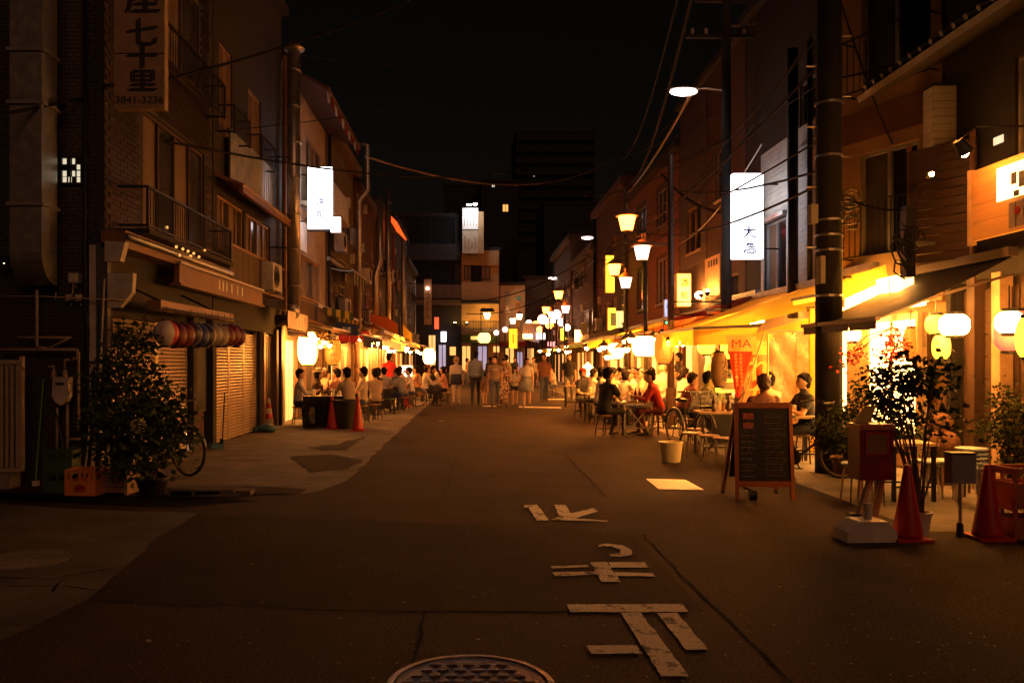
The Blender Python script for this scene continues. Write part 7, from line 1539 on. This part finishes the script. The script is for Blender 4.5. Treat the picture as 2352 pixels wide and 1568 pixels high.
        if hair == 'long': loft(m, [(F(0, -.03, .06) * s, .085 * s, .08 * s, 0), (F(0, -.045, -.06) * s, .092 * s, .062 * s, 0), (F(0, -.06, -.17) * s, .085 * s, .045 * s, 0), (F(0, -.07, -.25) * s, .05 * s, .03 * s, 0)])
        elif hair == 'bob': loft(m, [(F(0, -.02, .06) * s, .09 * s, .085 * s, 0), (F(0, -.03, -.05) * s, .096 * s, .075 * s, 0), (F(0, -.035, -.11) * s, .085 * s, .06 * s, 0)])
        m.build('hair', hm, t, world=False, smooth=True)
    m = MB()
    for q in (-1, 1): m.ball(F(q * .031, .083, .012) * s, (.013 * s, .008 * s, .007 * s), 8, 5, Rh); m.ball(F(q * .032, .083, .036) * s, (.020 * s, .008 * s, .004 * s), 8, 4, Rh)
    m.build('eyes_and_brows', eye_m, t, world=False); MB().ball(F(0, .092, -.056) * s, (.022 * s, .008 * s, .007 * s), 8, 5, Rh).build('mouth', lip_m, t, world=False)
    if skirt:
        m = MB(); z0, fl, mat = skirt
        if pose == 'stand': loft(m, [((0, 0, z0 * s), .15 * s + fl * s, .12 * s + fl * s, 0), ((0, 0, (z0 + pz + .1) / 2 * s), .175 * s + fl * .5 * s, .135 * s + fl * .5 * s, 0), (tuple((waist + U * .02) * s), .162 * s, .12 * s, 0)], 22); m.v = [v + Vector((math.sin(i * 1.9) * .012, math.cos(i * 2.3) * .012, 0)) if v.z < pz * s else v for i, v in enumerate(m.v)]
        m.build('skirt', C_[mat], t, world=False, smooth=True)
    if hat:
        c = F(0, -.005, .055) * s; m = MB(); m.lathe([(.155 * s, 0), (.15 * s, .012 * s), (.088 * s, .018 * s), (.088 * s, .075 * s), (.07 * s, .10 * s), (.001, .105 * s)], c, 20); m.build('hat', C_[hat], t, world=False, smooth=False); MB().lathe([(.0895 * s, .02 * s), (.0895 * s, .04 * s)], c, 20, cap=False).build('hat_band', C_['brown'], t, world=False)
    if cap:
        c = F(0, -.01, .05) * s; m = MB(); m.lathe([(.092 * s, 0), (.09 * s, .04 * s), (.06 * s, .075 * s), (.001, .085 * s)], c, 16); m.prism([F(-.07, .06, .055) * s, F(.07, .06, .055) * s, F(.05, .16, .045) * s, F(-.05, .16, .045) * s], (0, 0, .008)); m.build('cap', C_[cap], t, world=False)
    if print_:
        fc = chest * s + Vector((0, .128 * s, .0)); write(print_, letter_white, t, WM[t] @ fc, WM[t].to_3x3() @ Vector((-1, 0, 0)), (0, 0, 1), .17, .07, .012, name='shirt_print')
    return t
E_DIR, N_DIR, W_DIR, S_DIR = 0.0, math.pi / 2, math.pi, -math.pi / 2         # +X, away, -X, toward the camera
def at(x, Y): return Vector(((x - VX) * Y / K, Y, 0))
def short(lb):
    w = lb.split()[:10]
    while w[-1] in ('a', 'an', 'the', 'at', 'with', 'and', 'his', 'in', 'of', 'to', 'by', 'behind', 'us', 'facing', 'past', 'dark', 'pale', 'long', 'white', 'black', 'back'): w.pop()
    return 'round black stool under the ' + ' '.join(w)
def sitter(label, x, Y, facing, seatlabel='black framed round stool under a drinker at the left tables', sg='stools under the left drinkers', **k):
    p = at(x, Y); stool(stool_blk, p.x, p.y, short(label), sg); f = Vector((math.cos(facing), math.sin(facing), 0)); return person(label, p - f * .02, facing, 'sit', **k)
SR = dict(seatlabel='black framed round stool under a drinker at the right tables', sg='stools under the right drinkers')
# left corner
sitter('man in a loose white shirt on the stool by the door post', 686, 19.3, E_DIR + .15, top='white', legs='navy', sleeve='long', lean=.12, arms='table')
sitter('person in a dark top wearing a pale sun hat', 722, 20.0, E_DIR + .1, top='dkbrown', legs='black', sleeve='long', hat='white', hair='bob', lean=.22)
sitter('short haired person in a pale yellow top behind the sun hat', 745, 20.9, N_DIR - .4, top='cream', legs='navy', hairm=HAIR_B, lean=.1, arms='table')
sitter('drinker in a pink checked shirt raising a glass', 778, 20.3, W_DIR - .35, top='pink', legs='jeans', lean=.15, arms=('drink', 'table'))
sitter('man in a striped beige shirt with his back turned at the black tub', 802, 18.75, N_DIR + .75, top='beige', legs='navy', sleeve='long', lean=.22, turn=-.2, h=1.76)
sitter('smiling man in a cream shirt leaning back by the green bench', 832, 19.9, W_DIR + .1, top='cream', legs='jeans', lean=.02, arms=('table', 'down'), h=1.75)
sitter('person in a pale peach shirt behind the man in the cream shirt', 862, 20.6, N_DIR + .5, top='beige', legs='dkbrown', lean=.1)
# left crowd
person('waiter in a bright red shirt standing at the cooler', at(893, 27.5), N_DIR - .3, 'stand', 1.74, top='bright_red', legs='black', arms='phone', stride=.03)
for x, Y, f, k, lb in ((882, 24.9, N_DIR, dict(top='white', legs='grey', cap='grey'), 'man with a grey cap and white shirt at the dark clothed table'), (927, 24.6, N_DIR + .9, dict(top='grey', legs='jeans', lean=.45), 'grey shirted man slumped over the dark clothed table'), (944, 25.6, W_DIR + .2, dict(top='white', legs='navy'), 'white shirted man facing the slumped drinker'),
                        (962, 29, W_DIR, dict(top='orange', legs='jeans', hair='bob'), 'woman in an orange top in the left crowd'), (952, 31, E_DIR, dict(top='yellow', legs='jeans'), 'child like diner in a yellow top in the left crowd'), (976, 27.5, E_DIR + .2, dict(top='white', legs='black', hat='brown', sleeve='long', h=1.75), 'man in a dark hat and white shirt at the white topped table'),
                        (1022, 28.6, W_DIR, dict(top='pink', legs='black', hair='bob'), 'diner in a pale pink top at the white topped table'), (990, 31, E_DIR, dict(top='black', legs='black'), 'dark clothed diner past the white topped table'), (1006, 33, W_DIR, dict(top='white', legs='navy'), 'white shirted diner past the white topped table'), (1030, 33.5, W_DIR, dict(top='navy', legs='navy', hair='long'), 'long haired diner in navy past the walkers'),
                        (975, 36, E_DIR, dict(top='cream', legs='jeans'), 'cream shirted diner far along the left row'), (1000, 39, W_DIR, dict(top='black', legs='jeans'), 'black shirted diner far along the left row')):
    sitter(lb, x, Y, f, **k)
# walkers
person('woman in a white top short dark skirt and pale leggings seen from behind', at(1048, 28.2), N_DIR + .05, 'stand', 1.64, top='white', legs='cream', hair='bob', hairm=HAIR_T, sleeve='long', arms='swing', stride=.10, skirt=(.72, .05, 'navy'))
person('tall man in a blue grey shirt and black trousers seen from behind', at(1092, 27.4), N_DIR - .05, 'stand', 1.82, top='blue_grey', legs='black', hair='short', sleeve='long', arms='down', stride=.06)
person('small child in pale clothes holding back beside the tall man', at(1113, 27.8), N_DIR + .3, 'stand', 1.10, top='tan', legs='tan', arms='down', stride=.08, bare=True)
person('man in a tan printed tee shirt and denim shorts walking toward us', at(1137, 26.6), S_DIR, 'stand', 1.65, top='tan', legs='jeans', arms='swing', stride=.12, turn=.5, nod=-.12, print_='UNC')
person('woman in a long patterned dress with folded arms', at(1157, 27.2), S_DIR, 'stand', 1.56, top='pattern', legs='pattern', hair='long', sleeve='none', arms='cross', stride=.04, skirt=(.12, .03, 'pattern'))
person('girl in a white tee shirt and dark shorts', at(1182, 27.2), S_DIR + .1, 'stand', 1.28, top='white', legs='navy', hair='long', arms='cross', stride=.07, bare=True)
person('woman in a white tee shirt and pale flared skirt looking up', at(1210, 26.8), S_DIR - .1, 'stand', 1.58, top='white', legs='skirt', hair='bob', arms='swing', stride=.10, turn=-.5, nod=-.15, bare=True, skirt=(.56, .10, 'skirt'))
person('bearded man in a brown vest and jeans walking toward us', at(1250, 30.0), S_DIR, 'stand', 1.76, top='brown', legs='jeans', arms='swing', stride=.12)
person('man in a black tee shirt and grey trousers by the lantern posts', at(1307, 29.5), S_DIR - .1, 'stand', 1.76, top='black', legs='grey', arms='swing', stride=.10)
person('dark clothed man standing behind the woman in the patterned dress', at(1163, 35), N_DIR + .4, 'stand', 1.75, top='olive', legs='black', sleeve='long', arms='down', stride=.05)
person('distant person in a black jacket near the pub door', at(1126, 40), N_DIR, 'stand', 1.70, top='black', legs='black', sleeve='long', arms='down')
person('distant person in a white jacket near the pub door', at(1072, 46), E_DIR, 'stand', 1.65, top='cream', legs='navy', arms='down')
person('distant person in dark clothes left of the vending machine', at(1182, 50), S_DIR, 'stand', 1.70, top='navy', legs='black', arms='down')
person('distant person in grey near the far lamp posts', at(1225, 44), S_DIR, 'stand', 1.68, top='grey', legs='navy', arms='down')
# right tables
sitter('broad backed man in black at the folding table', 1388, 16.4, E_DIR + .55, top='black', legs='black', hair='short', sleeve='short', lean=.22, h=1.78, **SR)
sitter('drinker in a dark red shirt at the folding table', 1512, 16.6, W_DIR - .05, top='red', legs='maroon', sleeve='long', lean=.32, h=1.74, **SR)
for x, Y, f, k, lb in ((1377, 19.3, E_DIR + .2, dict(top='white', legs='navy', sleeve='long', h=1.76), 'man in a white shirt behind the man in black'), (1358, 21, E_DIR + .3, dict(top='white', legs='black', sleeve='long'), 'second man in a white shirt next to the capped drinker'), (1334, 22, E_DIR - .8, dict(top='black', legs='grey', cap='red', arms='lap'), 'drinker with a red cap and black printed shirt'),
                        (1427, 18.8, E_DIR + .5, dict(top='white', legs='jeans', lean=.3, hair='bob'), 'bent dark haired drinker in white at the long table'), (1460, 19.3, W_DIR + .1, dict(top='white', legs='jeans', lean=.2, hairm=HAIR_B), 'brown haired drinker in white facing left at the long table'), (1484, 20.6, W_DIR, dict(top='cream', legs='navy', cap='grey'), 'drinker with a grey cap at the long table'),
                        (1524, 19.2, S_DIR - .5, dict(top='white', legs='navy', lean=.05, h=1.78, seat=.55), 'smiling man in an open white shirt beside the slim post'), (1452, 23.8, S_DIR, dict(top='tan', legs='navy'), 'drinker in tan at the middle table'), (1418, 24.3, E_DIR, dict(top='black', legs='navy'), 'drinker in black at the middle table'), (1476, 23.2, W_DIR, dict(top='maroon', legs='navy', hair='long'), 'long haired drinker in maroon at the middle table'),
                        (1398, 25.5, E_DIR, dict(top='grey', legs='navy'), 'grey shirted drinker at the far end of the middle table'), (1385, 27.5, S_DIR, dict(top='white', legs='black'), 'white shirted drinker at the far table'), (1362, 28, E_DIR, dict(top='navy', legs='black'), 'navy shirted drinker at the far table'), (1272, 33, W_DIR + .3, dict(top='white', legs='jeans'), 'man in a white tee shirt seated alone beyond the walkers'),
                        (1566, 18.6, E_DIR + .4, dict(top='white', legs='navy', sleeve='long', h=1.76), 'man in a white shirt right of the slim post'), (1566, 16.4, E_DIR + .15, dict(top='maroon', legs='black', sleeve='long', lean=.45), 'hunched drinker in maroon at the grill counter'), (1600, 15.2, E_DIR + .2, dict(top='olive', legs='black', sleeve='long', lean=.45, h=1.76), 'hunched man in an olive jacket at the grill counter'),
                        (1720, 13.6, S_DIR - .2, dict(top='white', legs='jeans', arms=('table', 'drink'), turn=.2), 'smiling man facing us behind the blackboard'), (1772, 13.2, N_DIR + .3, dict(top='cream', legs='jeans'), 'dark haired man with his back to us behind the blackboard'), (1758, 11.4, N_DIR, dict(top='brown', legs='jeans', hairm=HAIR_B), 'brown haired drinker hidden below the blackboard top'), (1852, 12.1, W_DIR + .1, dict(top='black', legs='black', lean=.12), 'man in a black shirt by the thick pole')):
    sitter(lb, x, Y, f, **SR, **k)
person('cook in white standing behind the grill counter', at(1642, 17.3), S_DIR, 'stand', 1.72, top='white', legs='black', arms='phone', stride=.03)
person('shop hand in dark clothes standing in the far right stall', at(1560, 22), W_DIR, 'stand', 1.70, top='black', legs='black', arms='phone', stride=.03)

r = random.Random(5)
for i, (tp, hr, x, Y) in enumerate((('cream', 'short', 1404, 20.4), ('navy', 'bob', 1442, 21.6), ('pink', 'long', 1405, 22.6), ('blue_grey', 'short', 1468, 21.9), ('tan', 'bob', 1498, 22.4), ('white', 'long', 1437, 25.3), ('black', 'bob', 1375, 23.4), ('olive', 'short', 1350, 25), ('grey', 'long', 1545, 20.6), ('yellow', 'short', 1412, 27.5), ('brown', 'bob', 1372, 30), ('beige', 'short', 1350, 33), ('cream', 'long', 1506, 18.2))):
    sitter('drinker in %s with %s hair squeezed into the crowded right tables' % (tp.replace('_', ' '), {'short': 'short', 'bob': 'bobbed', 'long': 'long'}[hr]), x, Y, r.uniform(-3.1, 3.1), top=tp, legs=r.choice(('jeans', 'navy', 'black')), hair=hr, lean=r.uniform(.05, .4), turn=r.uniform(-.6, .6), arms=r.choice(('table', 'drink', 'lap', ('drink', 'table'))), **SR)
for i, (tp, hr, x, Y) in enumerate((('navy', 'short', 905, 26.2), ('white', 'long', 918, 29.5), ('maroon', 'bob', 938, 32), ('tan', 'short', 962, 34), ('pink', 'long', 985, 34.5), ('black', 'bob', 870, 23.0))):
    sitter('diner in %s with %s hair squeezed in among the left tables' % (tp, {'short': 'short', 'bob': 'bobbed', 'long': 'long'}[hr]), x, Y, r.uniform(-3.1, 3.1), top=tp, legs=r.choice(('jeans', 'navy', 'black')), hair=hr, lean=r.uniform(.05, .4), turn=r.uniform(-.6, .6), arms=r.choice(('table', 'drink', 'lap', ('drink', 'table'))))
# ================================================================ OVERHEAD WIRES
thick = M('cable', (.012, .011, .011), .8, spec=.1)
wc = M('cable_lit_tone', (.16, .10, .07), .45)  # lighter cable colour, lamp light painted onto the wires
for i, (a, b, sag, r_, lb) in enumerate((
    (D(9.0, -60, 275), D(17, 1010, -30), .25, .022, 'thick black cable crossing from the tall sign toward the upper sky'),
    (D(10, -40, 345), D(30, 1010, 225), .2, .012, 'thin wire crossing above the corner balcony'),
    (D(12, 380, 325), D(40, 1350, 330), 1.0, .02, 'wire sagging across the street before the far tower'),
    (D(18, 690, 128), D(45, 1390, 118), .6, .014, 'high thin wire over the street'),
    (D(22, 840, 360), D(44, 1420, 360), 1.1, .03, 'pale sagging wire across the middle of the street'),
    (D(18.4, 1585, 220), D(44, 1395, 470), .6, .035, 'twisted orange lit cable dropping from the big street light'),
    (D(12, 1592, -20), D(30, 1440, 420), .8, .028, 'cable curving down left of the big street light'),
    (D(12, 1560, -20), D(30, 1420, 360), .8, .016, 'thinner cable curving beside its thick twin'),
    (D(18, 1640, 268), D(40, 1330, 380), .3, .014, 'thin wire running down from the street light to the far poles'),
    (D(11, 1890, 420), D(30, 1440, 520), .5, .020, 'cable from the thick pole sagging behind the white sign'),
    (D(11, 1900, 430), D(10.5, 2105, 480), .12, .016, 'short cable from the thick pole to the terminal box'),
    (D(16, 1750, 330), D(24, 1560, 560), .3, .016, 'orange lit wire slanting behind the white sign'),
    (D(18.5, 1700, 490), D(26, 1520, 400), .35, .04, 'heavy cable crossing the brown house'),
    (D(60, 1060, 690), D(44, 1395, 560), .9, .035, 'wire from the pub block to the street light pole'),
    (D(60, 1070, 720), D(44, 1395, 600), .9, .03, 'lower wire from the pub block to the street light pole'),
    (D(11, 1930, 0), D(11.5, 2050, 330), .1, .014, 'cable hanging down the yellow plaster house'),
    (D(12, 2352, 10), D(11, 1925, 180), .15, .014, 'wire rising from the thick pole past the upper railing'),
    (D(18, 1860, 10), D(18.4, 1680, 60), .1, .03, 'orange lit cable at the top by the dark pole'))):
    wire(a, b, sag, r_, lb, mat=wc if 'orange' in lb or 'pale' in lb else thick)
r = random.Random(77)
for i in range(12):
    a = D(18.4 if i % 2 else 11.0, (1668 if i % 2 else 1908) + r.uniform(-10, 10), r.uniform(-40, 430)); b = D(r.choice((30, 38, 44)), r.uniform(1330, 1470), r.uniform(330, 590))
    tag(wire(a, b, r.uniform(.3, 1.2), r.uniform(.008, .02), mat=thick), 'dark overhead wire in the tangle between the right hand poles', 'wire', 'tangled wires along the right row')
for k in (stool_blk,):
    if stool_n[0] == 0: bpy.data.objects.remove(k)
bpy.data.scenes.remove(_tmp)
